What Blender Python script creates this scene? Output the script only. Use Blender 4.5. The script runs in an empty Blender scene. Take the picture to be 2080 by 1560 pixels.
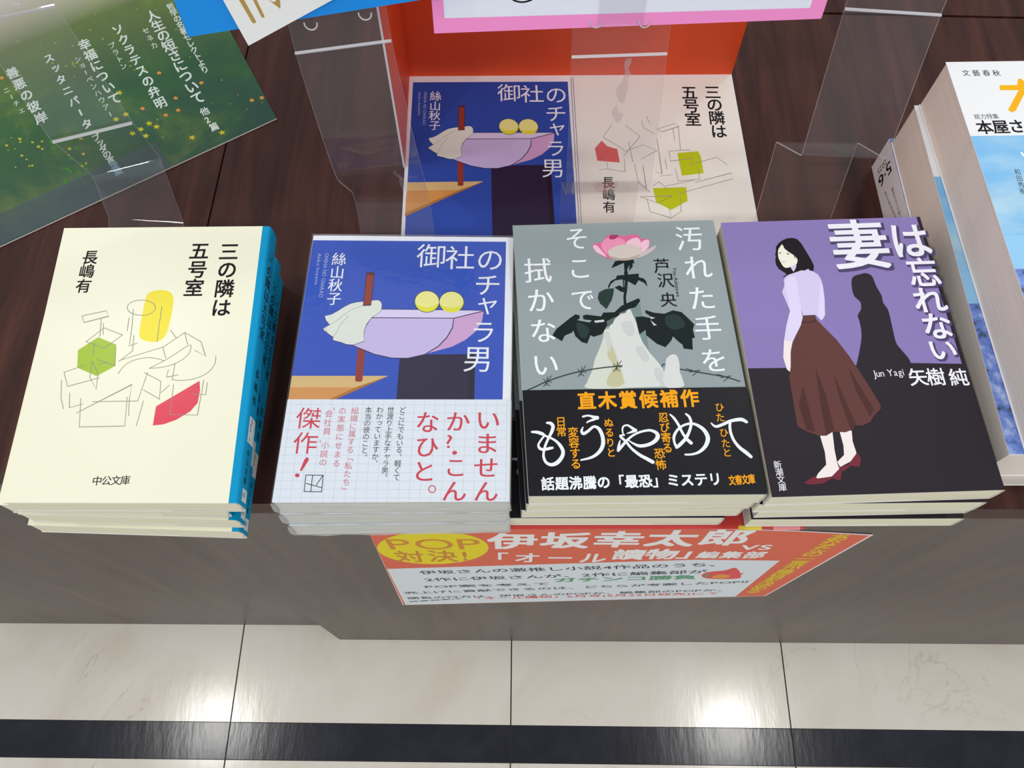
import bpy, math, json, random
from mathutils import Vector, Matrix
PI = math.pi
random.seed(7)
scn = bpy.context.scene
COL = scn.collection

# ------------------------------------------------------------------ camera, sky, lamps, exposure
CAM = dict(f=1652.41756, R=[0.99998, 0.00534, 0.00441], U=[-0.0067, 0.90802, 0.41887], F=[0.00177, 0.41889, -0.90804], C=[0.0, -0.12076, 0.4134])
FLOOR_Z = -0.53953                    # table top is z = 0
cd = bpy.data.cameras.new('camera'); cam = bpy.data.objects.new('camera', cd); COL.objects.link(cam)
cd.sensor_width = 36.0; cd.sensor_fit = 'HORIZONTAL'; cd.lens = CAM['f'] * 36.0 / 2080.0
cd.clip_start = 0.01; cd.clip_end = 50
r_, u_, f_ = Vector(CAM['R']), Vector(CAM['U']), Vector(CAM['F'])
cam.matrix_world = Matrix(((r_.x, u_.x, -f_.x, CAM['C'][0]), (r_.y, u_.y, -f_.y, CAM['C'][1]), (r_.z, u_.z, -f_.z, CAM['C'][2]), (0, 0, 0, 1)))
scn.camera = cam

wd = bpy.data.worlds.new('shop_ambient'); scn.world = wd; wd.use_nodes = True
bg = wd.node_tree.nodes['Background']; bg.inputs[0].default_value = (0.93, 0.97, 1.0, 1); bg.inputs[1].default_value = 0.545

def ceiling_or_fill_lamp(x, y, w, h, power):
    l = bpy.data.lights.new('ceiling_or_fill_lamp', 'AREA'); l.shape = 'RECTANGLE'; l.size = w; l.size_y = h; l.energy = power; l.color = (1.0, 0.985, 0.95)
    o = bpy.data.objects.new('ceiling_or_fill_lamp', l); COL.objects.link(o); o.location = (x, y, 2.1)
for x, y in ((-1.23, 1.16), (-1.18, 0.0), (0.9, 0.0), (0.9, 1.16), (-1.1, -1.5), (0.9, -1.5), (-0.1, -2.6), (0.0, 2.6)):
    ceiling_or_fill_lamp(x, y, 0.17, 0.17, 12.5 if y < -1 else 6.0)  # stronger lamps on the front side are added fill for the upright cards

scn.view_settings.view_transform = 'Standard'; scn.view_settings.look = 'None'
scn.view_settings.exposure = 0.0; scn.view_settings.gamma = 1.0; scn.view_settings.use_curve_mapping = False

# ------------------------------------------------------------------ traced print layouts, in millimetres on each printed surface
DATA = json.loads(r'''{"book1":{"c":[-0.18074,0.05878,0.0564],"th":0.02592,"quad":[[-53.94,75.67],[51.92,75.09],[52.73,-76.49],[-50.71,-74.27]]},"book2":{"c":[-0.05416,0.06017,0.0508],"th":-0.00577,"quad":[[-52.57,73.54],[53.98,73.79],[53.34,-72.76],[-54.75,-74.57]]},"book3":{"c":[0.05808,0.06384,0.0565],"th":0.04362,"quad":[[-54.38,75.48],[52.07,75.24],[54.84,-76.88],[-52.53,-73.84]]},"book4":{"c":[0.16778,0.06513,0.0581],"th":0.04696,"quad":[[-53.42,75.7],[52.67,75.44],[53.47,-75.97],[-52.72,-75.17]]},"art1":[["P","yel",1,1,[[-3.72,31.72],[-2.48,35.05],[1.6,36.49],[6.72,35.97],[9.95,32.73],[10.76,26.08],[10.49,16.29],[9.82,10.68],[7.02,7.15],[2.19,6.84],[-2.31,8.67],[-3.53,11.72],[-3.84,19.79]] ],
["P","lime",1,0,[[-23.49,9.85],[-13.76,5.55],[-12.04,-6.17],[-20.08,-11.54],[-30.41,-6.76],[-31.98,2.74]] ],
["P","red1",1,0,[[30.03,-14.97],[30.92,-19.88],[30.77,-26.58],[27.89,-30.93],[21.82,-35.19],[16.16,-37.4],[11.24,-37.88],[11.18,-28.05]] ],
["B","pencil",2,0,[[-33.84,22.13,0.35],[-22.25,24.86,0.35],[-20.39,21.72,0.35],[-32.15,18.27,0.35],[-33.84,22.13,0.35]] ],
["B","pencil",2,0,[[-23.99,20.97,0.35],[-22.7,10.07,0.34]] ],
["B","pencil",2,0,[[-22.32,17.69,0.34],[-21.31,11.25,0.34]] ],
["B","pencil",2,0,[[-21.54,15.1,0.34],[-11.66,10.91,0.34],[-19.19,3.68,0.34],[-28.95,7.41,0.34],[-21.54,15.1,0.34]] ],
["B","pencil",2,0,[[-24.75,6.94,0.34],[-24.0,-0.14,0.34]] ],
["B","pencil",2,0,[[-21.85,-2.36,0.33],[-12.34,-6.01,0.33],[-13.61,3.58,0.34]] ],
["B","pencil",2,0,[[-36.29,-9.18,0.33],[-26.74,-5.52,0.33]] ],
["B","pencil",2,0,[[-36.29,-9.18,0.33],[-33.0,-16.82,0.33],[-18.55,-12.4,0.33]] ],
["B","pencil",2,0,[[-23.84,-3.48,0.33],[-19.65,-10.25,0.33],[-19.03,-18.43,0.33],[-23.26,-12.09,0.33],[-23.84,-3.48,0.33]] ],
["B","pencil",2,0,[[-36.58,-13.36,0.33],[-35.02,-22.39,0.32],[-32.48,-28.71,0.32]] ],
["B","pencil",2,0,[[-31.28,-20.22,0.33],[-29.81,-28.02,0.32],[-23.87,-26.15,0.32]] ],
["B","pencil",2,0,[[-25.41,-23.16,0.32],[-23.11,-37.96,0.32],[-1.86,-37.92,0.32],[-3.39,-22.83,0.32]] ],
["B","pencil",2,0,[[-2.08,-24.48,0.32],[-1.04,-32.73,0.32]] ],
["B","pencil",2,0,[[-26.01,-30.88,0.32],[-2.28,-16.41,0.33],[-2.08,-24.48,0.32]] ],
["B","pencil",2,0,[[-19.65,-25.04,0.32],[1.94,-25.15,0.32],[4.27,-9.93,0.33]] ],
["B","pencil",2,0,[[2.59,-10.12,0.33],[11.37,-14.85,0.33],[12.21,-24.38,0.32],[3.64,-19.23,0.32]] ],
["B","pencil",2,0,[[12.22,-21.03,0.32],[15.93,-16.97,0.33]] ],
["B","pencil",2,0,[[4.75,-24.98,0.32],[3.5,-38.1,0.31]] ],
["B","pencil",2,0,[[-8.88,25.61,0.35],[-7.75,15.01,0.34],[-7.26,5.83,0.34]] ],
["B","pencil",2,0,[[-10.16,20.72,0.35],[-9.72,13.03,0.34]] ],
["B","pencil",2,0,[[-5.92,10.57,0.34],[-5.18,1.86,0.34],[-10.87,-3.88,0.33]] ],
["B","pencil",2,0,[[-7.89,4.66,0.34],[-3.42,6.15,0.34]] ],
["B","pencil",2,0,[[5.27,27.0,0.35],[5.54,16.38,0.34],[6.06,6.61,0.34]] ],
["B","pencil",2,0,[[-20.56,-5.48,0.33],[-16.06,-3.78,0.33]] ],
["B","pencil",2,0,[[-10.64,-3.26,0.33],[9.65,3.78,0.34],[18.93,11.71,0.34],[27.75,6.38,0.34],[31.08,-1.7,0.33],[25.27,1.69,0.34]] ],
["B","pencil",2,0,[[18.93,11.71,0.34],[21.32,4.91,0.34]] ],
["B","pencil",2,0,[[9.3,3.79,0.34],[11.73,-2.35,0.33]] ],
["B","pencil",2,0,[[11.68,13.21,0.34],[15.16,8.75,0.34]] ],
["B","pencil",2,0,[[16.72,-5.16,0.33],[16.73,-14.19,0.33]] ],
["B","pencil",2,0,[[14.04,-8.8,0.33],[13.77,-12.77,0.33],[19.27,-11.58,0.33]] ],
["B","pencil",2,0,[[17.78,-16.63,0.33],[18.38,-32.36,0.32],[31.54,-32.97,0.32],[32.01,-14.47,0.33]] ],
["B","pencil",2,0,[[33.9,-15.8,0.33],[33.97,-22.33,0.32],[27.63,-22.06,0.32]] ],
["B","pencil",2,1,[[-10.03,-10.43,0.33],[-7.41,-5.87,0.33],[-3.08,-3.09,0.33],[2.95,-1.96,0.33],[7.91,-2.67,0.33],[11.21,-3.9,0.33]] ],
["B","pencil",2,1,[[4.62,-7.86,0.33],[12.76,-2.76,0.33],[22.08,4.5,0.34],[23.18,1.73,0.34],[21.6,-1.76,0.33],[17.27,-5.17,0.33],[11.39,-7.22,0.33],[4.62,-7.86,0.33]] ],
["B","pencil",2,1,[[36.13,-1.64,0.33],[36.06,-6.29,0.33],[33.22,-10.84,0.33],[27.47,-13.78,0.33],[21.43,-14.58,0.33],[16.73,-14.19,0.33]] ],
["B","pencil",2,0,[[2.19,26.23,0.35],[2.13,25.08,0.35],[1.59,24.02,0.35],[0.61,23.12,0.35],[-0.75,22.44,0.35],[-2.39,22.03,0.35],[-4.2,21.92,0.35],[-6.07,22.1,0.35],[-7.86,22.57,0.35],[-9.45,23.3,0.35],[-10.75,24.24,0.35],[-11.65,25.33,0.35],[-12.09,26.49,0.35],[-12.06,27.64,0.35],[-11.53,28.71,0.35],[-10.56,29.62,0.35],[-9.2,30.31,0.35],[-7.54,30.72,0.35],[-5.71,30.84,0.35],[-3.83,30.66,0.35],[-2.03,30.18,0.35],[-0.43,29.44,0.35],[0.86,28.49,0.35],[1.75,27.39,0.35],[2.19,26.23,0.35]] ],
["T","ink",2,"三",[34.99,59.33],[34.99,59.33],10.57,11.76,0.016,0,0 ],
["T","ink",2,"の",[35.42,48.24],[35.42,48.24],10.46,11.51,0.016,0,0 ],
["T","ink",2,"隣",[35.4,36.89],[35.4,36.89],10.34,11.25,0.016,0,0 ],
["T","ink",2,"は",[35.19,25.64],[35.19,25.64],10.22,11.0,0.016,0,0 ],
["T","ink",2,"五",[19.55,60.04],[19.55,60.04],10.57,11.44,0.016,0,0 ],
["T","ink",2,"号",[20.05,48.69],[20.05,48.69],10.46,11.19,0.016,0,0 ],
["T","ink",2,"室",[19.8,37.59],[19.8,37.59],10.34,10.94,0.016,0,0 ],
["T","ink",2,"長",[-36.56,57.08],[-36.56,57.08],8.24,8.95,0.013,0,0 ],
["T","ink",2,"嶋",[-36.59,48.66],[-36.59,48.66],8.17,8.8,0.013,0,0 ],
["T","ink",2,"有",[-36.55,39.7],[-36.55,39.7],8.1,8.65,0.013,0,0 ],
["T","ink",2,"中公文庫",[-9.67,-64.73],[3.15,-64.64],4.66,4.84,0.006,1,0]],"art2":[["P","blue2",1,0,[[-52.48,70.46],[50.86,70.9],[50.44,-22.1],[49.93,-71.81],[-54.5,-73.11],[-53.99,-22.55]] ],
["P","navy",2,0,[[-1.25,2.49],[36.32,3.34],[36.59,-21.5],[37.23,-71.96],[-1.07,-72.44],[-1.38,-21.67]] ],
["P","beige",2,0,[[-53.89,-9.9],[-6.2,-9.27],[-20.98,-15.67],[-53.96,-16.1]] ],
["P","orange2",2,0,[[-53.96,-16.1],[-20.98,-15.67],[-29.0,-19.87],[-56.01,-33.69],[-54.98,-27.89]] ],
["P","stick",2,0,[[-22.58,7.4],[-19.0,7.44],[-18.77,-11.98],[-19.44,-12.59],[-21.56,-12.62],[-22.4,-12.03]] ],
["P","navy2",3,0,[[33.37,3.23],[36.32,3.34],[36.59,-21.5],[37.23,-71.96],[34.51,-72.0],[33.77,-21.54]] ],
["P","brown2",3,0,[[-6.19,-9.47],[-20.42,-15.13],[-29.02,-19.6],[-56.05,-33.37],[-56.01,-35.92],[-31.14,-22.38]] ],
["P","lav2",3,0,[[24.72,23.73],[39.98,28.34],[39.2,21.99],[36.24,16.25],[31.12,11.26],[24.47,7.33],[12.34,3.36],[-0.44,1.47]] ],
["P","bline",3,0,[[-13.28,28.77],[40.22,28.7],[40.24,27.98],[24.73,23.44],[-17.29,23.08]] ],
["P","bline",4,0,[[-17.64,23.51],[24.9,23.87],[24.64,18.22],[22.08,12.54],[17.87,7.24],[11.28,2.59],[2.7,0.28],[-5.27,0.31],[-14.14,2.32],[-25.2,7.01]] ],
["P","lav1",5,0,[[-17.29,23.16],[24.54,23.51],[24.13,18.43],[21.63,12.88],[17.54,7.66],[11.07,3.0],[2.67,0.76],[-5.3,0.79],[-14.05,2.8],[-24.8,7.37]] ],
["P","lav3",5,0,[[-13.0,28.34],[39.6,28.33],[24.71,23.94],[-17.02,23.66]] ],
["P","bline",5,0,[[17.09,33.42],[17.0,31.95],[16.59,30.56],[15.88,29.31],[14.9,28.26],[13.71,27.47],[12.36,26.97],[10.93,26.78],[9.48,26.93],[8.08,27.39],[6.81,28.15],[5.72,29.17],[4.87,30.4],[4.3,31.78],[4.05,33.24],[4.12,34.71],[4.52,36.11],[5.22,37.38],[6.2,38.45],[7.39,39.26],[8.75,39.77],[10.21,39.96],[11.68,39.81],[13.09,39.34],[14.37,38.56],[15.47,37.52],[16.31,36.28],[16.86,34.88]] ],
["P","ball",6,0,[[16.78,33.41],[16.69,32.03],[16.3,30.71],[15.62,29.53],[14.69,28.54],[13.56,27.79],[12.27,27.32],[10.91,27.14],[9.53,27.28],[8.2,27.72],[6.99,28.43],[5.95,29.4],[5.14,30.56],[4.6,31.86],[4.36,33.24],[4.43,34.63],[4.81,35.96],[5.48,37.16],[6.41,38.16],[7.55,38.93],[8.85,39.41],[10.23,39.59],[11.62,39.45],[12.97,39.0],[14.19,38.27],[15.23,37.29],[16.03,36.11],[16.55,34.8]] ],
["P","ball2",7,0,[[16.74,32.36],[16.49,31.24],[16.04,30.19],[15.4,29.26],[14.6,28.46],[13.65,27.84],[12.6,27.41],[11.48,27.18],[10.33,27.16],[9.19,27.36],[8.1,27.76],[7.08,28.36],[6.19,29.13],[5.45,30.05],[4.89,31.08],[4.52,32.19],[7.57,30.37],[10.75,29.97],[13.89,30.45]] ],
["P","bline",5,0,[[29.78,33.23],[29.67,31.76],[29.24,30.37],[28.51,29.12],[27.52,28.07],[26.32,27.28],[24.97,26.78],[23.53,26.59],[22.08,26.74],[20.69,27.2],[19.43,27.96],[18.35,28.98],[17.52,30.21],[16.97,31.59],[16.73,33.05],[16.82,34.52],[17.24,35.92],[17.96,37.19],[18.95,38.26],[20.16,39.07],[21.52,39.58],[22.97,39.77],[24.44,39.62],[25.85,39.14],[27.12,38.37],[28.2,37.33],[29.03,36.08],[29.56,34.69]] ],
["P","ball",6,0,[[29.46,33.22],[29.36,31.84],[28.95,30.52],[28.25,29.34],[27.31,28.35],[26.17,27.6],[24.88,27.13],[23.52,26.95],[22.14,27.09],[20.81,27.53],[19.61,28.24],[18.59,29.21],[17.79,30.37],[17.27,31.67],[17.05,33.05],[17.14,34.44],[17.53,35.77],[18.22,36.96],[19.16,37.97],[20.31,38.73],[21.61,39.22],[22.99,39.4],[24.39,39.26],[25.73,38.81],[26.94,38.08],[27.96,37.1],[28.75,35.92],[29.26,34.61]] ],
["P","ball2",7,0,[[29.41,32.17],[29.15,31.05],[28.69,30.0],[28.04,29.07],[27.22,28.27],[26.27,27.65],[25.21,27.22],[24.09,26.99],[22.94,26.97],[21.8,27.17],[20.71,27.57],[19.71,28.17],[18.83,28.94],[18.1,29.86],[17.54,30.89],[17.19,32.0],[20.22,30.17],[23.4,29.78],[26.54,30.26]] ],
["P","bline",8,0,[[-22.36,32.98],[-18.14,33.55],[-14.76,33.99],[-13.23,33.17],[-12.36,31.43],[-12.44,27.74],[-15.01,25.12],[-17.17,23.43],[-19.25,19.55],[-20.32,15.57],[-20.04,12.32],[-19.61,9.85],[-24.98,7.47],[-28.33,7.69],[-31.78,8.99],[-35.51,10.01],[-35.83,11.3],[-35.51,11.71],[-37.44,13.01],[-39.4,14.55],[-41.26,16.05],[-41.13,17.06],[-40.65,17.26],[-38.31,19.01],[-40.46,21.59],[-41.4,24.07],[-37.99,25.11],[-35.05,27.15],[-31.91,29.71],[-28.7,31.71],[-25.37,32.6]] ],
["P","cloth",9,0,[[-22.46,32.77],[-18.28,33.37],[-14.92,33.83],[-13.4,33.02],[-12.55,31.31],[-12.64,27.65],[-15.22,25.05],[-17.38,23.38],[-19.47,19.57],[-20.52,15.7],[-20.21,12.49],[-19.76,10.04],[-25.04,7.71],[-28.33,7.93],[-31.72,9.21],[-35.38,10.19],[-35.69,11.47],[-35.38,11.88],[-37.28,13.15],[-39.21,14.66],[-41.06,16.12],[-40.92,17.12],[-40.44,17.32],[-38.1,19.05],[-40.25,21.58],[-41.19,24.01],[-37.78,25.02],[-34.87,26.98],[-31.81,29.47],[-28.69,31.46],[-25.43,32.37]] ],
["B","cline",10,1,[[-17.98,31.64,0.24],[-22.24,30.32,0.24],[-27.39,28.15,0.23],[-31.88,24.47,0.23],[-35.16,21.12,0.23],[-38.06,18.93,0.23],[-40.74,17.07,0.23]] ],
["B","cline",10,1,[[-28.96,24.24,0.23],[-31.53,20.89,0.23],[-33.52,16.76,0.23],[-35.41,11.85,0.23]] ],
["B","cline",10,1,[[-12.44,27.79,0.21],[-15.03,25.26,0.21],[-17.07,23.71,0.21]] ],
["B","cline",10,1,[[-40.74,17.07,0.21],[-39.66,15.85,0.21],[-39.05,14.64,0.2]] ],
["P","bline",10,0,[[-22.23,50.54],[-17.85,50.6],[-18.04,30.52],[-22.24,30.18]] ],
["P","stick",11,0,[[-21.78,49.11],[-18.12,49.16],[-18.35,31.25],[-21.89,30.47]] ],
["P","stickd",11,0,[[-18.05,49.92],[-18.09,49.77],[-18.22,49.62],[-18.44,49.49],[-18.73,49.37],[-19.09,49.29],[-19.5,49.23],[-19.92,49.21],[-20.36,49.22],[-20.77,49.27],[-21.14,49.34],[-21.45,49.44],[-21.7,49.57],[-21.85,49.71],[-21.91,49.86],[-21.88,50.02],[-21.75,50.16],[-21.53,50.29],[-21.23,50.41],[-20.87,50.49],[-20.47,50.55],[-20.04,50.57],[-19.61,50.56],[-19.19,50.52],[-18.82,50.44],[-18.51,50.34],[-18.27,50.21],[-18.11,50.07]] ],
["T","white2",11,"御",[11.44,61.28],[11.44,61.28],16.28,15.88,-0.004,0,0 ],
["T","white2",11,"社",[26.66,60.26],[26.66,60.26],16.27,15.84,-0.004,0,0 ],
["T","white2",11,"の",[42.56,59.4],[42.56,59.4],15.28,15.8,-0.004,0,0 ],
["T","white2",11,"チ",[41.63,43.75],[41.63,43.75],14.85,14.58,-0.004,0,0 ],
["T","white2",11,"ャ",[41.77,32.51],[41.77,32.51],13.61,13.89,-0.004,0,0 ],
["T","white2",11,"ラ",[39.99,15.95],[39.99,15.95],13.39,14.14,-0.004,0,0 ],
["T","white2",11,"男",[37.75,0.61],[37.75,0.61],15.32,15.76,-0.004,0,0 ],
["T","white2",11,"絲",[-37.29,58.59],[-37.29,58.59],7.92,8.66,0,1,0 ],
["T","white2",11,"山",[-37.43,50.33],[-37.43,50.33],7.86,8.52,0,1,0 ],
["T","white2",11,"秋",[-37.66,42.5],[-37.66,42.5],7.79,8.39,0,1,0 ],
["T","white2",11,"子",[-37.46,34.36],[-37.46,34.36],7.73,8.26,0,1,0 ],
["S","pale2",11,"ONSHA NO CHARAO",[-43.91,62.21],[-44.3,34.85],2.84,0.0 ],
["S","pale2",11,"Akiko Itoyama",[-47.82,62.15],[-47.51,42.51],2.58,0.0]],"obi2":[["B","grid",1,0,[[-52.37,-22.53,0.2],[-51.57,-74.24,0.18]] ],
["B","grid",1,0,[[-47.38,-22.47,0.2],[-46.61,-74.18,0.18]] ],
["B","grid",1,0,[[-42.38,-22.4,0.2],[-41.65,-74.12,0.18]] ],
["B","grid",1,0,[[-37.39,-22.34,0.2],[-36.68,-74.05,0.18]] ],
["B","grid",1,0,[[-32.39,-22.27,0.2],[-31.72,-73.99,0.18]] ],
["B","grid",1,0,[[-27.4,-22.2,0.2],[-26.75,-73.93,0.18]] ],
["B","grid",1,0,[[-22.4,-22.14,0.2],[-21.79,-73.87,0.18]] ],
["B","grid",1,0,[[-17.4,-22.07,0.2],[-16.82,-73.81,0.18]] ],
["B","grid",1,0,[[-12.4,-22.01,0.2],[-11.85,-73.75,0.18]] ],
["B","grid",1,0,[[-7.4,-21.94,0.2],[-6.88,-73.68,0.18]] ],
["B","grid",1,0,[[-2.4,-21.88,0.2],[-1.92,-73.62,0.18]] ],
["B","grid",1,0,[[2.6,-21.81,0.2],[3.05,-73.56,0.18]] ],
["B","grid",1,0,[[7.6,-21.75,0.2],[8.02,-73.5,0.18]] ],
["B","grid",1,0,[[12.6,-21.68,0.2],[12.99,-73.44,0.18]] ],
["B","grid",1,0,[[17.6,-21.62,0.2],[17.97,-73.37,0.18]] ],
["B","grid",1,0,[[22.61,-21.55,0.2],[22.94,-73.31,0.18]] ],
["B","grid",1,0,[[27.61,-21.49,0.2],[27.91,-73.25,0.18]] ],
["B","grid",1,0,[[32.62,-21.42,0.2],[32.88,-73.19,0.18]] ],
["B","grid",1,0,[[37.62,-21.36,0.2],[37.86,-73.13,0.18]] ],
["B","grid",1,0,[[42.63,-21.29,0.2],[42.83,-73.07,0.18]] ],
["B","grid",1,0,[[47.63,-21.23,0.2],[47.8,-73.0,0.18]] ],
["B","grid",1,0,[[52.64,-21.16,0.2],[52.78,-72.94,0.18]] ],
["B","grid",1,0,[[-53.82,-25.29,0.2],[52.98,-24.22,0.2]] ],
["B","grid",1,0,[[-53.9,-29.76,0.2],[52.98,-28.69,0.2]] ],
["B","grid",1,0,[[-53.98,-34.18,0.2],[52.99,-33.12,0.2]] ],
["B","grid",1,0,[[-54.06,-38.57,0.2],[53.0,-37.51,0.2]] ],
["B","grid",1,0,[[-54.14,-42.92,0.19],[53.0,-41.86,0.19]] ],
["B","grid",1,0,[[-54.22,-47.22,0.19],[53.01,-46.16,0.19]] ],
["B","grid",1,0,[[-54.3,-51.49,0.19],[53.01,-50.43,0.19]] ],
["B","grid",1,0,[[-54.37,-55.71,0.19],[53.02,-54.66,0.19]] ],
["B","grid",1,0,[[-54.45,-59.9,0.19],[53.02,-58.84,0.19]] ],
["B","grid",1,0,[[-54.52,-64.04,0.19],[53.03,-62.99,0.19]] ],
["B","grid",1,0,[[-54.6,-68.16,0.19],[53.03,-67.11,0.19]] ],
["B","grid",1,0,[[-54.67,-72.23,0.19],[53.04,-71.18,0.18]] ],
["T","red2",2,"い",[43.61,-32.27],[43.61,-32.27],12.55,12.02,-0.002,1,0 ],
["T","red2",2,"ま",[43.31,-44.27],[43.31,-44.27],12.39,11.71,-0.002,1,0 ],
["T","red2",2,"せ",[43.31,-56.38],[43.31,-56.38],12.23,11.41,-0.002,1,0 ],
["T","red2",2,"ん",[43.48,-67.94],[43.48,-67.94],12.07,11.12,-0.002,1,0 ],
["T","red2",2,"か",[29.14,-33.23],[29.14,-33.23],12.12,11.49,-0.002,1,0 ],
["T","red2",2,"?",[28.94,-43.21],[28.94,-43.21],11.12,9.37,0.0,1,0 ],
["T","red2",2,"・",[28.19,-49.23],[28.19,-49.23],11.04,9.25,0.0,0,0 ],
["T","red2",2,"こ",[28.89,-56.38],[28.89,-56.38],10.96,10.93,-0.002,1,0 ],
["T","red2",2,"ん",[28.79,-68.01],[28.79,-68.01],12.07,11.12,-0.002,1,0 ],
["T","red2",2,"な",[14.49,-33.74],[14.49,-33.74],12.11,12.12,-0.002,1,0 ],
["T","red2",2,"ひ",[14.89,-46.31],[14.89,-46.31],11.95,11.8,-0.002,1,0 ],
["T","red2",2,"と",[14.18,-58.57],[14.18,-58.57],11.79,11.49,-0.002,1,0 ],
["B","red2",2,0,[[20.09,-67.17,0.47],[20.03,-67.68,0.46],[19.83,-68.15,0.46],[19.5,-68.52,0.46],[19.07,-68.76,0.46],[18.58,-68.84,0.46],[18.08,-68.77,0.46],[17.62,-68.54,0.46],[17.25,-68.18,0.46],[17.0,-67.72,0.46],[16.9,-67.21,0.47],[16.95,-66.69,0.47],[17.15,-66.23,0.47],[17.48,-65.86,0.47],[17.91,-65.61,0.47],[18.4,-65.53,0.47],[18.9,-65.6,0.47],[19.36,-65.83,0.47],[19.73,-66.2,0.47],[19.98,-66.66,0.47],[20.09,-67.17,0.47]] ],
["T","ink",2,"どこにでもいる、軽くて",[2.13,-27.48],[1.57,-61.73],3.5,3.62,-0.002,0,0 ],
["T","ink",2,"世渡り上手なチャラ男。",[-3.7,-27.55],[-4.16,-61.81],3.5,3.62,-0.002,0,0 ],
["T","ink",2,"わかっていますか、",[-8.88,-27.62],[-9.31,-54.92],3.52,3.65,-0.002,0,0 ],
["T","ink",2,"本当の彼のこと。",[-14.41,-27.69],[-14.49,-51.93],3.52,3.66,-0.002,0,0 ],
["T","red3",2,"組織に属する「私たち」",[-20.9,-28.23],[-21.71,-68.28],3.84,3.84,0.0,0,0 ],
["T","red3",2,"の実態にせまる",[-26.96,-28.31],[-27.21,-55.15],3.86,3.9,0.0,0,0 ],
["T","red3",2,"〝",[-32.29,-28.57],[-32.29,-28.57],3.92,4.15,0.0,0,0 ],
["T","red3",2,"会",[-33.34,-29.87],[-33.34,-29.87],3.91,4.13,0.0,0,0 ],
["T","red3",2,"社",[-33.44,-34.55],[-33.44,-34.55],3.9,4.09,0.0,0,0 ],
["T","red3",2,"員",[-33.38,-38.98],[-33.38,-38.98],3.88,4.06,0.0,0,0 ],
["T","red3",2,"〟",[-34.75,-43.21],[-34.75,-43.21],3.86,4.02,0.0,0,0 ],
["T","red3",2,"小",[-33.39,-46.0],[-33.39,-46.0],3.85,3.99,0.0,0,0 ],
["T","red3",2,"説",[-33.61,-50.45],[-33.61,-50.45],3.83,3.96,0.0,0,0 ],
["T","red3",2,"の",[-33.61,-54.74],[-33.61,-54.74],3.81,3.92,0.0,0,0 ],
["T","red2",2,"傑",[-42.85,-32.37],[-42.85,-32.37],12.42,11.9,0.0,0,0 ],
["T","red2",2,"作",[-42.94,-45.18],[-42.94,-45.18],12.25,11.89,0.0,0,0 ],
["P","red2",2,0,[[-40.51,-52.56],[-41.69,-52.4],[-42.43,-53.51],[-43.96,-59.0],[-42.92,-59.1],[-40.37,-53.79]] ],
["P","red2",2,0,[[-43.75,-61.28],[-43.75,-61.5],[-43.8,-61.7],[-43.91,-61.88],[-44.06,-62.04],[-44.26,-62.16],[-44.48,-62.23],[-44.72,-62.26],[-44.96,-62.24],[-45.2,-62.17],[-45.42,-62.06],[-45.61,-61.91],[-45.76,-61.73],[-45.87,-61.52],[-45.92,-61.31],[-45.92,-61.1],[-45.87,-60.89],[-45.76,-60.71],[-45.61,-60.55],[-45.41,-60.44],[-45.19,-60.36],[-44.95,-60.34],[-44.71,-60.36],[-44.47,-60.43],[-44.25,-60.54],[-44.06,-60.69],[-43.9,-60.87],[-43.8,-61.07]] ],
["B","ink",2,0,[[-40.84,-61.07,0.35],[-32.74,-61.15,0.35],[-32.61,-69.13,0.35],[-40.7,-69.11,0.35],[-40.84,-61.07,0.35]] ],
["B","ink",2,0,[[-37.69,-61.03,0.35],[-37.64,-68.95,0.35]] ],
["B","ink",2,0,[[-40.37,-65.13,0.35],[-32.83,-67.12,0.35]] ],
["B","ink",2,0,[[-32.9,-61.27,0.35],[-35.52,-66.08,0.35]]]],"obi2y":[[-52.48,-22.14],[53.61,-21.8]],"art3":[["P","handg",1,0,[[3.56,22.01],[8.56,25.58],[8.52,19.96],[9.76,8.86],[10.02,-1.07],[7.52,2.91],[5.45,13.9]] ],
["P","handc",1,1,[[-11.01,10.52],[-9.09,11.06],[-7.73,5.26],[-6.15,-0.78],[-4.75,-8.5],[-2.8,-15.54],[-2.32,-21.28],[-21.76,-20.86],[-21.58,-17.16],[-18.63,-10.91],[-17.16,-5.7],[-13.93,1.29],[-11.88,6.61]] ],
["P","handw",1,1,[[17.16,-10.46],[18.16,-6.39],[21.08,-4.13],[23.39,-4.81],[24.19,-8.96],[23.87,-13.61],[24.67,-17.68],[24.42,-21.68],[16.35,-21.68],[15.83,-15.06]] ],
["P","handy",2,1,[[-8.95,3.5],[-6.84,-2.54],[-5.39,-9.64],[-2.92,-16.68],[-5.84,-20.01],[-10.56,-20.41],[-12.38,-17.49],[-8.53,-9.53],[-10.64,-3.58]] ],
["P","handw",2,0,[[3.05,22.34],[4.27,18.25],[5.45,13.9],[5.85,8.4],[7.52,2.91],[10.12,-2.55],[13.75,-7.99],[15.9,-12.16],[16.13,-21.38],[-3.1,-21.25],[-3.96,-16.65],[-4.86,-9.66],[-6.15,-0.78],[-7.94,5.87],[-9.11,10.76],[-8.15,12.55],[-5.07,16.74],[-1.49,20.32]] ],
["P","hands",3,1,[[-2.08,14.17],[2.88,15.22],[4.0,10.28],[2.57,6.7],[-0.52,8.02]] ],
["P","hands",3,1,[[3.5,0.06],[7.27,0.52],[9.74,-6.09],[6.45,-7.14]] ],
["P","hands",3,1,[[14.39,-16.16],[15.42,-20.79],[13.31,-21.0]] ],
["P","hands",3,1,[[11.19,-11.99],[14.4,-11.52],[15.43,-16.2],[12.57,-18.39]] ],
["P","hands",3,1,[[-10.93,8.39],[-9.22,9.54],[-8.42,3.48],[-9.48,-2.44]] ],
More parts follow.
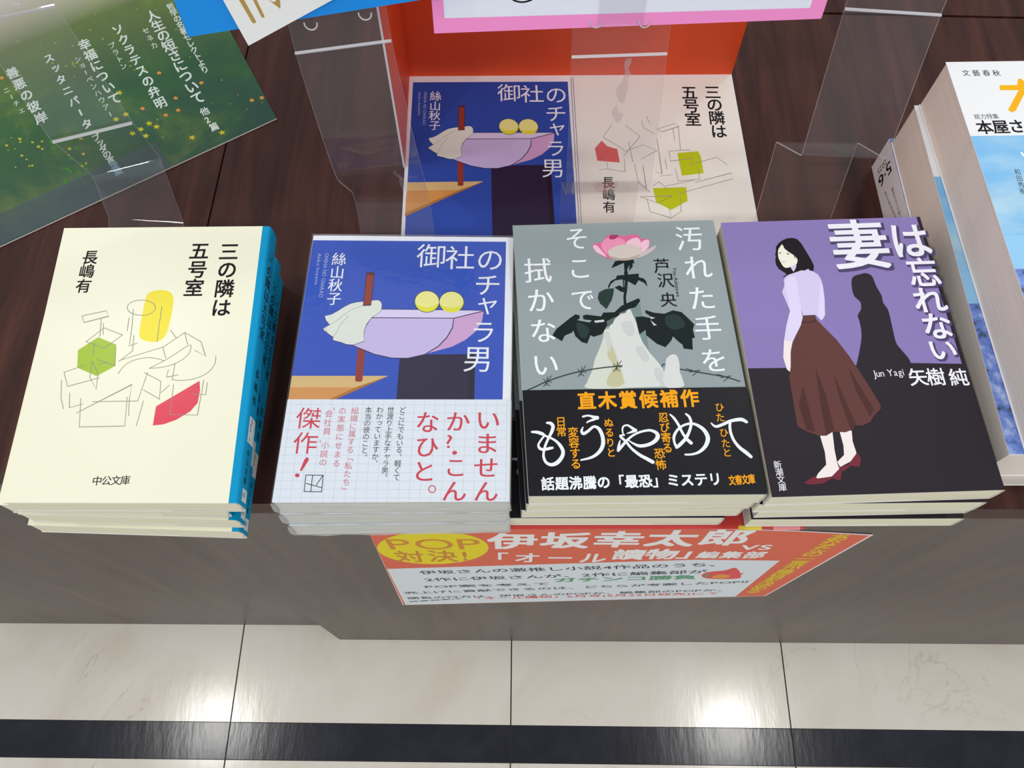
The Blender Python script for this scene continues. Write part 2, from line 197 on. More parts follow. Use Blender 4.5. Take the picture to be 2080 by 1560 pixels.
["P","leafd",3,0,[[-4.26,46.89],[-1.93,51.09],[1.48,51.63],[7.69,52.07],[8.06,49.09],[7.07,49.78],[6.95,47.48],[4.71,44.61],[5.43,48.52],[4.01,45.95],[3.44,43.03],[2.34,43.07],[2.55,49.94],[0.68,49.02]] ],
["B","leafd",3,1,[[3.09,44.02,2.05],[2.79,39.17,1.56],[1.78,32.79,1.42],[1.04,29.64,1.3],[0.85,24.92,1.41]] ],
["P","leafd",3,0,[[-1.91,42.25],[9.56,43.14],[9.44,40.87],[11.75,40.14],[12.95,38.48],[13.23,34.94],[11.99,37.23],[9.15,39.13],[7.07,36.12],[4.09,38.34],[0.37,39.9],[-3.0,39.37],[-5.41,37.2],[-6.75,34.49],[-6.95,35.97],[-5.23,39.13],[-2.33,40.64]] ],
["P","leafd",3,0,[[-3.66,35.22],[-1.07,36.41],[1.25,34.72],[1.16,32.05],[-0.86,32.75]] ],
["B","leafd",3,1,[[1.3,39.22,0.6],[1.03,34.09,0.59]] ],
["P","leafm",3,0,[[-11.85,32.64],[-8.41,34.43],[-3.97,34.78],[-4.52,31.74],[-5.68,27.98],[-8.89,22.58],[-11.86,26.0],[-12.8,29.18]] ],
["P","leafd",3,0,[[-5.87,19.86],[-1.11,24.36],[8.04,28.44],[8.75,26.84],[5.86,23.17],[2.51,22.36],[-1.49,20.32],[-4.85,19.2]] ],
["P","leafd",3,0,[[-37.12,8.73],[-34.76,12.29],[-27.65,18.16],[-24.8,20.22],[-22.69,19.53],[-22.83,17.68],[-24.24,16.81],[-18.16,15.24],[-16.71,16.41],[-20.97,17.18],[-21.2,19.17],[-19.42,19.85],[-11.95,18.53],[-10.68,20.65],[-4.71,20.75],[-2.12,19.41],[-6.15,16.78],[-9.76,12.61],[-12.26,8.44],[-16.66,7.09],[-18.18,8.05],[-20.14,3.42],[-22.74,4.3],[-25.69,7.71],[-26.53,11.08],[-27.15,9.88],[-31.0,8.21],[-32.54,5.13]] ],
["P","leafd",3,0,[[10.57,21.45],[14.74,19.74],[20.07,18.93],[24.64,20.76],[28.84,19.55],[31.65,16.04],[34.4,12.25],[33.19,9.24],[33.7,4.97],[32.29,4.42],[31.73,-1.85],[27.31,-1.09],[27.04,1.01],[24.68,3.49],[22.84,5.97],[21.75,3.6],[18.39,0.0],[14.36,2.06],[9.57,7.05],[9.63,10.08],[6.43,7.77],[5.8,12.05],[5.29,17.6],[9.1,17.77],[12.77,16.71],[12.4,18.27],[10.65,19.58]] ],
["P","leafm",4,1,[[20.4,17.06],[24.9,18.45],[28.42,16.15],[29.49,11.81],[24.35,9.55],[20.36,12.14]] ],
["P","leafm",4,1,[[-24.64,14.98],[-21.44,14.56],[-18.48,11.09],[-20.99,6.34],[-24.01,8.86]] ],
["P","hands",4,0,[[-15.65,16.19],[-10.76,16.63],[-10.59,15.4],[-15.21,14.95]] ],
["P","hands",4,0,[[12.61,17.65],[15.2,16.63],[12.98,16.09]] ],
["P","hands",4,0,[[12.64,15.49],[15.54,12.44],[13.91,12.37]] ],
["P","dots",4,0,[[-9.49,15.66],[-4.96,17.97],[-6.37,14.32],[-9.22,12.59]] ],
["P","dots",4,0,[[-2.0,20.65],[1.32,21.34],[0.67,20.24],[-1.83,19.59]] ],
["P","pinkd",4,1,[[-12.84,61.48],[-9.91,62.73],[-7.6,63.32],[-5.05,66.63],[-1.55,67.66],[2.91,66.69],[6.34,66.91],[11.5,67.27],[12.95,64.77],[16.86,64.16],[17.5,61.76],[16.42,59.1],[13.0,54.54],[9.43,52.67],[-2.92,52.45],[-7.81,54.28],[-11.48,57.41]] ],
["P","pinkm",5,1,[[-8.39,60.65],[-6.36,64.63],[-2.84,65.87],[2.75,64.99],[4.69,61.54],[-0.51,60.37],[-4.13,57.82],[-6.01,55.55]] ],
["P","pinkl",5,1,[[6.01,63.52],[10.74,65.39],[12.72,62.61],[11.73,58.6],[8.0,60.75],[4.93,61.19]] ],
["P","pinkl",5,1,[[13.28,62.59],[16.82,63.82],[16.66,59.77],[12.86,55.88],[12.3,58.58]] ],
["P","pinkk",5,1,[[-2.82,67.37],[1.26,67.22],[-0.66,64.98],[-3.5,64.87]] ],
["P","pinkl",5,1,[[-12.78,60.81],[-10.62,61.07],[-8.11,57.29],[-6.16,53.89],[-9.38,55.66],[-11.48,57.41]] ],
["P","petalw",5,1,[[20.66,60.17],[18.93,57.34],[14.66,54.35],[9.42,52.54],[11.98,55.58],[16.2,58.1]] ],
["P","petalc",6,1,[[-4.69,57.84],[-0.51,60.37],[4.67,61.34],[9.66,60.35],[12.59,57.56],[11.95,55.24],[9.42,52.54],[4.82,51.38],[0.9,51.38],[-2.92,52.45],[-4.84,54.84]] ],
["P","petals",7,1,[[-3.89,54.14],[1.58,52.62],[7.26,53.41],[11.35,54.93],[9.43,52.67],[4.82,51.44],[0.9,51.45],[-2.92,52.51]] ],
["B","wire",8,1,[[-52.31,-21.44,0.56],[-47.58,-19.46,0.56],[-41.48,-16.6,0.56],[-32.93,-13.75,0.57],[-24.4,-11.73,0.57],[-14.66,-10.28,0.57],[-4.04,-9.46,0.57]] ],
["B","wire",8,1,[[24.31,-12.36,0.57],[30.75,-13.79,0.57],[38.93,-15.68,0.57],[45.9,-17.39,0.57],[52.25,-19.87,0.57]] ],
["B","wire",8,1,[[15.47,-10.5,0.45],[16.09,-9.39,0.45],[16.92,-9.55,0.45]] ],
["B","wire",8,0,[[-42.88,-15.04,0.31],[-40.13,-19.08,0.31]] ],
["B","wire",8,0,[[-43.11,-19.3,0.31],[-38.91,-13.53,0.31]] ],
["B","wire",8,0,[[-42.06,-16.38,0.31],[-38.82,-17.03,0.31]] ],
["B","wire",8,0,[[-40.73,-13.93,0.31],[-41.78,-18.89,0.31]] ],
["B","wire",8,0,[[-25.8,-10.35,0.32],[-23.1,-14.43,0.31]] ],
["B","wire",8,0,[[-26.11,-14.65,0.31],[-21.77,-8.82,0.32]] ],
["B","wire",8,0,[[-25.0,-11.71,0.32],[-21.74,-12.36,0.32]] ],
["B","wire",8,0,[[-23.61,-9.23,0.32],[-24.76,-14.24,0.31]] ],
["B","wire",8,0,[[-8.15,-8.24,0.32],[-5.51,-12.35,0.32]] ],
["B","wire",8,0,[[-8.54,-12.57,0.32],[-4.08,-6.71,0.32]] ],
["B","wire",8,0,[[-7.37,-9.61,0.32],[-4.11,-10.26,0.32]] ],
["B","wire",8,0,[[-5.93,-7.11,0.32],[-7.18,-12.15,0.32]] ],
["B","wire",8,0,[[26.89,-11.99,0.32],[33.77,-14.7,0.32]] ],
["B","wire",8,0,[[29.67,-16.08,0.32],[33.68,-13.1,0.32]] ],
["B","wire",8,0,[[28.43,-14.04,0.32],[33.36,-13.22,0.32]] ],
["B","wire",8,0,[[41.65,-15.58,0.32],[48.47,-18.28,0.32]] ],
["B","wire",8,0,[[44.36,-19.65,0.31],[48.41,-16.69,0.32]] ],
["B","wire",8,0,[[43.16,-17.63,0.32],[48.09,-16.81,0.32]] ],
["T","white3",8,"汚",[38.44,63.81],[38.44,63.81],15.07,16.59,0.004,1,0 ],
["T","white3",8,"れ",[40.57,45.73],[40.57,45.73],14.81,16.02,0.004,1,0 ],
["T","white3",8,"た",[40.1,27.28],[40.1,27.28],14.54,15.44,0.004,1,0 ],
["T","white3",8,"手",[40.84,10.01],[40.84,10.01],14.29,14.91,0.004,1,0 ],
["T","white3",8,"を",[41.34,-8.08],[41.34,-8.08],14.02,14.37,0.004,1,0 ],
["T","white3",8,"そ",[-20.81,65.89],[-20.81,65.89],13.3,15.58,0.004,1,0 ],
["T","white3",8,"こ",[-20.66,47.52],[-20.66,47.52],13.06,15.03,0.004,1,0 ],
["T","white3",8,"で",[-20.48,28.57],[-20.48,28.57],12.82,14.47,0.004,1,0 ],
["T","white3",8,"拭",[-42.38,46.79],[-42.38,46.79],14.75,16.09,0.004,1,0 ],
["T","white3",8,"か",[-41.93,28.9],[-41.93,28.9],14.49,15.53,0.004,1,0 ],
["T","white3",8,"な",[-41.57,11.36],[-41.57,11.36],14.23,14.98,0.004,1,0 ],
["T","white3",8,"い",[-41.44,-7.44],[-41.44,-7.44],13.96,14.4,0.004,1,0 ],
["T","ink",8,"芦",[22.0,47.37],[22.0,47.37],8.94,9.45,0.004,1,0 ],
["T","ink",8,"沢",[22.94,38.52],[22.94,38.52],8.86,9.28,0.004,1,0 ],
["T","ink",8,"央",[22.97,27.02],[22.97,27.02],8.76,9.07,0.004,1,0 ],
["S","ink",8,"You Ashizawa",[28.45,46.16],[28.48,28.42],2.67,0.0]],"obi3":[["T","org3",1,"直木賞候補作",[-22.84,-27.52],[26.74,-27.93],9.03,9.59,0.028,0,0 ],
["T","org3",1,"日常",[-35.83,-37.79],[-35.9,-42.84],5.01,5.38,0.012,0,0 ],
["T","org3",1,"変容する",[-30.44,-43.44],[-30.24,-59.03],5.2,5.52,0.012,0,0 ],
["T","org3",1,"ぬるりと",[-13.3,-39.16],[-13.44,-54.12],4.61,4.93,0.012,0,0 ],
["T","org3",1,"忍び寄る",[12.98,-37.4],[13.05,-52.8],5.0,5.37,0.012,0,0 ],
["T","org3",1,"恐怖",[9.02,-55.4],[9.07,-60.93],5.17,5.47,0.012,0,0 ],
["T","org3",1,"ひ",[40.38,-33.13],[40.38,-33.13],4.56,4.98,0.008,0,0 ],
["T","org3",1,"た",[39.99,-38.39],[39.99,-38.39],4.54,4.93,0.008,0,0 ],
["T","org3",1,"ひ",[40.55,-46.17],[40.55,-46.17],4.5,4.85,0.008,0,0 ],
["T","org3",1,"た",[40.69,-51.5],[40.69,-51.5],4.47,4.79,0.008,0,0 ],
["T","org3",1,"と",[40.56,-56.1],[40.56,-56.1],4.45,4.74,0.008,0,0 ],
["T","white3",1,"話題沸騰の「最恐」ミステリ",[-43.72,-68.19],[33.04,-68.74],6.32,6.61,0.026,0,0 ],
["T","org3",1,"文春文庫",[40.86,-69.66],[49.91,-69.36],3.29,4.99,0.02,0,0 ],
["B","white3",2,1,[[-49.8,-42.53,1.0],[-47.4,-42.76,1.52],[-45.04,-43.65,1.66],[-43.5,-44.76,1.1],[-41.16,-45.85,1.05],[-38.6,-47.65,1.24],[-36.64,-50.27,1.64],[-35.76,-53.11,1.69],[-36.73,-55.87,1.79],[-38.99,-58.29,1.94],[-41.67,-59.08,1.62],[-43.96,-57.83,1.35],[-44.93,-55.29,1.22],[-44.81,-53.06,1.09],[-44.38,-51.11,1.15],[-43.45,-48.6,1.15],[-41.94,-45.53,1.21],[-40.44,-42.73,1.55],[-39.7,-40.17,1.67],[-40.6,-38.55,1.62],[-42.38,-38.19,1.12]] ],
["B","white3",2,1,[[-44.03,-44.6,0.83],[-45.75,-46.82,0.94],[-47.06,-49.04,0.99],[-46.49,-50.89,1.37],[-44.67,-51.52,1.36],[-41.99,-51.06,1.42],[-40.65,-50.82,1.26]] ],
["B","white3",2,1,[[-25.17,-35.62,1.01],[-22.7,-35.19,0.96],[-20.33,-35.94,1.4],[-18.54,-36.53,1.96]] ],
["B","white3",2,1,[[-18.47,-36.3,1.68],[-20.17,-37.26,1.29],[-22.11,-37.92,1.01],[-23.51,-38.68,0.73]] ],
["B","white3",2,1,[[-25.57,-40.97,0.5],[-26.39,-42.96,1.25],[-25.55,-44.28,1.52],[-23.32,-43.07,1.39],[-20.46,-40.93,1.25],[-18.14,-42.11,1.67],[-16.83,-45.6,1.77],[-16.74,-49.3,1.87],[-17.93,-52.36,1.75],[-20.26,-54.8,1.52],[-23.29,-56.37,1.22],[-27.72,-57.32,0.76]] ],
["B","white3",2,1,[[-6.55,-45.97,0.5],[-7.14,-43.66,0.72],[-6.51,-41.38,0.84],[-4.57,-40.79,0.95],[-2.8,-41.95,1.23],[-1.09,-43.59,1.78]] ],
["B","white3",2,1,[[-0.94,-43.46,1.67],[-2.77,-44.25,1.11],[-5.11,-44.94,0.44]] ],
["B","white3",2,1,[[-8.64,-48.18,0.39],[-9.38,-50.42,1.1],[-10.03,-53.07,1.31]] ],
["B","white3",2,1,[[-10.05,-53.35,1.26],[-7.97,-51.04,1.37],[-5.9,-48.85,1.21],[-2.98,-46.39,1.05],[0.13,-44.79,1.05],[3.45,-43.91,1.17],[6.23,-43.81,1.28],[8.76,-45.2,1.72],[9.13,-47.21,1.99],[7.5,-49.29,1.82],[4.39,-50.87,1.65],[0.34,-51.38,1.59],[-2.55,-50.1,0.99],[-4.78,-48.32,0.5]] ],
["B","white3",2,1,[[-6.38,-45.55,0.55],[-8.31,-46.19,1.27],[-6.16,-48.84,1.21],[-3.6,-52.61,1.26],[-0.21,-55.82,1.52],[2.52,-57.6,1.68],[5.43,-59.52,1.79]] ],
["B","white3",2,1,[[16.31,-36.06,0.73],[17.97,-38.02,1.24],[19.69,-41.57,1.29],[21.06,-45.65,1.28],[22.8,-48.85,1.55],[24.42,-50.76,1.71]] ],
["B","white3",2,1,[[23.91,-36.05,0.96],[25.32,-37.71,1.29],[25.75,-40.63,1.34],[24.76,-44.06,1.34],[22.34,-48.27,1.55],[18.98,-51.55,1.65],[17.35,-52.85,1.26]] ],
["B","white3",2,1,[[17.38,-52.62,1.43],[16.63,-50.05,1.1],[16.84,-47.21,1.33],[18.53,-44.41,1.22],[21.23,-42.2,1.12],[24.61,-41.11,1.23],[27.79,-41.57,1.4],[31.19,-44.29,1.84],[32.65,-48.36,2.05],[31.16,-52.28,1.81],[27.82,-55.26,1.37],[24.22,-56.39,1.04],[21.03,-56.41,0.93]] ],
["B","white3",2,1,[[35.28,-41.12,0.62],[36.3,-42.46,1.12],[37.85,-42.95,1.4],[41.27,-41.78,1.46],[44.72,-40.39,1.52],[49.69,-39.82,1.86],[52.05,-41.15,1.52]] ],
["B","white3",2,1,[[44.4,-40.73,1.24],[43.86,-43.03,1.29],[43.8,-46.48,1.33],[44.79,-50.51,1.38],[46.93,-53.99,1.65],[49.47,-56.47,1.86],[51.39,-58.59,1.53]]]],"obi3y":[[-53.38,-21.53],[53.08,-22.26]],"art4":[["P","dark4",1,0,[[-56.41,-10.1],[-33.61,-10.74],[26.51,-10.44],[56.93,-12.17],[55.88,-80.01],[-55.3,-79.66]] ],
["P","dark4",1,1,[[13.97,41.08],[16.4,41.53],[19.31,39.72],[20.2,33.56],[21.59,28.2],[21.51,23.71],[22.9,19.93],[22.97,14.77],[22.69,8.23],[22.57,1.06],[23.92,-2.54],[26.49,-7.57],[27.07,-10.8],[26.37,-13.13],[-0.41,-12.07],[0.28,-10.37],[3.62,-2.45],[6.46,5.99],[7.1,13.2],[6.95,16.87],[9.37,20.46],[9.95,24.53],[7.77,27.99],[7.46,32.53],[8.49,37.83],[10.43,40.06]] ],
["T","shad4",2,"妻",[17.99,58.46],[17.99,58.46],32.17,32.1,0.042,0,0 ],
["T","shad4",2,"は",[44.94,59.66],[44.94,59.66],22.18,23.79,0.042,0,0 ],
["T","shad4",2,"忘",[47.04,39.88],[47.04,39.88],16.81,18.57,0.042,0,0 ],
["T","shad4",2,"れ",[45.91,23.5],[45.91,23.5],17.18,16.44,0.042,0,0 ],
["T","shad4",2,"な",[45.87,8.48],[45.87,8.48],15.96,16.33,0.042,0,0 ],
["T","shad4",2,"い",[45.15,-4.58],[45.15,-4.58],15.12,13.37,0.042,0,0 ],
["T","white4",3,"妻",[17.26,59.44],[17.26,59.44],32.2,32.15,0.015,0,0 ],
["T","white4",3,"は",[44.24,60.65],[44.24,60.65],22.2,23.83,0.015,0,0 ],
["T","white4",3,"忘",[46.36,40.83],[46.36,40.83],16.82,18.6,0.015,0,0 ],
["T","white4",3,"れ",[45.23,24.42],[45.23,24.42],17.2,16.47,0.015,0,0 ],
["T","white4",3,"な",[45.2,9.38],[45.2,9.38],15.98,16.36,0.015,0,0 ],
["T","white4",3,"い",[44.49,-3.71],[44.49,-3.71],15.13,13.39,0.015,0,0 ],
["T","white4",3,"矢",[28.63,-18.14],[28.63,-18.14],9.46,9.76,0.012,0,0 ],
["T","white4",3,"樹",[37.32,-18.34],[37.32,-18.34],9.46,9.79,0.012,0,0 ],
["T","white4",3,"純",[48.23,-19.06],[48.23,-19.06],9.46,9.81,0.012,0,0 ],
["S","white4",3,"Jun Yagi",[7.1,-15.37],[22.49,-14.95],5.26,0.0 ],
["T","white4",3,"新潮文庫",[-47.38,-59.78],[-47.0,-70.66],3.78,3.99,0.002,1,0 ],
["P","skirt",3,0,[[-20.64,17.95],[-14.55,17.71],[-14.22,15.5],[-11.39,11.02],[-6.52,3.63],[-2.17,-5.74],[4.18,-22.87],[7.11,-32.34],[6.57,-34.09],[2.5,-37.46],[0.15,-40.52],[-4.12,-42.1],[-7.36,-41.97],[-9.11,-43.98],[-12.63,-45.22],[-18.36,-44.65],[-22.01,-46.57],[-25.22,-46.45],[-28.81,-44.92],[-31.77,-43.42],[-34.6,-41.23],[-34.18,-28.56],[-33.87,-16.25],[-32.02,-10.13],[-30.73,-3.21],[-29.18,1.67],[-25.31,8.67],[-22.31,13.62]] ],
["P","skin4",3,0,[[-24.9,-46.46],[-18.66,-44.5],[-19.57,-53.5],[-19.69,-60.23],[-19.3,-62.9],[-22.86,-66.2],[-28.87,-67.67],[-30.91,-66.8],[-29.56,-64.81],[-24.9,-60.68],[-24.31,-54.67]] ],
["P","skin4",3,0,[[-15.27,-44.77],[-9.53,-44.45],[-10.25,-49.79],[-9.72,-55.59],[-12.43,-59.18],[-18.82,-62.13],[-19.56,-59.56],[-15.67,-56.36],[-14.98,-51.65]] ],
["P","skin4",3,0,[[-32.57,4.65],[-28.38,3.92],[-30.47,-1.81],[-31.12,-5.3],[-29.95,-8.48],[-29.29,-11.62],[-30.54,-12.95],[-28.66,-17.14],[-29.56,-17.65],[-32.1,-13.92],[-34.14,-11.43],[-34.75,-5.16]] ],
["P","skirtd",4,0,[[-20.08,-10.89],[-17.86,-26.33],[-17.57,-43.99],[-21.94,-46.23],[-21.49,-31.2]] ],
["P","skirtd",4,0,[[-12.0,-14.17],[-6.64,-41.65],[-9.75,-43.96],[-11.73,-28.73]] ],
["P","skirtd",4,0,[[-27.93,-20.15],[-26.74,-44.32],[-30.48,-43.48],[-31.96,-30.78]] ],
["P","skirtd",4,0,[[-4.03,-11.52],[3.55,-34.32],[0.79,-37.74],[-2.91,-24.76]] ],
["P","skirtd",4,0,[[-20.62,18.09],[-14.39,17.85],[-14.67,15.15],[-14.63,14.05],[-18.64,13.33],[-22.24,13.99]] ],
["P","skirt",5,0,[[-20.39,17.57],[-14.75,17.35],[-14.93,15.16],[-18.44,14.35],[-21.72,14.69]] ],
["P","shoe",5,0,[[-36.33,-68.61],[-31.02,-65.74],[-30.55,-67.21],[-23.56,-66.5],[-18.92,-62.59],[-18.65,-64.92],[-19.79,-68.16],[-21.7,-68.22],[-23.05,-67.11],[-27.98,-69.54],[-33.12,-69.98],[-36.18,-69.47]] ],
["P","shoe",5,0,[[-19.26,-62.11],[-14.77,-61.09],[-10.61,-56.7],[-9.08,-55.61],[-8.35,-58.67],[-9.56,-62.1],[-11.52,-62.29],[-13.59,-61.54],[-17.32,-64.04],[-18.98,-64.38]] ],
["P","hair",5,0,[[-26.8,59.38],[-24.89,61.67],[-22.22,63.55],[-19.71,64.45],[-17.02,64.55],[-14.85,63.67],[-13.31,61.23],[-12.26,58.03],[-11.04,54.06],[-9.83,50.12],[-9.3,47.01],[-10.1,43.78],[-11.94,44.42],[-13.09,43.24],[-13.24,44.47],[-16.72,43.46],[-19.5,42.61],[-22.24,41.96],[-24.49,41.28],[-25.6,40.57],[-26.92,41.38],[-25.98,41.15],[-24.51,42.05],[-24.66,43.01],[-25.81,43.89],[-27.75,45.8],[-28.65,48.15],[-28.66,50.85],[-27.71,54.31],[-28.34,53.95],[-27.36,56.26]] ],
["P","face",6,1,[[-23.25,60.62],[-22.56,58.03],[-20.91,56.2],[-18.67,53.96],[-17.07,51.96],[-17.24,50.22],[-18.09,48.32],[-19.92,47.35],[-21.69,46.64],[-23.74,46.22],[-24.94,46.85],[-25.67,48.22],[-26.27,50.37],[-26.74,52.72],[-26.13,56.99],[-24.66,59.29]] ],
["P","neck",6,0,[[-21.51,46.71],[-18.13,48.43],[-18.75,46.22],[-20.44,43.68],[-21.15,45.16]] ],
["P","lilac",6,0,[[-26.32,39.27],[-25.6,40.57],[-23.54,42.01],[-19.35,43.37],[-16.2,44.47],[-14.95,44.16],[-12.44,45.21],[-12.18,44.05],[-10.46,43.6],[-8.24,41.61],[-7.31,38.91],[-7.1,34.37],[-7.8,26.94],[-9.43,17.84],[-10.5,16.07],[-11.9,14.68],[-14.25,18.03],[-20.5,17.91],[-20.85,21.93],[-26.52,20.69],[-27.68,26.61],[-28.65,31.84],[-26.85,35.52]] ],
["P","hair",7,0,[[-23.3,60.74],[-15.88,61.72],[-14.36,55.75],[-17.22,51.18],[-17.77,53.15],[-18.35,51.31],[-18.38,53.76],[-20.94,56.01],[-22.4,58.03]] ],
["P","lilac2",7,0,[[-25.91,38.87],[-23.06,41.04],[-20.31,40.93],[-19.96,36.75],[-20.41,29.29],[-20.85,21.93],[-20.93,19.02],[-20.78,17.22],[-22.85,12.19],[-28.43,3.63],[-32.6,4.51],[-30.05,12.47],[-26.66,20.69],[-26.4,26.56],[-26.48,34.0]] ],
["P","lilac2",7,0,[[-7.31,38.91],[-7.1,34.37],[-7.8,26.94],[-9.43,17.84],[-11.9,14.68],[-13.2,16.9],[-10.52,27.05],[-8.71,34.43]] ],
["P","eye",7,0,[[-26.17,55.51],[-25.54,55.87],[-24.83,55.61],[-24.93,55.07],[-25.71,54.94]] ],
["P","eye",7,0,[[-22.16,54.8],[-21.42,55.24],[-20.65,54.9],[-20.85,54.36],[-21.67,54.24]] ],
["P","lip",7,0,[[-25.64,50.23],[-24.47,50.3],[-23.45,49.95],[-24.6,49.61]]]],"baseM":[[1.0054,0.0116],[-0.031,1.0393],[-51.8688,-6.0327]],"artbase":[["P","creamb",1,0,[[2.33,72.06],[107.03,74.36],[110.66,-42.82],[95.48,-99.61],[2.2,-100.35]] ],
["B","ink",1,0,[[-0.73,72.03,0.34],[1.48,-54.28,0.29]] ],
["B","ink",1,0,[[0.7,72.04,0.34],[2.95,-54.26,0.29]] ],
["P","olive",2,0,[[66.01,7.95],[79.56,9.57],[80.9,4.4],[81.37,-8.1],[67.44,-10.13]] ],
["P","olive",2,0,[[48.36,-20.09],[69.38,-19.13],[69.36,-29.76],[58.67,-36.65],[49.83,-31.01]] ],
["P","redb",2,0,[[17.84,17.74],[21.31,13.1],[27.6,10.83],[28.7,-0.08],[14.45,1.27],[13.19,11.28]] ],
["B","pencil",3,0,[[24.87,30.85,0.37],[18.88,20.69,0.37],[32.14,10.3,0.36]] ],
["B","pencil",3,0,[[33.69,30.93,0.37],[42.86,21.51,0.37],[31.41,5.1,0.36]] ],
["B","pencil",3,0,[[54.34,27.54,0.37],[65.83,32.43,0.37],[68.89,30.06,0.37],[56.94,25.19,0.37],[54.34,27.54,0.37]] ],
["B","pencil",3,0,[[64.62,28.83,0.37],[65.17,18.18,0.37]] ],
["B","pencil",3,0,[[68.42,30.06,0.37],[68.19,10.05,0.36]] ],
["B","pencil",3,0,[[60.83,9.4,0.36],[74.18,10.68,0.36],[75.58,3.78,0.36],[61.13,1.35,0.36],[60.83,9.4,0.36]] ],
["B","pencil",3,0,[[73.13,-1.39,0.36],[90.94,4.72,0.36],[97.13,-1.17,0.36]] ],
["B","pencil",3,0,[[75.06,-15.42,0.35],[99.14,-7.71,0.36],[99.08,-12.42,0.35],[64.05,-24.35,0.35]] ],
["B","pencil",3,0,[[63.81,-4.87,0.36],[64.85,-14.4,0.35],[78.42,-12.83,0.35],[78.36,-3.61,0.36]] ],
["B","pencil",3,0,[[48.08,38.29,0.38],[50.02,32.28,0.37]] ],
["B","pencil",3,0,[[44.59,34.64,0.37],[45.61,28.65,0.37],[52.24,23.96,0.37]] ],
["B","pencil",3,0,[[35.23,16.73,0.37],[37.06,0.57,0.36]] ],
["B","pencil",3,0,[[31.59,8.56,0.36],[44.27,14.48,0.37],[53.11,9.91,0.36],[42.64,2.9,0.36]] ],
["B","pencil",3,0,[[53.76,19.25,0.37],[54.95,-8.9,0.35],[51.02,-7.24,0.36]] ],
["B","pencil",3,0,[[57.63,3.04,0.36],[58.4,-4.92,0.36]] ],
["B","pencil",3,0,[[19.99,3.84,0.36],[20.96,-5.26,0.36],[31.66,-7.42,0.36],[31.75,2.8,0.36]] ],
["B","pencil",3,0,[[15.07,-5.88,0.36],[20.96,-5.26,0.36]] ],
["B","pencil",3,0,[[37.9,-0.57,0.36],[39.68,-16.29,0.35],[44.31,-20.68,0.35],[43.27,-1.66,0.36]] ],
["B","pencil",3,0,[[48.47,-18.43,0.35],[52.72,-15.07,0.35],[57.64,-21.11,0.35]] ],
["B","pencil",3,0,[[39.94,-26.75,0.35],[59.93,-26.03,0.35],[50.68,-31.54,0.34],[39.94,-26.75,0.35]] ],
["B","pencil",3,0,[[44.27,-28.34,0.35],[45.4,-38.05,0.34],[58.2,-42.74,0.34],[57.5,-34.72,0.34]] ],
["B","pencil",3,0,[[58.2,-42.74,0.34],[64.72,-37.88,0.34],[65.16,-27.07,0.35]] ],
["B","pencil",3,0,[[56.5,-18.36,0.35],[74.76,-13.76,0.35]] ],
["B","pencil",3,0,[[53.49,-10.59,0.35],[61.66,-9.4,0.35]] ],
["T","ink",3,"三",[93.59,59.67],[93.59,59.67],11.21,12.85,0.014,0,0 ],
["T","ink",3,"の",[93.94,48.87],[93.94,48.87],11.12,12.63,0.014,0,0 ],
["T","ink",3,"隣",[94.22,37.52],[94.22,37.52],11.02,12.41,0.014,0,0 ],
["T","ink",3,"は",[94.37,26.13],[94.37,26.13],10.92,12.19,0.014,0,0 ],
["T","ink",3,"五",[78.08,59.27],[78.08,59.27],11.21,12.82,0.014,0,0 ],
["T","ink",3,"号",[78.31,47.73],[78.31,47.73],11.11,12.6,0.014,0,0 ],
["T","ink",3,"室",[78.42,36.16],[78.42,36.16],11.01,12.37,0.014,0,0 ],
["T","ink",3,"長",[20.49,-15.91],[20.49,-15.91],8.23,9.46,0.012,0,0 ],
["T","ink",3,"嶋",[20.52,-25.28],[20.52,-25.28],8.16,9.31,0.012,0,0 ],
["T","ink",3,"有",[20.35,-34.83],[20.35,-34.83],8.1,9.17,0.012,0,0]],"base":{"tl":[-109.45,71.94],"tr":[108.13,75.85],"br":[111.38,-43.1],"bl":[-107.23,-54.09],"O":[0.04,0.225,0.002],"side":[-107.79,-5.14]},"artfly":[["T","flyw",3,"哲学の名著セレクトより",[-23.0,132.32],[-24.67,64.0],5.49,7.26,0.02,0,0 ],
["T","flyw",3,"人生の短さについて",[-37.26,130.28],[-38.04,42.76],9.04,11.8,0.02,0,0 ],
["T","flyw",3,"セネカ",[-46.3,118.83],[-46.32,102.44],5.03,6.68,0.004,0,0 ],
["T","flyw",3,"ソクラテスの弁明",[-62.58,129.68],[-60.98,51.22],8.08,10.52,0.02,0,0 ],
["T","flyw",3,"プラトン",[-71.34,117.13],[-70.95,94.69],4.97,6.53,0.004,0,0 ],
["T","flyw",3,"幸福について",[-87.17,127.69],[-85.72,69.95],8.49,11.06,0.02,0,0 ],
["T","flyw",3,"ショーペンハウアー",[-95.51,116.51],[-92.79,58.34],4.86,6.27,0.004,0,0 ],
["T","flyw",3,"スッタニパータ",[-112.22,127.38],[-108.52,58.13],7.05,9.09,0.02,0,0 ],
["T","flyw",3,"ブッダの言葉集",[-107.11,44.13],[-104.2,10.49],5.5,6.77,0.02,0,0 ],
["T","flyw",3,"善悪の彼岸",[-137.43,126.77],[-132.82,78.28],8.34,10.78,0.02,0,0 ],
["T","flyw",3,"ニーチェ",[-145.25,113.36],[-141.78,91.26],4.6,5.93,0.004,0,0 ],
["T","flyw",3,"他2篇",[-38.47,29.36],[-38.07,13.94],5.85,7.3,0.02,0,0 ],
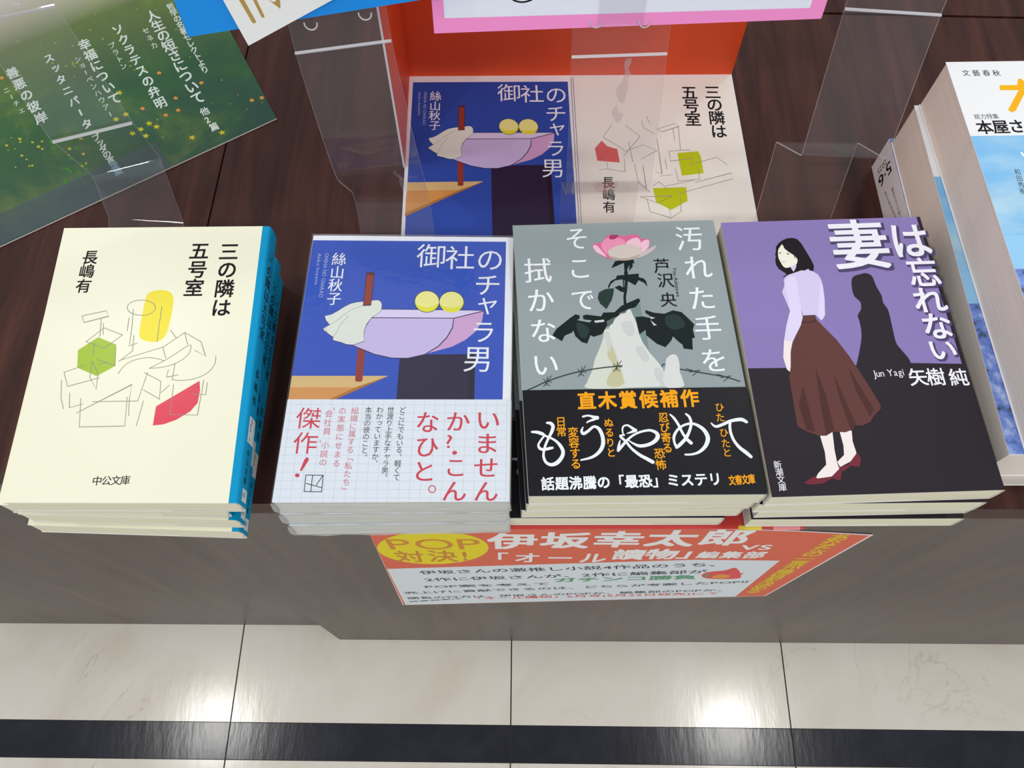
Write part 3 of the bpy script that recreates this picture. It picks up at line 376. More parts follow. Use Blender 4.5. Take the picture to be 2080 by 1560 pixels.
["P","florg",1,0,[[-73.16,50.59],[-73.43,51.3],[-73.38,51.91],[-73.95,52.02],[-74.54,52.47],[-74.04,52.86],[-73.48,52.9],[-73.66,53.52],[-73.54,54.21],[-72.96,53.74],[-72.67,53.15],[-72.21,53.43],[-71.54,53.4],[-71.68,52.72],[-72.06,52.32],[-71.6,51.87],[-71.31,51.16],[-71.97,51.21],[-72.5,51.56],[-72.67,51.0]] ],
["P","florg",1,0,[[-60.73,37.52],[-61.35,37.89],[-61.72,38.42],[-62.12,38.06],[-62.75,37.97],[-62.72,38.68],[-62.42,39.14],[-62.93,39.51],[-63.31,40.17],[-62.67,40.24],[-62.11,39.99],[-62.03,40.58],[-61.62,41.08],[-61.26,40.41],[-61.22,39.79],[-60.65,39.79],[-60.02,39.44],[-60.44,38.95],[-60.97,38.82],[-60.71,38.23]] ],
["P","florg",1,0,[[-54.73,38.69],[-54.37,39.24],[-53.87,39.45],[-54.2,40.02],[-54.26,40.75],[-53.61,40.46],[-53.19,39.96],[-52.84,40.39],[-52.22,40.57],[-52.18,39.85],[-52.42,39.33],[-51.88,39.03],[-51.43,38.41],[-52.05,38.25],[-52.63,38.43],[-52.64,37.81],[-52.98,37.25],[-53.41,37.88],[-53.52,38.5],[-54.07,38.42]] ],
["P","florg",1,0,[[-50.28,47.99],[-50.8,48.54],[-51.02,49.16],[-51.53,48.96],[-52.21,49.09],[-51.96,49.73],[-51.52,50.06],[-51.93,50.57],[-52.12,51.3],[-51.45,51.15],[-50.95,50.73],[-50.69,51.24],[-50.13,51.56],[-49.96,50.83],[-50.1,50.24],[-49.53,50.05],[-48.99,49.51],[-49.56,49.21],[-50.14,49.27],[-50.05,48.64]] ],
["P","florg",1,0,[[-29.79,52.37],[-30.47,52.6],[-30.93,53.06],[-31.25,52.58],[-31.85,52.33],[-31.96,53.07],[-31.75,53.64],[-32.32,53.89],[-32.81,54.48],[-32.2,54.72],[-31.61,54.6],[-31.64,55.24],[-31.34,55.86],[-30.85,55.26],[-30.7,54.62],[-30.15,54.76],[-29.46,54.55],[-29.78,53.94],[-30.28,53.67],[-29.91,53.12]] ],
["P","florg",1,0,[[-3.05,20.83],[-2.65,21.36],[-2.11,21.55],[-2.41,22.12],[-2.43,22.84],[-1.78,22.53],[-1.38,22.02],[-0.99,22.43],[-0.34,22.58],[-0.34,21.86],[-0.62,21.36],[-0.08,21.04],[0.34,20.41],[-0.32,20.28],[-0.9,20.47],[-0.95,19.87],[-1.34,19.33],[-1.74,19.97],[-1.82,20.59],[-2.39,20.54]] ],
["P","florg",1,0,[[-6.26,22.98],[-6.63,22.43],[-7.15,22.22],[-6.83,21.65],[-6.78,20.93],[-7.44,21.21],[-7.86,21.7],[-8.23,21.28],[-8.86,21.09],[-8.9,21.82],[-8.64,22.33],[-9.19,22.63],[-9.63,23.24],[-8.99,23.41],[-8.41,23.23],[-8.38,23.85],[-8.02,24.41],[-7.59,23.79],[-7.49,23.16],[-6.92,23.24]] ],
["P","florg",1,0,[[-144.29,127.69],[-144.14,126.91],[-144.3,126.31],[-143.74,126.06],[-143.22,125.45],[-143.8,125.19],[-144.37,125.3],[-144.3,124.63],[-144.54,123.97],[-145.05,124.6],[-145.24,125.26],[-145.76,125.1],[-146.42,125.3],[-146.16,125.94],[-145.71,126.24],[-146.1,126.81],[-146.27,127.6],[-145.61,127.37],[-145.13,126.9],[-144.86,127.41]] ],
["P","florg",1,0,[[-51.85,78.58],[-51.61,77.83],[-51.69,77.2],[-51.1,77.08],[-50.51,76.59],[-51.04,76.2],[-51.63,76.18],[-51.47,75.53],[-51.63,74.82],[-52.2,75.33],[-52.48,75.94],[-52.97,75.67],[-53.66,75.72],[-53.48,76.42],[-53.07,76.82],[-53.53,77.3],[-53.8,78.04],[-53.11,77.97],[-52.58,77.6],[-52.38,78.17]] ],
["P","flyel",1,0,[[-80.08,33.87],[-80.47,34.72],[-80.47,35.48],[-81.17,35.54],[-81.93,36.04],[-81.37,36.58],[-80.7,36.68],[-80.98,37.43],[-80.9,38.3],[-80.16,37.77],[-79.74,37.08],[-79.21,37.48],[-78.41,37.51],[-78.51,36.65],[-78.93,36.12],[-78.32,35.62],[-77.9,34.77],[-78.71,34.77],[-79.38,35.13],[-79.53,34.42]] ],
["P","flyel",1,0,[[-75.45,39.36],[-74.64,39.37],[-73.97,39.0],[-73.81,39.71],[-73.25,40.27],[-72.86,39.41],[-72.87,38.65],[-72.16,38.58],[-71.4,38.07],[-71.97,37.54],[-72.65,37.44],[-72.37,36.68],[-72.46,35.82],[-73.2,36.34],[-73.61,37.04],[-74.15,36.64],[-74.96,36.61],[-74.85,37.47],[-74.43,38.0],[-75.04,38.51]] ],
["P","flyel",1,0,[[-86.55,33.62],[-86.7,34.51],[-86.48,35.18],[-87.16,35.49],[-87.77,36.2],[-87.05,36.48],[-86.35,36.33],[-86.41,37.09],[-86.07,37.83],[-85.48,37.1],[-85.27,36.34],[-84.62,36.5],[-83.81,36.24],[-84.16,35.52],[-84.74,35.2],[-84.28,34.54],[-84.11,33.64],[-84.92,33.92],[-85.48,34.49],[-85.84,33.92]] ],
["P","flyel",1,0,[[-69.92,30.58],[-70.51,31.31],[-70.71,32.07],[-71.37,31.92],[-72.18,32.18],[-71.82,32.9],[-71.24,33.22],[-71.69,33.88],[-71.85,34.78],[-71.03,34.5],[-70.47,33.93],[-70.1,34.5],[-69.37,34.79],[-69.24,33.89],[-69.47,33.22],[-68.79,32.91],[-68.18,32.19],[-68.92,31.92],[-69.62,32.08],[-69.57,31.31]] ],
["P","flyel",1,0,[[-34.33,4.67],[-35.1,5.14],[-35.54,5.8],[-36.05,5.38],[-36.86,5.3],[-36.78,6.15],[-36.39,6.7],[-37.01,7.16],[-37.46,7.97],[-36.65,8.03],[-35.96,7.71],[-35.83,8.42],[-35.31,9.0],[-34.88,8.18],[-34.85,7.43],[-34.15,7.41],[-33.37,6.96],[-33.92,6.39],[-34.59,6.25],[-34.28,5.53]] ],
["P","flyel",1,0,[[-53.83,10.48],[-54.24,11.3],[-54.26,12.04],[-54.96,12.08],[-55.73,12.55],[-55.18,13.1],[-54.52,13.22],[-54.82,13.95],[-54.76,14.81],[-54.0,14.32],[-53.57,13.65],[-53.06,14.07],[-52.26,14.13],[-52.34,13.28],[-52.74,12.74],[-52.12,12.27],[-51.68,11.45],[-52.49,11.41],[-53.16,11.75],[-53.3,11.04]] ],
["P","flyel",1,0,[[-81.9,53.57],[-82.36,52.91],[-82.99,52.68],[-82.6,51.95],[-82.54,51.04],[-83.34,51.44],[-83.85,52.08],[-84.29,51.57],[-85.06,51.38],[-85.1,52.28],[-84.78,52.91],[-85.45,53.32],[-85.98,54.11],[-85.21,54.28],[-84.5,54.03],[-84.47,54.79],[-84.03,55.48],[-83.51,54.67],[-83.39,53.88],[-82.71,53.95]] ],
["P","flyel",1,0,[[-37.23,15.01],[-37.25,14.13],[-37.61,13.55],[-36.97,13.12],[-36.47,12.33],[-37.27,12.21],[-37.97,12.49],[-38.06,11.76],[-38.54,11.14],[-39.02,11.94],[-39.09,12.7],[-39.79,12.67],[-40.58,13.08],[-40.07,13.68],[-39.42,13.87],[-39.77,14.59],[-39.77,15.47],[-38.99,15.04],[-38.51,14.4],[-38.02,14.87]] ],
["P","flyel",1,0,[[-78.02,31.01],[-77.9,30.12],[-78.16,29.47],[-77.48,29.13],[-76.9,28.4],[-77.63,28.16],[-78.33,28.34],[-78.3,27.59],[-78.67,26.88],[-79.24,27.62],[-79.42,28.38],[-80.07,28.25],[-80.88,28.54],[-80.5,29.24],[-79.91,29.53],[-80.35,30.2],[-80.48,31.09],[-79.68,30.78],[-79.13,30.2],[-78.74,30.75]] ],
["P","flyel",1,0,[[-90.04,54.28],[-89.89,53.36],[-90.12,52.68],[-89.43,52.36],[-88.81,51.64],[-89.54,51.36],[-90.24,51.51],[-90.18,50.73],[-90.52,49.98],[-91.11,50.72],[-91.33,51.49],[-91.98,51.32],[-92.8,51.58],[-92.44,52.32],[-91.87,52.65],[-92.33,53.32],[-92.51,54.24],[-91.69,53.96],[-91.12,53.38],[-90.76,53.97]] ],
["P","flyel",1,0,[[-81.22,70.85],[-81.75,71.67],[-81.88,72.48],[-82.57,72.4],[-83.39,72.77],[-82.93,73.46],[-82.29,73.71],[-82.69,74.45],[-82.75,75.39],[-81.94,74.99],[-81.42,74.34],[-80.97,74.88],[-80.19,75.09],[-80.15,74.15],[-80.47,73.5],[-79.79,73.09],[-79.25,72.28],[-80.04,72.1],[-80.75,72.35],[-80.78,71.56]] ],
["P","flyel",1,0,[[-151.94,54.55],[-151.98,54.08],[-152.2,53.79],[-151.87,53.5],[-151.63,53.03],[-152.06,53.04],[-152.43,53.25],[-152.5,52.86],[-152.78,52.56],[-153.01,53.04],[-153.02,53.45],[-153.39,53.5],[-153.81,53.79],[-153.51,54.07],[-153.16,54.12],[-153.32,54.54],[-153.29,55.02],[-152.88,54.72],[-152.65,54.33],[-152.37,54.54]] ],
["P","flyel",1,0,[[-116.46,49.56],[-116.12,49.23],[-115.96,48.85],[-115.66,48.99],[-115.25,48.92],[-115.37,48.52],[-115.62,48.3],[-115.35,48.0],[-115.2,47.54],[-115.61,47.62],[-115.92,47.87],[-116.05,47.54],[-116.37,47.33],[-116.51,47.78],[-116.45,48.15],[-116.8,48.25],[-117.15,48.57],[-116.83,48.77],[-116.48,48.75],[-116.57,49.14]] ],
["P","flyel",1,0,[[-137.51,57.69],[-137.87,57.86],[-138.1,58.15],[-138.28,57.92],[-138.62,57.83],[-138.65,58.24],[-138.52,58.52],[-138.82,58.7],[-139.07,59.06],[-138.73,59.13],[-138.42,59.02],[-138.42,59.37],[-138.24,59.67],[-138.0,59.31],[-137.93,58.96],[-137.63,58.99],[-137.27,58.82],[-137.46,58.53],[-137.73,58.42],[-137.55,58.09]] ],
["P","flyel",1,0,[[-119.92,26.39],[-119.95,26.81],[-119.8,27.1],[-120.12,27.29],[-120.37,27.66],[-120.01,27.73],[-119.68,27.61],[-119.67,27.96],[-119.48,28.27],[-119.23,27.9],[-119.17,27.53],[-118.85,27.56],[-118.47,27.38],[-118.68,27.08],[-118.97,26.97],[-118.78,26.64],[-118.75,26.22],[-119.12,26.41],[-119.36,26.71],[-119.57,26.47]] ],
["P","flyel",1,0,[[-117.63,36.13],[-117.67,35.61],[-117.91,35.28],[-117.53,34.98],[-117.27,34.47],[-117.75,34.45],[-118.16,34.67],[-118.23,34.24],[-118.54,33.9],[-118.8,34.41],[-118.82,34.87],[-119.24,34.91],[-119.7,35.21],[-119.38,35.54],[-118.98,35.61],[-119.17,36.06],[-119.14,36.59],[-118.68,36.28],[-118.42,35.86],[-118.11,36.1]] ],
["P","flyel",1,0,[[-140.86,52.51],[-140.6,52.79],[-140.28,52.84],[-140.43,53.22],[-140.41,53.65],[-140.04,53.39],[-139.82,53.05],[-139.57,53.25],[-139.18,53.27],[-139.21,52.84],[-139.4,52.57],[-139.09,52.31],[-138.87,51.89],[-139.27,51.88],[-139.6,52.06],[-139.66,51.71],[-139.91,51.42],[-140.12,51.85],[-140.14,52.23],[-140.48,52.26]] ],
["P","flyel",1,0,[[-157.66,65.92],[-158.13,66.0],[-158.49,66.29],[-158.63,65.9],[-158.98,65.65],[-159.15,66.18],[-159.1,66.61],[-159.51,66.73],[-159.91,67.1],[-159.55,67.34],[-159.15,67.32],[-159.27,67.78],[-159.16,68.26],[-158.77,67.88],[-158.57,67.44],[-158.24,67.6],[-157.77,67.53],[-157.88,67.05],[-158.16,66.8],[-157.84,66.44]] ],
["P","flyel",1,0,[[-168.27,63.03],[-167.98,63.04],[-167.73,62.91],[-167.69,63.18],[-167.51,63.4],[-167.35,63.08],[-167.33,62.79],[-167.08,62.77],[-166.79,62.58],[-166.98,62.38],[-167.22,62.33],[-167.1,62.05],[-167.11,61.72],[-167.39,61.92],[-167.55,62.18],[-167.73,62.02],[-168.02,62.0],[-168.0,62.33],[-167.87,62.53],[-168.1,62.72]] ],
["P","flyel",1,0,[[-141.27,54.05],[-141.62,54.58],[-141.71,55.09],[-142.14,55.05],[-142.66,55.3],[-142.39,55.72],[-141.99,55.87],[-142.25,56.35],[-142.31,56.94],[-141.79,56.68],[-141.46,56.26],[-141.18,56.59],[-140.7,56.71],[-140.66,56.12],[-140.84,55.71],[-140.41,55.44],[-140.06,54.92],[-140.55,54.82],[-141.0,54.99],[-141.01,54.49]] ],
["P","flyel",1,0,[[-144.04,60.1],[-144.14,60.57],[-144.04,60.92],[-144.39,61.08],[-144.71,61.45],[-144.35,61.6],[-144.0,61.53],[-144.04,61.93],[-143.89,62.32],[-143.58,61.94],[-143.46,61.54],[-143.13,61.63],[-142.72,61.5],[-142.88,61.12],[-143.16,60.94],[-142.92,60.6],[-142.81,60.13],[-143.23,60.27],[-143.52,60.56],[-143.69,60.26]] ],
["P","flyel",1,0,[[-151.71,49.87],[-151.4,49.83],[-151.15,49.65],[-151.07,49.91],[-150.84,50.09],[-150.72,49.74],[-150.74,49.46],[-150.47,49.39],[-150.19,49.16],[-150.43,48.99],[-150.69,48.99],[-150.6,48.69],[-150.66,48.37],[-150.93,48.61],[-151.07,48.9],[-151.28,48.78],[-151.59,48.81],[-151.53,49.13],[-151.35,49.3],[-151.57,49.53]] ],
["P","flyel",1,0,[[-114.9,46.57],[-115.01,46.82],[-115.0,47.04],[-115.21,47.06],[-115.42,47.22],[-115.26,47.37],[-115.06,47.39],[-115.14,47.61],[-115.12,47.86],[-114.9,47.7],[-114.79,47.49],[-114.63,47.6],[-114.4,47.6],[-114.44,47.35],[-114.56,47.2],[-114.38,47.05],[-114.27,46.8],[-114.5,46.81],[-114.69,46.92],[-114.74,46.72]] ],
["P","flyel",1,0,[[-127.42,38.48],[-127.38,38.78],[-127.24,38.96],[-127.45,39.15],[-127.6,39.45],[-127.32,39.45],[-127.08,39.31],[-127.03,39.56],[-126.84,39.75],[-126.7,39.45],[-126.7,39.18],[-126.45,39.15],[-126.19,38.96],[-126.38,38.78],[-126.62,38.75],[-126.52,38.48],[-126.54,38.18],[-126.81,38.37],[-126.95,38.62],[-127.14,38.48]] ],
["P","flyel",1,0,[[-159.05,63.09],[-158.88,62.88],[-158.82,62.67],[-158.64,62.71],[-158.42,62.64],[-158.51,62.43],[-158.66,62.34],[-158.53,62.15],[-158.47,61.9],[-158.69,61.98],[-158.85,62.14],[-158.95,61.98],[-159.14,61.89],[-159.19,62.15],[-159.13,62.34],[-159.32,62.43],[-159.5,62.63],[-159.3,62.71],[-159.11,62.66],[-159.14,62.88]] ],
["P","flyel",1,0,[[-121.16,26.27],[-121.46,25.99],[-121.83,25.95],[-121.67,25.54],[-121.71,25.07],[-122.12,25.37],[-122.34,25.75],[-122.63,25.55],[-123.06,25.55],[-123.01,26.01],[-122.78,26.29],[-123.11,26.57],[-123.34,27.03],[-122.9,27.02],[-122.54,26.81],[-122.46,27.19],[-122.17,27.48],[-121.95,27.01],[-121.95,26.6],[-121.57,26.55]] ],
["P","flyel",1,0,[[-166.4,73.46],[-166.21,72.88],[-166.26,72.4],[-165.81,72.27],[-165.36,71.86],[-165.76,71.59],[-166.19,71.61],[-166.06,71.11],[-166.17,70.57],[-166.61,70.99],[-166.83,71.48],[-167.2,71.29],[-167.71,71.37],[-167.59,71.89],[-167.29,72.18],[-167.65,72.57],[-167.86,73.15],[-167.34,73.06],[-166.93,72.75],[-166.79,73.18]] ],
["P","flyel",1,0,[[-148.91,43.46],[-148.86,43.0],[-148.99,42.69],[-148.65,42.49],[-148.37,42.11],[-148.74,42.02],[-149.08,42.13],[-149.07,41.75],[-149.26,41.41],[-149.54,41.8],[-149.62,42.19],[-149.95,42.15],[-150.35,42.32],[-150.15,42.66],[-149.86,42.78],[-150.07,43.13],[-150.13,43.59],[-149.73,43.4],[-149.47,43.09],[-149.27,43.35]] ],
["P","flyel",1,0,[[-149.93,64.37],[-150.25,64.63],[-150.41,64.96],[-150.65,64.81],[-151.0,64.84],[-150.93,65.21],[-150.74,65.42],[-150.99,65.67],[-151.15,66.06],[-150.8,66.02],[-150.52,65.83],[-150.43,66.13],[-150.18,66.35],[-150.03,65.95],[-150.05,65.62],[-149.74,65.56],[-149.43,65.3],[-149.69,65.09],[-149.98,65.08],[-149.88,64.74]] ],
["P","flyel",1,0,[[-150.39,42.56],[-150.69,42.55],[-150.96,42.69],[-151.0,42.41],[-151.19,42.19],[-151.36,42.52],[-151.38,42.82],[-151.64,42.84],[-151.94,43.03],[-151.74,43.24],[-151.49,43.29],[-151.62,43.58],[-151.61,43.92],[-151.32,43.72],[-151.14,43.45],[-150.95,43.61],[-150.65,43.63],[-150.67,43.3],[-150.81,43.08],[-150.57,42.89]] ],
["P","flyel",1,0,[[-165.25,73.67],[-165.13,74.13],[-164.85,74.37],[-165.15,74.73],[-165.33,75.26],[-164.86,75.15],[-164.51,74.86],[-164.37,75.24],[-164.01,75.47],[-163.85,74.95],[-163.91,74.53],[-163.51,74.4],[-163.12,74.02],[-163.49,73.8],[-163.88,73.83],[-163.78,73.38],[-163.89,72.91],[-164.28,73.3],[-164.46,73.74],[-164.79,73.58]] ],
["P","flyel",1,0,[[-151.1,67.78],[-150.78,68.16],[-150.37,68.26],[-150.59,68.75],[-150.59,69.34],[-150.09,69.02],[-149.79,68.57],[-149.48,68.86],[-148.98,68.91],[-148.99,68.33],[-149.22,67.96],[-148.81,67.64],[-148.5,67.09],[-149.01,67.05],[-149.45,67.27],[-149.51,66.79],[-149.82,66.4],[-150.11,66.95],[-150.16,67.46],[-150.6,67.48]] ],
["P","flyel",1,0,[[-154.05,70.96],[-154.23,71.17],[-154.3,71.39],[-154.48,71.34],[-154.71,71.4],[-154.63,71.62],[-154.47,71.72],[-154.61,71.91],[-154.68,72.18],[-154.45,72.1],[-154.28,71.94],[-154.19,72.11],[-154.0,72.21],[-153.94,71.95],[-153.99,71.75],[-153.8,71.66],[-153.61,71.46],[-153.81,71.37],[-154.01,71.41],[-153.98,71.18]] ],
["P","flyel",1,0,[[-128.77,53.82],[-128.57,53.89],[-128.38,53.84],[-128.4,54.06],[-128.3,54.27],[-128.14,54.06],[-128.08,53.84],[-127.9,53.88],[-127.67,53.8],[-127.77,53.6],[-127.93,53.51],[-127.8,53.32],[-127.75,53.07],[-127.98,53.15],[-128.14,53.32],[-128.24,53.16],[-128.43,53.08],[-128.47,53.33],[-128.41,53.52],[-128.6,53.61]] ],
["P","flyel",1,0,[[-159.45,46.93],[-159.21,46.95],[-159.0,46.84],[-158.98,47.07],[-158.83,47.25],[-158.69,46.99],[-158.67,46.75],[-158.46,46.74],[-158.23,46.6],[-158.38,46.42],[-158.57,46.38],[-158.47,46.15],[-158.47,45.88],[-158.7,46.03],[-158.84,46.24],[-158.99,46.11],[-159.22,46.09],[-159.22,46.35],[-159.11,46.53],[-159.3,46.67]] ],
["P","flyel",1,0,[[-126.15,44.2],[-125.7,44.41],[-125.25,44.34],[-125.32,44.84],[-125.15,45.34],[-124.73,44.88],[-124.56,44.38],[-124.16,44.52],[-123.63,44.38],[-123.82,43.88],[-124.17,43.65],[-123.85,43.23],[-123.7,42.64],[-124.22,42.8],[-124.61,43.15],[-124.81,42.75],[-125.25,42.53],[-125.39,43.12],[-125.28,43.57],[-125.73,43.75]] ],
["P","flyel",1,0,[[-155.47,61.45],[-155.33,61.62],[-155.16,61.66],[-155.25,61.87],[-155.26,62.12],[-155.05,61.99],[-154.92,61.8],[-154.79,61.92],[-154.58,61.95],[-154.58,61.7],[-154.67,61.54],[-154.5,61.41],[-154.36,61.18],[-154.58,61.16],[-154.76,61.25],[-154.78,61.05],[-154.91,60.88],[-155.04,61.11],[-155.06,61.33],[-155.25,61.33]] ],
["P","flyel2",1,0,[[-134.37,122.26],[-134.0,122.39],[-133.66,122.29],[-133.67,122.69],[-133.49,123.07],[-133.21,122.67],[-133.12,122.27],[-132.79,122.33],[-132.39,122.18],[-132.58,121.81],[-132.87,121.66],[-132.66,121.3],[-132.59,120.83],[-132.99,120.99],[-133.26,121.3],[-133.45,121.01],[-133.81,120.88],[-133.87,121.35],[-133.74,121.69],[-134.08,121.87]] ],
["P","flyel2",1,0,[[-137.41,149.13],[-137.57,149.41],[-137.6,149.68],[-137.81,149.67],[-138.06,149.81],[-137.91,150.02],[-137.71,150.09],[-137.82,150.34],[-137.83,150.64],[-137.58,150.49],[-137.43,150.27],[-137.28,150.43],[-137.04,150.48],[-137.04,150.18],[-137.14,149.97],[-136.94,149.82],[-136.78,149.55],[-137.03,149.51],[-137.25,149.61],[-137.27,149.35]] ],
["P","flyel2",1,0,[[-133.47,122.48],[-133.7,122.53],[-133.87,122.68],[-133.95,122.49],[-134.13,122.37],[-134.2,122.64],[-134.17,122.86],[-134.36,122.92],[-134.56,123.11],[-134.37,123.23],[-134.17,123.21],[-134.21,123.44],[-134.15,123.68],[-133.96,123.49],[-133.88,123.26],[-133.71,123.34],[-133.47,123.29],[-133.55,123.06],[-133.69,122.93],[-133.54,122.75]] ],
["P","flyel2",1,0,[[-98.24,113.29],[-98.0,113.68],[-97.66,113.82],[-97.88,114.23],[-97.92,114.75],[-97.48,114.54],[-97.19,114.18],[-96.95,114.48],[-96.54,114.6],[-96.51,114.08],[-96.68,113.72],[-96.31,113.5],[-96.01,113.05],[-96.44,112.94],[-96.82,113.08],[-96.84,112.64],[-97.07,112.24],[-97.36,112.69],[-97.43,113.14],[-97.8,113.09]] ],
["P","flyel2",1,0,[[-99.35,112.51],[-99.15,112.08],[-99.14,111.69],[-98.8,111.66],[-98.43,111.42],[-98.7,111.13],[-99.02,111.07],[-98.88,110.69],[-98.91,110.24],[-99.28,110.5],[-99.49,110.85],[-99.74,110.63],[-100.13,110.6],[-100.09,111.04],[-99.89,111.33],[-100.19,111.58],[-100.4,112.0],[-100.01,112.02],[-99.68,111.84],[-99.61,112.21]] ],
["P","flyel2",1,0,[[-112.62,142.72],[-112.68,142.45],[-112.82,142.29],[-112.65,142.1],[-112.55,141.81],[-112.8,141.84],[-113.0,141.98],[-113.07,141.76],[-113.26,141.6],[-113.36,141.89],[-113.34,142.14],[-113.55,142.19],[-113.78,142.38],[-113.58,142.53],[-113.37,142.54],[-113.43,142.8],[-113.37,143.07],[-113.16,142.87],[-113.05,142.63],[-112.87,142.74]] ],
["P","flyel2",1,0,[[-102.77,103.11],[-102.53,102.9],[-102.4,102.65],[-102.2,102.77],[-101.92,102.76],[-101.98,102.46],[-102.14,102.28],[-101.94,102.09],[-101.82,101.78],[-102.1,101.8],[-102.32,101.95],[-102.39,101.7],[-102.6,101.52],[-102.71,101.83],[-102.69,102.1],[-102.94,102.14],[-103.19,102.34],[-102.98,102.52],[-102.74,102.53],[-102.82,102.81]] ],
["P","flyel2",1,0,[[-105.21,115.24],[-104.82,115.28],[-104.48,115.11],[-104.42,115.49],[-104.18,115.81],[-103.96,115.38],[-103.93,114.98],[-103.59,114.97],[-103.2,114.74],[-103.46,114.44],[-103.79,114.35],[-103.63,113.97],[-103.64,113.51],[-104.02,113.75],[-104.24,114.1],[-104.49,113.87],[-104.88,113.81],[-104.85,114.27],[-104.67,114.57],[-104.98,114.81]] ],
["P","flyel2",1,0,[[-111.05,117.45],[-111.19,117.21],[-111.38,117.12],[-111.25,116.88],[-111.22,116.58],[-111.48,116.7],[-111.65,116.9],[-111.78,116.72],[-112.02,116.64],[-112.05,116.95],[-111.96,117.17],[-112.17,117.29],[-112.36,117.55],[-112.11,117.62],[-111.88,117.55],[-111.88,117.81],[-111.75,118.05],[-111.58,117.79],[-111.53,117.52],[-111.31,117.56]] ],
["P","flyel2",1,0,[[-89.09,129.68],[-89.41,129.37],[-89.79,129.32],[-89.64,128.87],[-89.7,128.37],[-90.11,128.68],[-90.33,129.09],[-90.63,128.86],[-91.07,128.84],[-91.0,129.34],[-90.76,129.65],[-91.09,129.95],[-91.31,130.45],[-90.86,130.45],[-90.5,130.23],[-90.4,130.65],[-90.09,130.97],[-89.88,130.47],[-89.89,130.02],[-89.5,129.98]] ],
["P","flyel2",1,0,[[-103.53,137.75],[-103.92,138.05],[-104.12,138.45],[-104.41,138.24],[-104.84,138.23],[-104.77,138.71],[-104.54,139.0],[-104.85,139.3],[-105.05,139.78],[-104.62,139.77],[-104.28,139.55],[-104.18,139.95],[-103.88,140.26],[-103.68,139.77],[-103.7,139.34],[-103.33,139.29],[-102.93,139.0],[-103.25,138.7],[-103.61,138.66],[-103.47,138.23]] ],
["P","flyel2",1,0,[[-96.2,108.35],[-96.36,108.55],[-96.42,108.75],[-96.59,108.7],[-96.8,108.76],[-96.72,108.96],[-96.57,109.06],[-96.7,109.24],[-96.75,109.48],[-96.53,109.42],[-96.38,109.27],[-96.29,109.43],[-96.11,109.53],[-96.06,109.28],[-96.12,109.09],[-95.94,109.02],[-95.77,108.83],[-95.96,108.74],[-96.14,108.77],[-96.12,108.56]] ],
["P","flyel2",1,0,[[-110.44,122.04],[-110.65,121.7],[-110.94,121.58],[-110.76,121.23],[-110.72,120.78],[-111.1,120.96],[-111.34,121.27],[-111.55,121.01],[-111.9,120.91],[-111.93,121.36],[-111.79,121.67],[-112.1,121.87],[-112.36,122.25],[-112.0,122.34],[-111.67,122.23],[-111.66,122.61],[-111.46,122.95],[-111.21,122.56],[-111.14,122.17],[-110.82,122.21]] ],
["P","flyel2",1,0,[[-124.64,152.7],[-125.07,152.68],[-125.43,152.87],[-125.5,152.46],[-125.78,152.12],[-126.0,152.61],[-126.02,153.05],[-126.39,153.07],[-126.8,153.35],[-126.51,153.67],[-126.15,153.75],[-126.31,154.18],[-126.29,154.68],[-125.88,154.4],[-125.65,154.0],[-125.38,154.25],[-124.95,154.28],[-124.99,153.78],[-125.2,153.46],[-124.87,153.18]] ],
["P","flyel2",1,0,[[-94.3,131.62],[-94.18,131.14],[-94.26,130.76],[-93.91,130.65],[-93.57,130.31],[-93.91,130.1],[-94.26,130.13],[-94.19,129.72],[-94.32,129.29],[-94.65,129.64],[-94.79,130.03],[-95.1,129.89],[-95.51,129.97],[-95.37,130.39],[-95.11,130.61],[-95.37,130.93],[-95.5,131.4],[-95.09,131.32],[-94.78,131.06],[-94.63,131.4]] ],
["P","flyel2",1,0,[[-99.39,114.26],[-99.65,114.7],[-99.7,115.11],[-100.05,115.09],[-100.46,115.3],[-100.21,115.64],[-99.89,115.76],[-100.08,116.15],[-100.09,116.64],[-99.69,116.42],[-99.44,116.07],[-99.2,116.34],[-98.8,116.43],[-98.79,115.94],[-98.97,115.61],[-98.63,115.39],[-98.37,114.96],[-98.77,114.88],[-99.13,115.02],[-99.16,114.62]] ],
["P","flyel2",1,0,[[-34.88,117.05],[-34.75,116.58],[-34.83,116.19],[-34.47,116.1],[-34.12,115.78],[-34.46,115.56],[-34.82,115.56],[-34.75,115.15],[-34.87,114.72],[-35.21,115.05],[-35.36,115.43],[-35.67,115.28],[-36.09,115.32],[-35.96,115.75],[-35.69,115.99],[-35.96,116.3],[-36.1,116.76],[-35.68,116.7],[-35.36,116.46],[-35.22,116.81]] ],
["P","flyel2",1,0,[[-55.73,112.06],[-55.94,112.08],[-56.1,112.2],[-56.17,112.02],[-56.33,111.89],[-56.4,112.13],[-56.38,112.32],[-56.56,112.36],[-56.74,112.51],[-56.57,112.64],[-56.39,112.64],[-56.44,112.85],[-56.39,113.07],[-56.21,112.91],[-56.13,112.72],[-55.98,112.8],[-55.77,112.79],[-55.82,112.57],[-55.95,112.44],[-55.81,112.29]] ],
["P","flyel2",1,0,[[-46.03,110.13],[-45.64,109.95],[-45.39,109.64],[-45.17,109.91],[-44.79,110.03],[-44.77,109.57],[-44.92,109.24],[-44.59,109.05],[-44.33,108.66],[-44.71,108.55],[-45.06,108.66],[-45.08,108.27],[-45.29,107.91],[-45.55,108.31],[-45.61,108.7],[-45.94,108.65],[-46.34,108.82],[-46.12,109.17],[-45.81,109.31],[-46.0,109.66]] ],
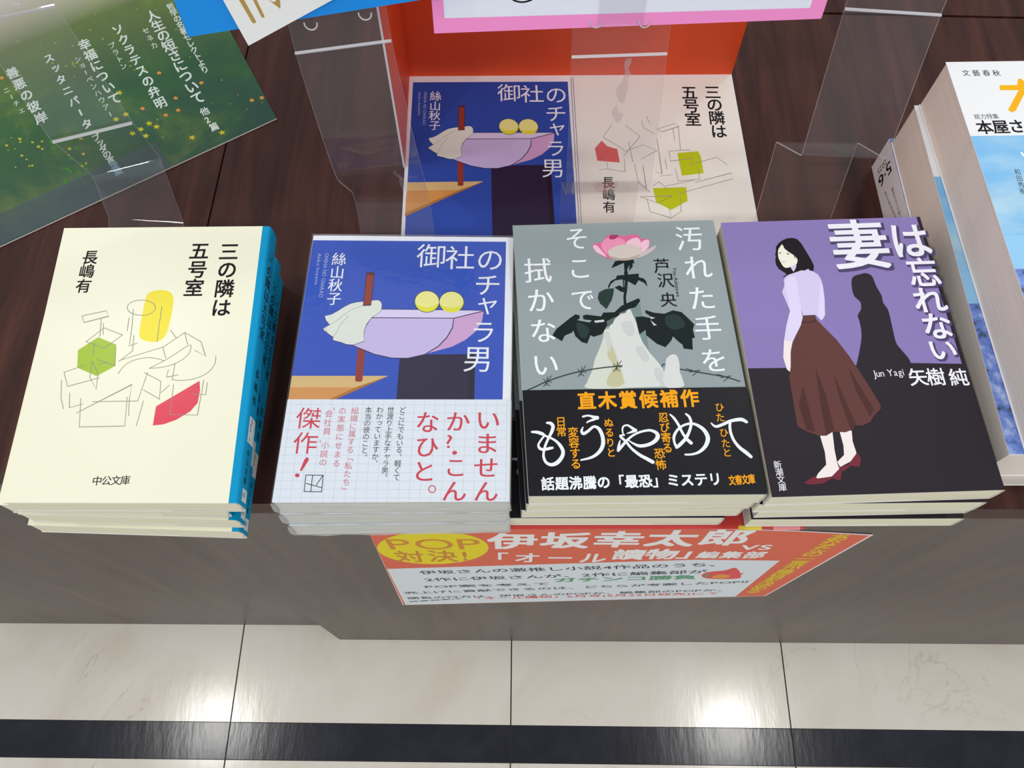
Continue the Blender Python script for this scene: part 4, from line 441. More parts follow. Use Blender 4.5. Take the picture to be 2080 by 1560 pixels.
["P","flyel2",1,0,[[-80.29,139.79],[-79.92,139.84],[-79.6,139.7],[-79.55,140.07],[-79.32,140.38],[-79.11,139.98],[-79.08,139.59],[-78.76,139.6],[-78.39,139.4],[-78.63,139.09],[-78.94,139.0],[-78.78,138.64],[-78.79,138.2],[-79.15,138.41],[-79.36,138.74],[-79.59,138.5],[-79.96,138.44],[-79.94,138.87],[-79.77,139.17],[-80.07,139.39]] ],
["P","flyel2",1,0,[[-99.36,112.79],[-99.73,112.96],[-99.98,113.26],[-100.18,113.0],[-100.53,112.88],[-100.56,113.33],[-100.43,113.65],[-100.74,113.83],[-101.0,114.2],[-100.65,114.3],[-100.32,114.2],[-100.31,114.58],[-100.12,114.92],[-99.87,114.54],[-99.8,114.16],[-99.48,114.21],[-99.1,114.05],[-99.3,113.71],[-99.59,113.58],[-99.4,113.23]] ],
["P","flyel2",1,0,[[-47.52,117.87],[-47.5,118.31],[-47.32,118.6],[-47.62,118.82],[-47.84,119.22],[-47.46,119.28],[-47.14,119.14],[-47.09,119.5],[-46.85,119.82],[-46.63,119.42],[-46.61,119.03],[-46.28,119.05],[-45.91,118.85],[-46.15,118.54],[-46.47,118.44],[-46.31,118.08],[-46.32,117.64],[-46.69,117.85],[-46.9,118.18],[-47.14,117.94]] ],
["P","flyel2",1,0,[[-73.8,125.25],[-74.21,125.47],[-74.46,125.82],[-74.7,125.54],[-75.11,125.44],[-75.11,125.93],[-74.93,126.27],[-75.27,126.49],[-75.53,126.92],[-75.13,127.01],[-74.77,126.87],[-74.73,127.28],[-74.49,127.65],[-74.24,127.21],[-74.19,126.79],[-73.83,126.82],[-73.42,126.61],[-73.67,126.26],[-74.0,126.13],[-73.81,125.74]] ],
["P","flyel2",1,0,[[-88.09,123.6],[-87.7,123.69],[-87.36,123.56],[-87.33,123.95],[-87.11,124.3],[-86.87,123.89],[-86.81,123.49],[-86.48,123.52],[-86.08,123.33],[-86.31,122.99],[-86.63,122.87],[-86.44,122.5],[-86.42,122.03],[-86.81,122.24],[-87.06,122.56],[-87.28,122.3],[-87.66,122.2],[-87.67,122.67],[-87.51,122.99],[-87.83,123.2]] ],
["P","flyel2",1,0,[[-66.16,91.87],[-66.54,91.99],[-66.79,92.25],[-66.97,91.98],[-67.3,91.83],[-67.36,92.25],[-67.25,92.58],[-67.57,92.72],[-67.85,93.05],[-67.51,93.19],[-67.19,93.12],[-67.21,93.49],[-67.05,93.85],[-66.78,93.51],[-66.69,93.14],[-66.39,93.23],[-66.01,93.11],[-66.18,92.76],[-66.44,92.6],[-66.23,92.29]] ],
["P","flyel2",1,0,[[-14.11,115.45],[-14.14,115.13],[-14.27,114.92],[-14.06,114.77],[-13.91,114.48],[-14.18,114.44],[-14.42,114.55],[-14.46,114.28],[-14.64,114.06],[-14.79,114.35],[-14.8,114.62],[-15.04,114.62],[-15.3,114.77],[-15.12,114.98],[-14.89,115.05],[-14.99,115.31],[-14.98,115.62],[-14.71,115.47],[-14.56,115.23],[-14.39,115.4]] ],
["P","flyel2",1,0,[[-65.95,97.44],[-66.01,97.19],[-66.16,97.05],[-66.0,96.88],[-65.91,96.62],[-66.15,96.65],[-66.33,96.78],[-66.41,96.58],[-66.59,96.44],[-66.68,96.71],[-66.65,96.93],[-66.85,96.98],[-67.05,97.15],[-66.86,97.29],[-66.66,97.29],[-66.71,97.52],[-66.65,97.77],[-66.46,97.59],[-66.36,97.37],[-66.19,97.46]] ],
["P","flyel2",1,0,[[-71.99,151.48],[-71.93,151.83],[-71.74,152.05],[-71.97,152.27],[-72.12,152.63],[-71.79,152.62],[-71.54,152.46],[-71.45,152.76],[-71.22,152.98],[-71.09,152.62],[-71.11,152.3],[-70.83,152.26],[-70.54,152.04],[-70.78,151.82],[-71.05,151.79],[-70.96,151.47],[-71.02,151.11],[-71.3,151.34],[-71.45,151.64],[-71.67,151.48]] ],
["P","flyel2",1,0,[[-58.51,84.23],[-58.87,84.2],[-59.16,84.35],[-59.22,84.02],[-59.46,83.75],[-59.64,84.13],[-59.65,84.48],[-59.96,84.49],[-60.3,84.69],[-60.06,84.95],[-59.76,85.02],[-59.89,85.36],[-59.87,85.75],[-59.54,85.54],[-59.35,85.23],[-59.12,85.43],[-58.76,85.47],[-58.8,85.07],[-58.98,84.82],[-58.7,84.6]] ],
["P","flyel2",1,0,[[-69.55,119.74],[-69.35,119.43],[-69.3,119.11],[-69.04,119.15],[-68.73,119.02],[-68.91,118.74],[-69.15,118.64],[-69.0,118.36],[-68.97,118.0],[-69.28,118.14],[-69.47,118.39],[-69.64,118.18],[-69.94,118.09],[-69.95,118.45],[-69.83,118.71],[-70.09,118.86],[-70.29,119.16],[-70.0,119.24],[-69.73,119.15],[-69.72,119.46]] ],
["P","flyel2",1,0,[[-43.75,142.77],[-43.79,142.47],[-43.93,142.27],[-43.73,142.11],[-43.6,141.83],[-43.86,141.81],[-44.08,141.92],[-44.13,141.67],[-44.31,141.47],[-44.44,141.76],[-44.44,142.02],[-44.67,142.03],[-44.91,142.19],[-44.73,142.38],[-44.51,142.43],[-44.6,142.69],[-44.57,142.99],[-44.33,142.83],[-44.19,142.59],[-44.02,142.74]] ],
["P","flyel2",1,0,[[-71.57,103.33],[-71.17,103.09],[-70.93,102.74],[-70.67,102.99],[-70.26,103.06],[-70.28,102.59],[-70.47,102.27],[-70.14,102.03],[-69.9,101.59],[-70.31,101.54],[-70.67,101.69],[-70.72,101.3],[-70.98,100.96],[-71.21,101.4],[-71.24,101.81],[-71.6,101.8],[-72.01,102.03],[-71.74,102.36],[-71.4,102.46],[-71.57,102.85]] ],
["P","flyel2",1,0,[[-41.0,97.56],[-41.14,97.32],[-41.34,97.21],[-41.2,96.98],[-41.17,96.67],[-41.44,96.77],[-41.62,96.97],[-41.76,96.78],[-42.01,96.68],[-42.04,96.99],[-41.94,97.22],[-42.17,97.34],[-42.36,97.59],[-42.11,97.68],[-41.87,97.62],[-41.87,97.88],[-41.74,98.14],[-41.55,97.88],[-41.5,97.61],[-41.27,97.66]] ],
["P","flyel2",1,0,[[-64.94,88.22],[-65.01,87.94],[-65.16,87.77],[-64.98,87.59],[-64.87,87.29],[-65.14,87.32],[-65.35,87.46],[-65.42,87.23],[-65.62,87.06],[-65.73,87.36],[-65.7,87.61],[-65.93,87.65],[-66.17,87.84],[-65.96,88.0],[-65.73,88.01],[-65.8,88.27],[-65.75,88.56],[-65.52,88.36],[-65.4,88.12],[-65.21,88.23]] ],
["P","flyel2",1,0,[[-32.62,91.03],[-32.87,91.27],[-32.99,91.55],[-33.21,91.43],[-33.52,91.45],[-33.43,91.77],[-33.24,91.94],[-33.44,92.16],[-33.55,92.5],[-33.24,92.46],[-33.01,92.29],[-32.91,92.55],[-32.67,92.73],[-32.56,92.39],[-32.61,92.1],[-32.35,92.04],[-32.09,91.82],[-32.34,91.65],[-32.6,91.64],[-32.54,91.35]] ],
["P","flyel2",1,0,[[-27.54,108.04],[-27.84,108.3],[-27.99,108.63],[-28.25,108.47],[-28.62,108.48],[-28.53,108.87],[-28.31,109.09],[-28.56,109.34],[-28.7,109.74],[-28.33,109.71],[-28.05,109.52],[-27.94,109.84],[-27.66,110.07],[-27.53,109.67],[-27.57,109.33],[-27.26,109.27],[-26.95,109.02],[-27.23,108.8],[-27.54,108.77],[-27.45,108.43]] ],
["P","flyel2",1,0,[[-78.8,155.73],[-79.08,156.11],[-79.17,156.51],[-79.49,156.42],[-79.89,156.55],[-79.7,156.93],[-79.42,157.1],[-79.63,157.45],[-79.7,157.92],[-79.3,157.77],[-79.04,157.48],[-78.85,157.78],[-78.49,157.94],[-78.44,157.47],[-78.56,157.12],[-78.23,156.96],[-77.94,156.59],[-78.3,156.44],[-78.64,156.52],[-78.63,156.12]] ],
["P","flyel2",1,0,[[-18.21,101.66],[-18.1,102.01],[-17.88,102.21],[-18.11,102.45],[-18.23,102.83],[-17.88,102.79],[-17.62,102.6],[-17.5,102.88],[-17.23,103.09],[-17.12,102.71],[-17.17,102.39],[-16.88,102.32],[-16.59,102.07],[-16.87,101.88],[-17.17,101.87],[-17.1,101.54],[-17.2,101.19],[-17.48,101.45],[-17.6,101.76],[-17.86,101.63]] ],
["P","flyel2",1,0,[[-32.63,134.56],[-32.82,134.31],[-33.07,134.23],[-32.94,133.95],[-32.95,133.6],[-33.24,133.76],[-33.41,134.01],[-33.59,133.82],[-33.89,133.76],[-33.87,134.1],[-33.73,134.34],[-33.97,134.5],[-34.15,134.81],[-33.85,134.87],[-33.6,134.76],[-33.56,135.06],[-33.37,135.31],[-33.2,135.0],[-33.18,134.7],[-32.92,134.71]] ],
["P","flyel2",1,0,[[-82.97,117.22],[-82.98,117.53],[-82.87,117.75],[-83.09,117.89],[-83.27,118.17],[-83.01,118.23],[-82.78,118.14],[-82.76,118.41],[-82.61,118.65],[-82.44,118.37],[-82.4,118.1],[-82.17,118.12],[-81.91,118.0],[-82.06,117.77],[-82.27,117.68],[-82.14,117.43],[-82.13,117.11],[-82.39,117.25],[-82.56,117.47],[-82.71,117.29]] ],
["P","flgrn",1,0,[[-132.47,56.67],[-132.45,56.03],[-132.67,55.6],[-132.21,55.3],[-131.84,54.73],[-132.38,54.64],[-132.87,54.84],[-132.89,54.31],[-133.2,53.85],[-133.55,54.43],[-133.63,54.98],[-134.11,54.95],[-134.66,55.24],[-134.34,55.68],[-133.91,55.83],[-134.17,56.34],[-134.21,56.98],[-133.66,56.68],[-133.31,56.22],[-133.0,56.56]] ],
["P","flgrn",1,0,[[-119.19,12.99],[-119.64,13.46],[-119.83,13.97],[-120.25,13.83],[-120.81,13.96],[-120.62,14.48],[-120.26,14.73],[-120.62,15.17],[-120.79,15.78],[-120.23,15.63],[-119.81,15.27],[-119.61,15.69],[-119.15,15.93],[-118.99,15.32],[-119.1,14.84],[-118.62,14.66],[-118.16,14.2],[-118.63,13.98],[-119.11,14.04],[-119.02,13.51]] ],
["P","flgrn",1,0,[[-121.22,29.17],[-121.48,28.84],[-121.82,28.74],[-121.62,28.34],[-121.61,27.86],[-122.03,28.1],[-122.3,28.46],[-122.55,28.21],[-122.97,28.14],[-122.97,28.62],[-122.79,28.94],[-123.15,29.19],[-123.42,29.63],[-123.0,29.68],[-122.62,29.52],[-122.59,29.92],[-122.34,30.26],[-122.07,29.82],[-122.02,29.39],[-121.65,29.4]] ],
["P","flgrn",1,0,[[-122.98,10.6],[-122.72,10.39],[-122.58,10.13],[-122.38,10.25],[-122.09,10.24],[-122.13,9.94],[-122.29,9.77],[-122.07,9.57],[-121.93,9.26],[-122.22,9.28],[-122.46,9.43],[-122.53,9.18],[-122.73,9.0],[-122.87,9.31],[-122.86,9.58],[-123.11,9.63],[-123.38,9.83],[-123.17,10.0],[-122.93,10.02],[-123.02,10.29]] ],
["P","flgrn",1,0,[[-121.87,19.71],[-121.86,19.22],[-122.04,18.9],[-121.67,18.65],[-121.39,18.2],[-121.82,18.14],[-122.21,18.31],[-122.24,17.9],[-122.49,17.55],[-122.76,18.0],[-122.82,18.43],[-123.2,18.42],[-123.64,18.65],[-123.38,18.99],[-123.03,19.09],[-123.24,19.5],[-123.26,19.99],[-122.82,19.75],[-122.55,19.38],[-122.29,19.64]] ],
["P","flgrn",1,0,[[-135.98,19.79],[-135.6,19.64],[-135.34,19.35],[-135.16,19.61],[-134.82,19.73],[-134.76,19.31],[-134.87,19.0],[-134.54,18.83],[-134.26,18.48],[-134.6,18.37],[-134.93,18.46],[-134.91,18.1],[-135.07,17.77],[-135.35,18.13],[-135.45,18.49],[-135.75,18.43],[-136.14,18.58],[-135.97,18.91],[-135.69,19.04],[-135.91,19.37]] ],
["P","flgrn",1,0,[[-115.8,15.53],[-115.97,15.91],[-115.96,16.24],[-116.27,16.29],[-116.6,16.53],[-116.34,16.75],[-116.05,16.77],[-116.16,17.1],[-116.12,17.48],[-115.8,17.23],[-115.62,16.92],[-115.38,17.07],[-115.03,17.06],[-115.08,16.7],[-115.27,16.48],[-115.01,16.24],[-114.83,15.86],[-115.19,15.88],[-115.48,16.06],[-115.55,15.76]] ],
["P","flgrn",1,0,[[-129.99,29.4],[-130.21,28.87],[-130.59,28.63],[-130.24,28.17],[-130.08,27.53],[-130.66,27.71],[-131.08,28.1],[-131.3,27.68],[-131.78,27.45],[-131.92,28.09],[-131.8,28.57],[-132.29,28.77],[-132.74,29.27],[-132.26,29.48],[-131.76,29.39],[-131.84,29.94],[-131.64,30.48],[-131.19,29.97],[-131.01,29.43],[-130.57,29.56]] ],
["P","flgrn",1,0,[[-127.16,34.28],[-127.25,34.86],[-127.1,35.28],[-127.53,35.5],[-127.92,35.98],[-127.46,36.13],[-127.01,36.01],[-127.04,36.5],[-126.82,36.97],[-126.44,36.48],[-126.31,35.98],[-125.9,36.07],[-125.37,35.88],[-125.61,35.42],[-125.98,35.24],[-125.69,34.79],[-125.58,34.21],[-126.1,34.42],[-126.46,34.8],[-126.7,34.44]] ],
["P","flgrn",1,0,[[-122.56,49.58],[-122.24,49.58],[-121.97,49.42],[-121.91,49.71],[-121.7,49.93],[-121.54,49.58],[-121.54,49.27],[-121.26,49.24],[-120.96,49.03],[-121.18,48.82],[-121.44,48.78],[-121.33,48.48],[-121.36,48.13],[-121.66,48.35],[-121.82,48.63],[-122.03,48.47],[-122.35,48.47],[-122.31,48.81],[-122.15,49.03],[-122.39,49.24]] ],
["P","flgrn",1,0,[[-119.57,23.05],[-119.82,22.8],[-120.12,22.74],[-119.98,22.4],[-119.99,22.0],[-120.34,22.23],[-120.55,22.55],[-120.78,22.36],[-121.14,22.34],[-121.12,22.74],[-120.94,22.99],[-121.23,23.22],[-121.44,23.6],[-121.07,23.62],[-120.76,23.45],[-120.71,23.78],[-120.47,24.05],[-120.27,23.65],[-120.25,23.3],[-119.93,23.28]] ],
["P","flgrn",1,0,[[-116.5,40.2],[-116.72,40.04],[-116.96,40.03],[-116.88,39.76],[-116.93,39.46],[-117.18,39.68],[-117.31,39.94],[-117.51,39.82],[-117.79,39.85],[-117.74,40.14],[-117.57,40.3],[-117.78,40.51],[-117.9,40.82],[-117.61,40.78],[-117.38,40.63],[-117.31,40.87],[-117.1,41.04],[-116.98,40.72],[-117.0,40.46],[-116.75,40.41]] ],
["P","flgrn",1,0,[[-116.24,6.75],[-116.24,7.22],[-116.05,7.54],[-116.4,7.79],[-116.67,8.23],[-116.24,8.27],[-115.86,8.1],[-115.82,8.5],[-115.56,8.83],[-115.3,8.38],[-115.26,7.96],[-114.88,7.96],[-114.45,7.72],[-114.72,7.39],[-115.07,7.31],[-114.87,6.91],[-114.87,6.43],[-115.3,6.68],[-115.56,7.04],[-115.82,6.8]] ],
["P","flgrn",1,0,[[-133.15,45.98],[-133.33,45.71],[-133.58,45.62],[-133.41,45.32],[-133.38,44.95],[-133.71,45.11],[-133.92,45.37],[-134.09,45.17],[-134.4,45.09],[-134.43,45.46],[-134.31,45.72],[-134.58,45.89],[-134.81,46.22],[-134.49,46.28],[-134.21,46.17],[-134.2,46.49],[-134.03,46.76],[-133.82,46.43],[-133.76,46.11],[-133.48,46.14]] ],
["P","flgrn",1,0,[[-116.8,13.22],[-116.93,13.55],[-116.91,13.83],[-117.18,13.88],[-117.45,14.1],[-117.23,14.27],[-116.97,14.28],[-117.06,14.56],[-117.0,14.88],[-116.73,14.65],[-116.59,14.38],[-116.38,14.5],[-116.08,14.48],[-116.14,14.17],[-116.31,13.99],[-116.09,13.78],[-115.95,13.45],[-116.26,13.49],[-116.5,13.65],[-116.58,13.4]] ],
["P","flgrn",1,0,[[-135.31,18.99],[-135.23,18.65],[-135.29,18.39],[-135.02,18.28],[-134.77,18.02],[-135.03,17.9],[-135.3,17.94],[-135.25,17.65],[-135.35,17.36],[-135.59,17.63],[-135.7,17.92],[-135.93,17.84],[-136.24,17.92],[-136.14,18.21],[-135.93,18.34],[-136.13,18.59],[-136.22,18.93],[-135.91,18.84],[-135.68,18.63],[-135.57,18.86]] ],
["P","flgrn",1,0,[[-120.58,24.17],[-120.74,24.8],[-120.64,25.28],[-121.12,25.46],[-121.59,25.92],[-121.12,26.16],[-120.63,26.1],[-120.73,26.63],[-120.56,27.18],[-120.1,26.7],[-119.91,26.17],[-119.48,26.33],[-118.91,26.2],[-119.1,25.67],[-119.46,25.4],[-119.1,24.97],[-118.93,24.34],[-119.49,24.49],[-119.92,24.85],[-120.12,24.43]] ],
["P","flgrn",1,0,[[-119.48,41.36],[-119.78,41.39],[-120.01,41.55],[-120.09,41.31],[-120.31,41.13],[-120.43,41.46],[-120.41,41.73],[-120.66,41.79],[-120.92,42.0],[-120.7,42.17],[-120.45,42.17],[-120.54,42.45],[-120.48,42.76],[-120.22,42.54],[-120.09,42.27],[-119.88,42.39],[-119.59,42.36],[-119.65,42.06],[-119.82,41.89],[-119.61,41.68]] ],
["P","flgrn",1,0,[[-125.09,46.61],[-125.32,46.49],[-125.56,46.51],[-125.51,46.24],[-125.59,45.96],[-125.82,46.19],[-125.93,46.46],[-126.14,46.37],[-126.42,46.43],[-126.34,46.71],[-126.16,46.85],[-126.34,47.07],[-126.44,47.39],[-126.15,47.32],[-125.93,47.14],[-125.84,47.36],[-125.61,47.5],[-125.52,47.18],[-125.57,46.93],[-125.32,46.85]] ],
["P","flgrn",1,0,[[-135.26,21.72],[-134.98,21.24],[-134.92,20.79],[-134.52,20.78],[-134.06,20.53],[-134.34,20.18],[-134.71,20.08],[-134.5,19.65],[-134.49,19.14],[-134.95,19.41],[-135.23,19.8],[-135.5,19.53],[-135.95,19.47],[-135.95,19.99],[-135.76,20.32],[-136.14,20.59],[-136.43,21.07],[-135.97,21.12],[-135.57,20.94],[-135.53,21.37]] ],
["P","flgrn",1,0,[[-125.56,13.59],[-125.22,13.07],[-125.13,12.57],[-124.69,12.6],[-124.17,12.35],[-124.45,11.93],[-124.85,11.8],[-124.6,11.33],[-124.54,10.75],[-125.06,11.02],[-125.4,11.43],[-125.68,11.11],[-126.17,11.01],[-126.21,11.58],[-126.01,11.98],[-126.45,12.25],[-126.8,12.76],[-126.31,12.85],[-125.85,12.68],[-125.84,13.17]] ],
["P","flgrn",1,0,[[-126.4,23.46],[-125.91,23.41],[-125.52,23.14],[-125.4,23.55],[-125.05,23.84],[-124.84,23.31],[-124.87,22.87],[-124.45,22.78],[-124.01,22.43],[-124.37,22.16],[-124.77,22.15],[-124.63,21.69],[-124.71,21.19],[-125.14,21.54],[-125.37,21.98],[-125.7,21.78],[-126.18,21.82],[-126.09,22.31],[-125.82,22.6],[-126.17,22.93]] ],
["P","flgrn",1,0,[[-122.15,42.86],[-121.68,43.05],[-121.22,42.96],[-121.28,43.47],[-121.08,43.97],[-120.67,43.48],[-120.52,42.98],[-120.1,43.09],[-119.56,42.93],[-119.78,42.44],[-120.14,42.22],[-119.83,41.78],[-119.7,41.19],[-120.23,41.36],[-120.61,41.74],[-120.84,41.35],[-121.29,41.15],[-121.41,41.74],[-121.28,42.19],[-121.73,42.39]] ],
["P","flgrn",1,0,[[-134.02,48.02],[-134.2,48.62],[-134.12,49.11],[-134.59,49.25],[-135.05,49.69],[-134.62,49.95],[-134.15,49.91],[-134.27,50.43],[-134.13,50.98],[-133.68,50.53],[-133.47,50.02],[-133.07,50.2],[-132.52,50.1],[-132.68,49.56],[-133.01,49.29],[-132.65,48.87],[-132.46,48.27],[-133.0,48.38],[-133.42,48.72],[-133.59,48.29]] ],
["P","flgrn",1,0,[[-130.9,24.9],[-130.85,25.46],[-130.59,25.8],[-130.99,26.14],[-131.28,26.69],[-130.76,26.69],[-130.32,26.44],[-130.23,26.91],[-129.88,27.26],[-129.61,26.7],[-129.6,26.21],[-129.15,26.16],[-128.65,25.82],[-129.0,25.48],[-129.44,25.42],[-129.24,24.93],[-129.28,24.36],[-129.77,24.71],[-130.05,25.17],[-130.38,24.92]] ],
["P","flgrn",1,0,[[-126.68,35.28],[-126.74,35.0],[-126.9,34.86],[-126.72,34.66],[-126.61,34.36],[-126.88,34.41],[-127.09,34.56],[-127.17,34.34],[-127.38,34.2],[-127.48,34.5],[-127.45,34.74],[-127.69,34.8],[-127.92,35.01],[-127.71,35.15],[-127.48,35.14],[-127.55,35.4],[-127.49,35.68],[-127.26,35.46],[-127.14,35.22],[-126.95,35.31]] ],
["P","florg",1,0,[[-36.77,26.37],[-36.9,26.51],[-36.95,26.66],[-37.08,26.61],[-37.25,26.65],[-37.19,26.81],[-37.07,26.88],[-37.18,27.01],[-37.22,27.19],[-37.05,27.15],[-36.93,27.05],[-36.86,27.17],[-36.72,27.25],[-36.68,27.06],[-36.72,26.92],[-36.57,26.87],[-36.44,26.74],[-36.58,26.67],[-36.73,26.68],[-36.71,26.53]] ],
["P","florg",1,0,[[-3.34,17.64],[-3.16,17.62],[-3.01,17.52],[-2.95,17.67],[-2.81,17.78],[-2.74,17.58],[-2.77,17.42],[-2.6,17.39],[-2.45,17.26],[-2.59,17.16],[-2.75,17.15],[-2.71,16.98],[-2.76,16.8],[-2.92,16.93],[-2.99,17.09],[-3.13,17.02],[-3.32,17.04],[-3.26,17.22],[-3.15,17.32],[-3.28,17.45]] ],
["P","florg",1,0,[[-13.65,32.22],[-13.65,32.03],[-13.73,31.9],[-13.59,31.81],[-13.48,31.64],[-13.66,31.61],[-13.81,31.66],[-13.82,31.51],[-13.93,31.37],[-14.03,31.54],[-14.05,31.7],[-14.2,31.69],[-14.37,31.77],[-14.26,31.91],[-14.12,31.96],[-14.2,32.11],[-14.2,32.3],[-14.03,32.21],[-13.92,32.08],[-13.82,32.18]] ],
["P","florg",1,0,[[-13.9,17.4],[-13.72,17.26],[-13.63,17.1],[-13.49,17.18],[-13.29,17.18],[-13.33,16.98],[-13.45,16.86],[-13.31,16.73],[-13.22,16.53],[-13.42,16.54],[-13.58,16.63],[-13.63,16.47],[-13.78,16.34],[-13.86,16.55],[-13.84,16.73],[-14.02,16.75],[-14.2,16.88],[-14.05,17.0],[-13.88,17.01],[-13.93,17.19]] ],
["P","flyel2",1,0,[[-17.72,49.69],[-17.84,49.42],[-18.04,49.28],[-17.86,49.06],[-17.79,48.74],[-18.09,48.82],[-18.29,49.0],[-18.42,48.78],[-18.67,48.65],[-18.73,48.97],[-18.66,49.22],[-18.9,49.3],[-19.13,49.54],[-18.87,49.66],[-18.62,49.63],[-18.65,49.9],[-18.54,50.18],[-18.32,49.94],[-18.24,49.67],[-18.01,49.75]] ],
["P","flyel2",1,0,[[-20.86,26.8],[-21.06,26.69],[-21.27,26.7],[-21.24,26.48],[-21.32,26.25],[-21.51,26.44],[-21.59,26.65],[-21.77,26.58],[-22.02,26.62],[-21.93,26.85],[-21.77,26.97],[-21.92,27.15],[-21.99,27.41],[-21.75,27.36],[-21.57,27.21],[-21.48,27.4],[-21.28,27.52],[-21.21,27.26],[-21.26,27.05],[-21.05,26.99]] ],
["P","flyel2",1,0,[[-29.62,80.16],[-29.36,80.23],[-29.12,80.17],[-29.12,80.43],[-28.98,80.67],[-28.8,80.41],[-28.75,80.15],[-28.52,80.19],[-28.25,80.08],[-28.4,79.84],[-28.61,79.75],[-28.47,79.51],[-28.44,79.2],[-28.71,79.32],[-28.89,79.52],[-29.04,79.33],[-29.29,79.25],[-29.31,79.56],[-29.21,79.78],[-29.44,79.9]] ],
["P","flyel2",1,0,[[-31.42,32.8],[-31.53,32.99],[-31.55,33.18],[-31.72,33.18],[-31.91,33.27],[-31.79,33.43],[-31.63,33.48],[-31.71,33.65],[-31.71,33.87],[-31.52,33.77],[-31.4,33.61],[-31.28,33.72],[-31.09,33.76],[-31.09,33.54],[-31.18,33.4],[-31.02,33.29],[-30.9,33.1],[-31.1,33.07],[-31.27,33.13],[-31.29,32.95]] ],
["P","flyel2",1,0,[[-67.85,39.18],[-67.65,38.92],[-67.58,38.65],[-67.34,38.7],[-67.05,38.61],[-67.18,38.36],[-67.39,38.24],[-67.23,38.01],[-67.18,37.69],[-67.47,37.79],[-67.66,37.99],[-67.8,37.79],[-68.05,37.69],[-68.1,38.0],[-68.01,38.24],[-68.26,38.35],[-68.47,38.61],[-68.21,38.7],[-67.96,38.65],[-67.98,38.92]] ],
["P","flyel2",1,0,[[-70.7,22.9],[-70.44,22.95],[-70.21,22.86],[-70.19,23.11],[-70.04,23.33],[-69.87,23.06],[-69.84,22.81],[-69.61,22.82],[-69.34,22.7],[-69.49,22.49],[-69.71,22.41],[-69.58,22.17],[-69.56,21.88],[-69.83,22.01],[-70.0,22.22],[-70.15,22.06],[-70.41,22.0],[-70.41,22.3],[-70.31,22.5],[-70.53,22.64]] ],
["P","flyel2",1,0,[[-74.35,37.21],[-74.11,37.07],[-73.97,36.87],[-73.82,37.02],[-73.59,37.06],[-73.59,36.79],[-73.7,36.61],[-73.5,36.47],[-73.35,36.23],[-73.59,36.2],[-73.8,36.28],[-73.82,36.06],[-73.97,35.87],[-74.11,36.12],[-74.14,36.35],[-74.35,36.34],[-74.59,36.47],[-74.44,36.66],[-74.24,36.71],[-74.35,36.94]]]],"fly":{"c":[-0.15459,0.26029,0.0012],"th":0.54105,"band":[[-177.65,15.6],[-75.3,20.4],[-74.0,-3.49],[-184.33,-7.77]]},"poster":{"O":[0.06201,-0.002,-0.05303],"A":[1.0,0.0,-0.0009],"B":[0.0009,0.01127,0.99994]},"artposter":[["P","pyel",1,0,[[-75.03,-37.9],[-75.71,-45.21],[-77.48,-52.5],[-80.32,-59.55],[-84.17,-66.1],[-88.93,-71.91],[-94.45,-76.76],[-100.56,-80.44],[-107.04,-82.79],[-113.64,-83.71],[-120.13,-83.17],[-126.26,-81.17],[-131.8,-77.82],[-136.57,-73.26],[-140.4,-67.67],[-143.2,-61.29],[-144.89,-54.35],[-145.47,-47.1],[-144.95,-39.78],[-143.39,-32.61],[-140.87,-25.81],[-137.51,-19.56],[-133.42,-13.99],[-128.73,-9.25],[-123.58,-5.43],[-118.1,-2.6],[-112.44,-0.83],[-106.73,-0.14],[-101.12,-0.54],[-95.74,-2.04],[-90.72,-4.59],[-86.2,-8.16],[-82.29,-12.68],[-79.12,-18.04],[-76.79,-24.14],[-75.4,-30.81]] ],
["P","pwhite",1,0,[[-146.46,-99.09],[59.94,-66.17],[115.92,-67.23],[117.64,-188.92],[-149.11,-234.34]] ],
["S","porg",2,"POP",[-138.46,-30.28],[-78.5,-28.07],36.46,0.0 ],
["T","porg2",2,"対決!",[-127.06,-62.78],[-83.67,-59.46],19.96,32.62,0.01,0,0 ],
["T","pwt",2,"伊坂幸太郎",[-60.06,-21.98],[66.59,-9.6],30.56,38.84,0.03,0,0 ],
["S","pwt",2,"VS",[80.65,-32.63],[100.56,-31.43],16.54,0.02 ],
["T","pwt",2,"「オール",[-71.73,-64.09],[-7.32,-63.01],18.58,28.89,0.02,0,0 ],
["T","pwt",2,"讀物」",[14.75,-53.48],[56.52,-49.83],21.11,28.12,0.03,0,0 ],
["T","pwt",2,"編集部",[65.64,-52.79],[95.17,-51.98],13.93,19.1,0.03,0,0 ],
["S","pink_",2,"伊坂さんの激推し小説4作品のうち、",[-125.46,-110.27],[84.52,-77.74],12.03,0.01 ],
["S","pink_",2,"2作に伊坂さんが、2作に編集部が",[-124.08,-134.32],[75.81,-100.31],11.91,0.01 ],
["S","pink_",2,"POP案を考えて",[-126.4,-159.41],[-30.63,-145.05],9.36,0.01 ],
["S","pgrn",2,"ガチンコ勝負",[-29.81,-133.19],[72.22,-118.15],14.69,0.03 ],
["S","pink_",2,"売上げに貢献できるのは、どちらが考案したPOP!?",[-144.72,-183.92],[113.68,-133.3],9.73,0.01 ],
["S","pink_",2,"勝負の行方は、伊坂さんのPOPか、編集部のPOPか、",[-144.57,-205.16],[107.45,-162.78],9.58,0.01 ],
["S","pink_",2,"結果発表は",[-144.67,-220.24],[-100.08,-204.75],4.57,0.01 ],
["S","pred",2,"「オール讀物」6月号(5月22日発売)にて",[-93.87,-204.54],[102.6,-176.46],9.99,0.01 ],
["T","pyel2",2,"あなたの一票が勝負を決める",[132.82,-7.89],[126.41,-167.3],13.18,17.11,0.02,0,0 ],
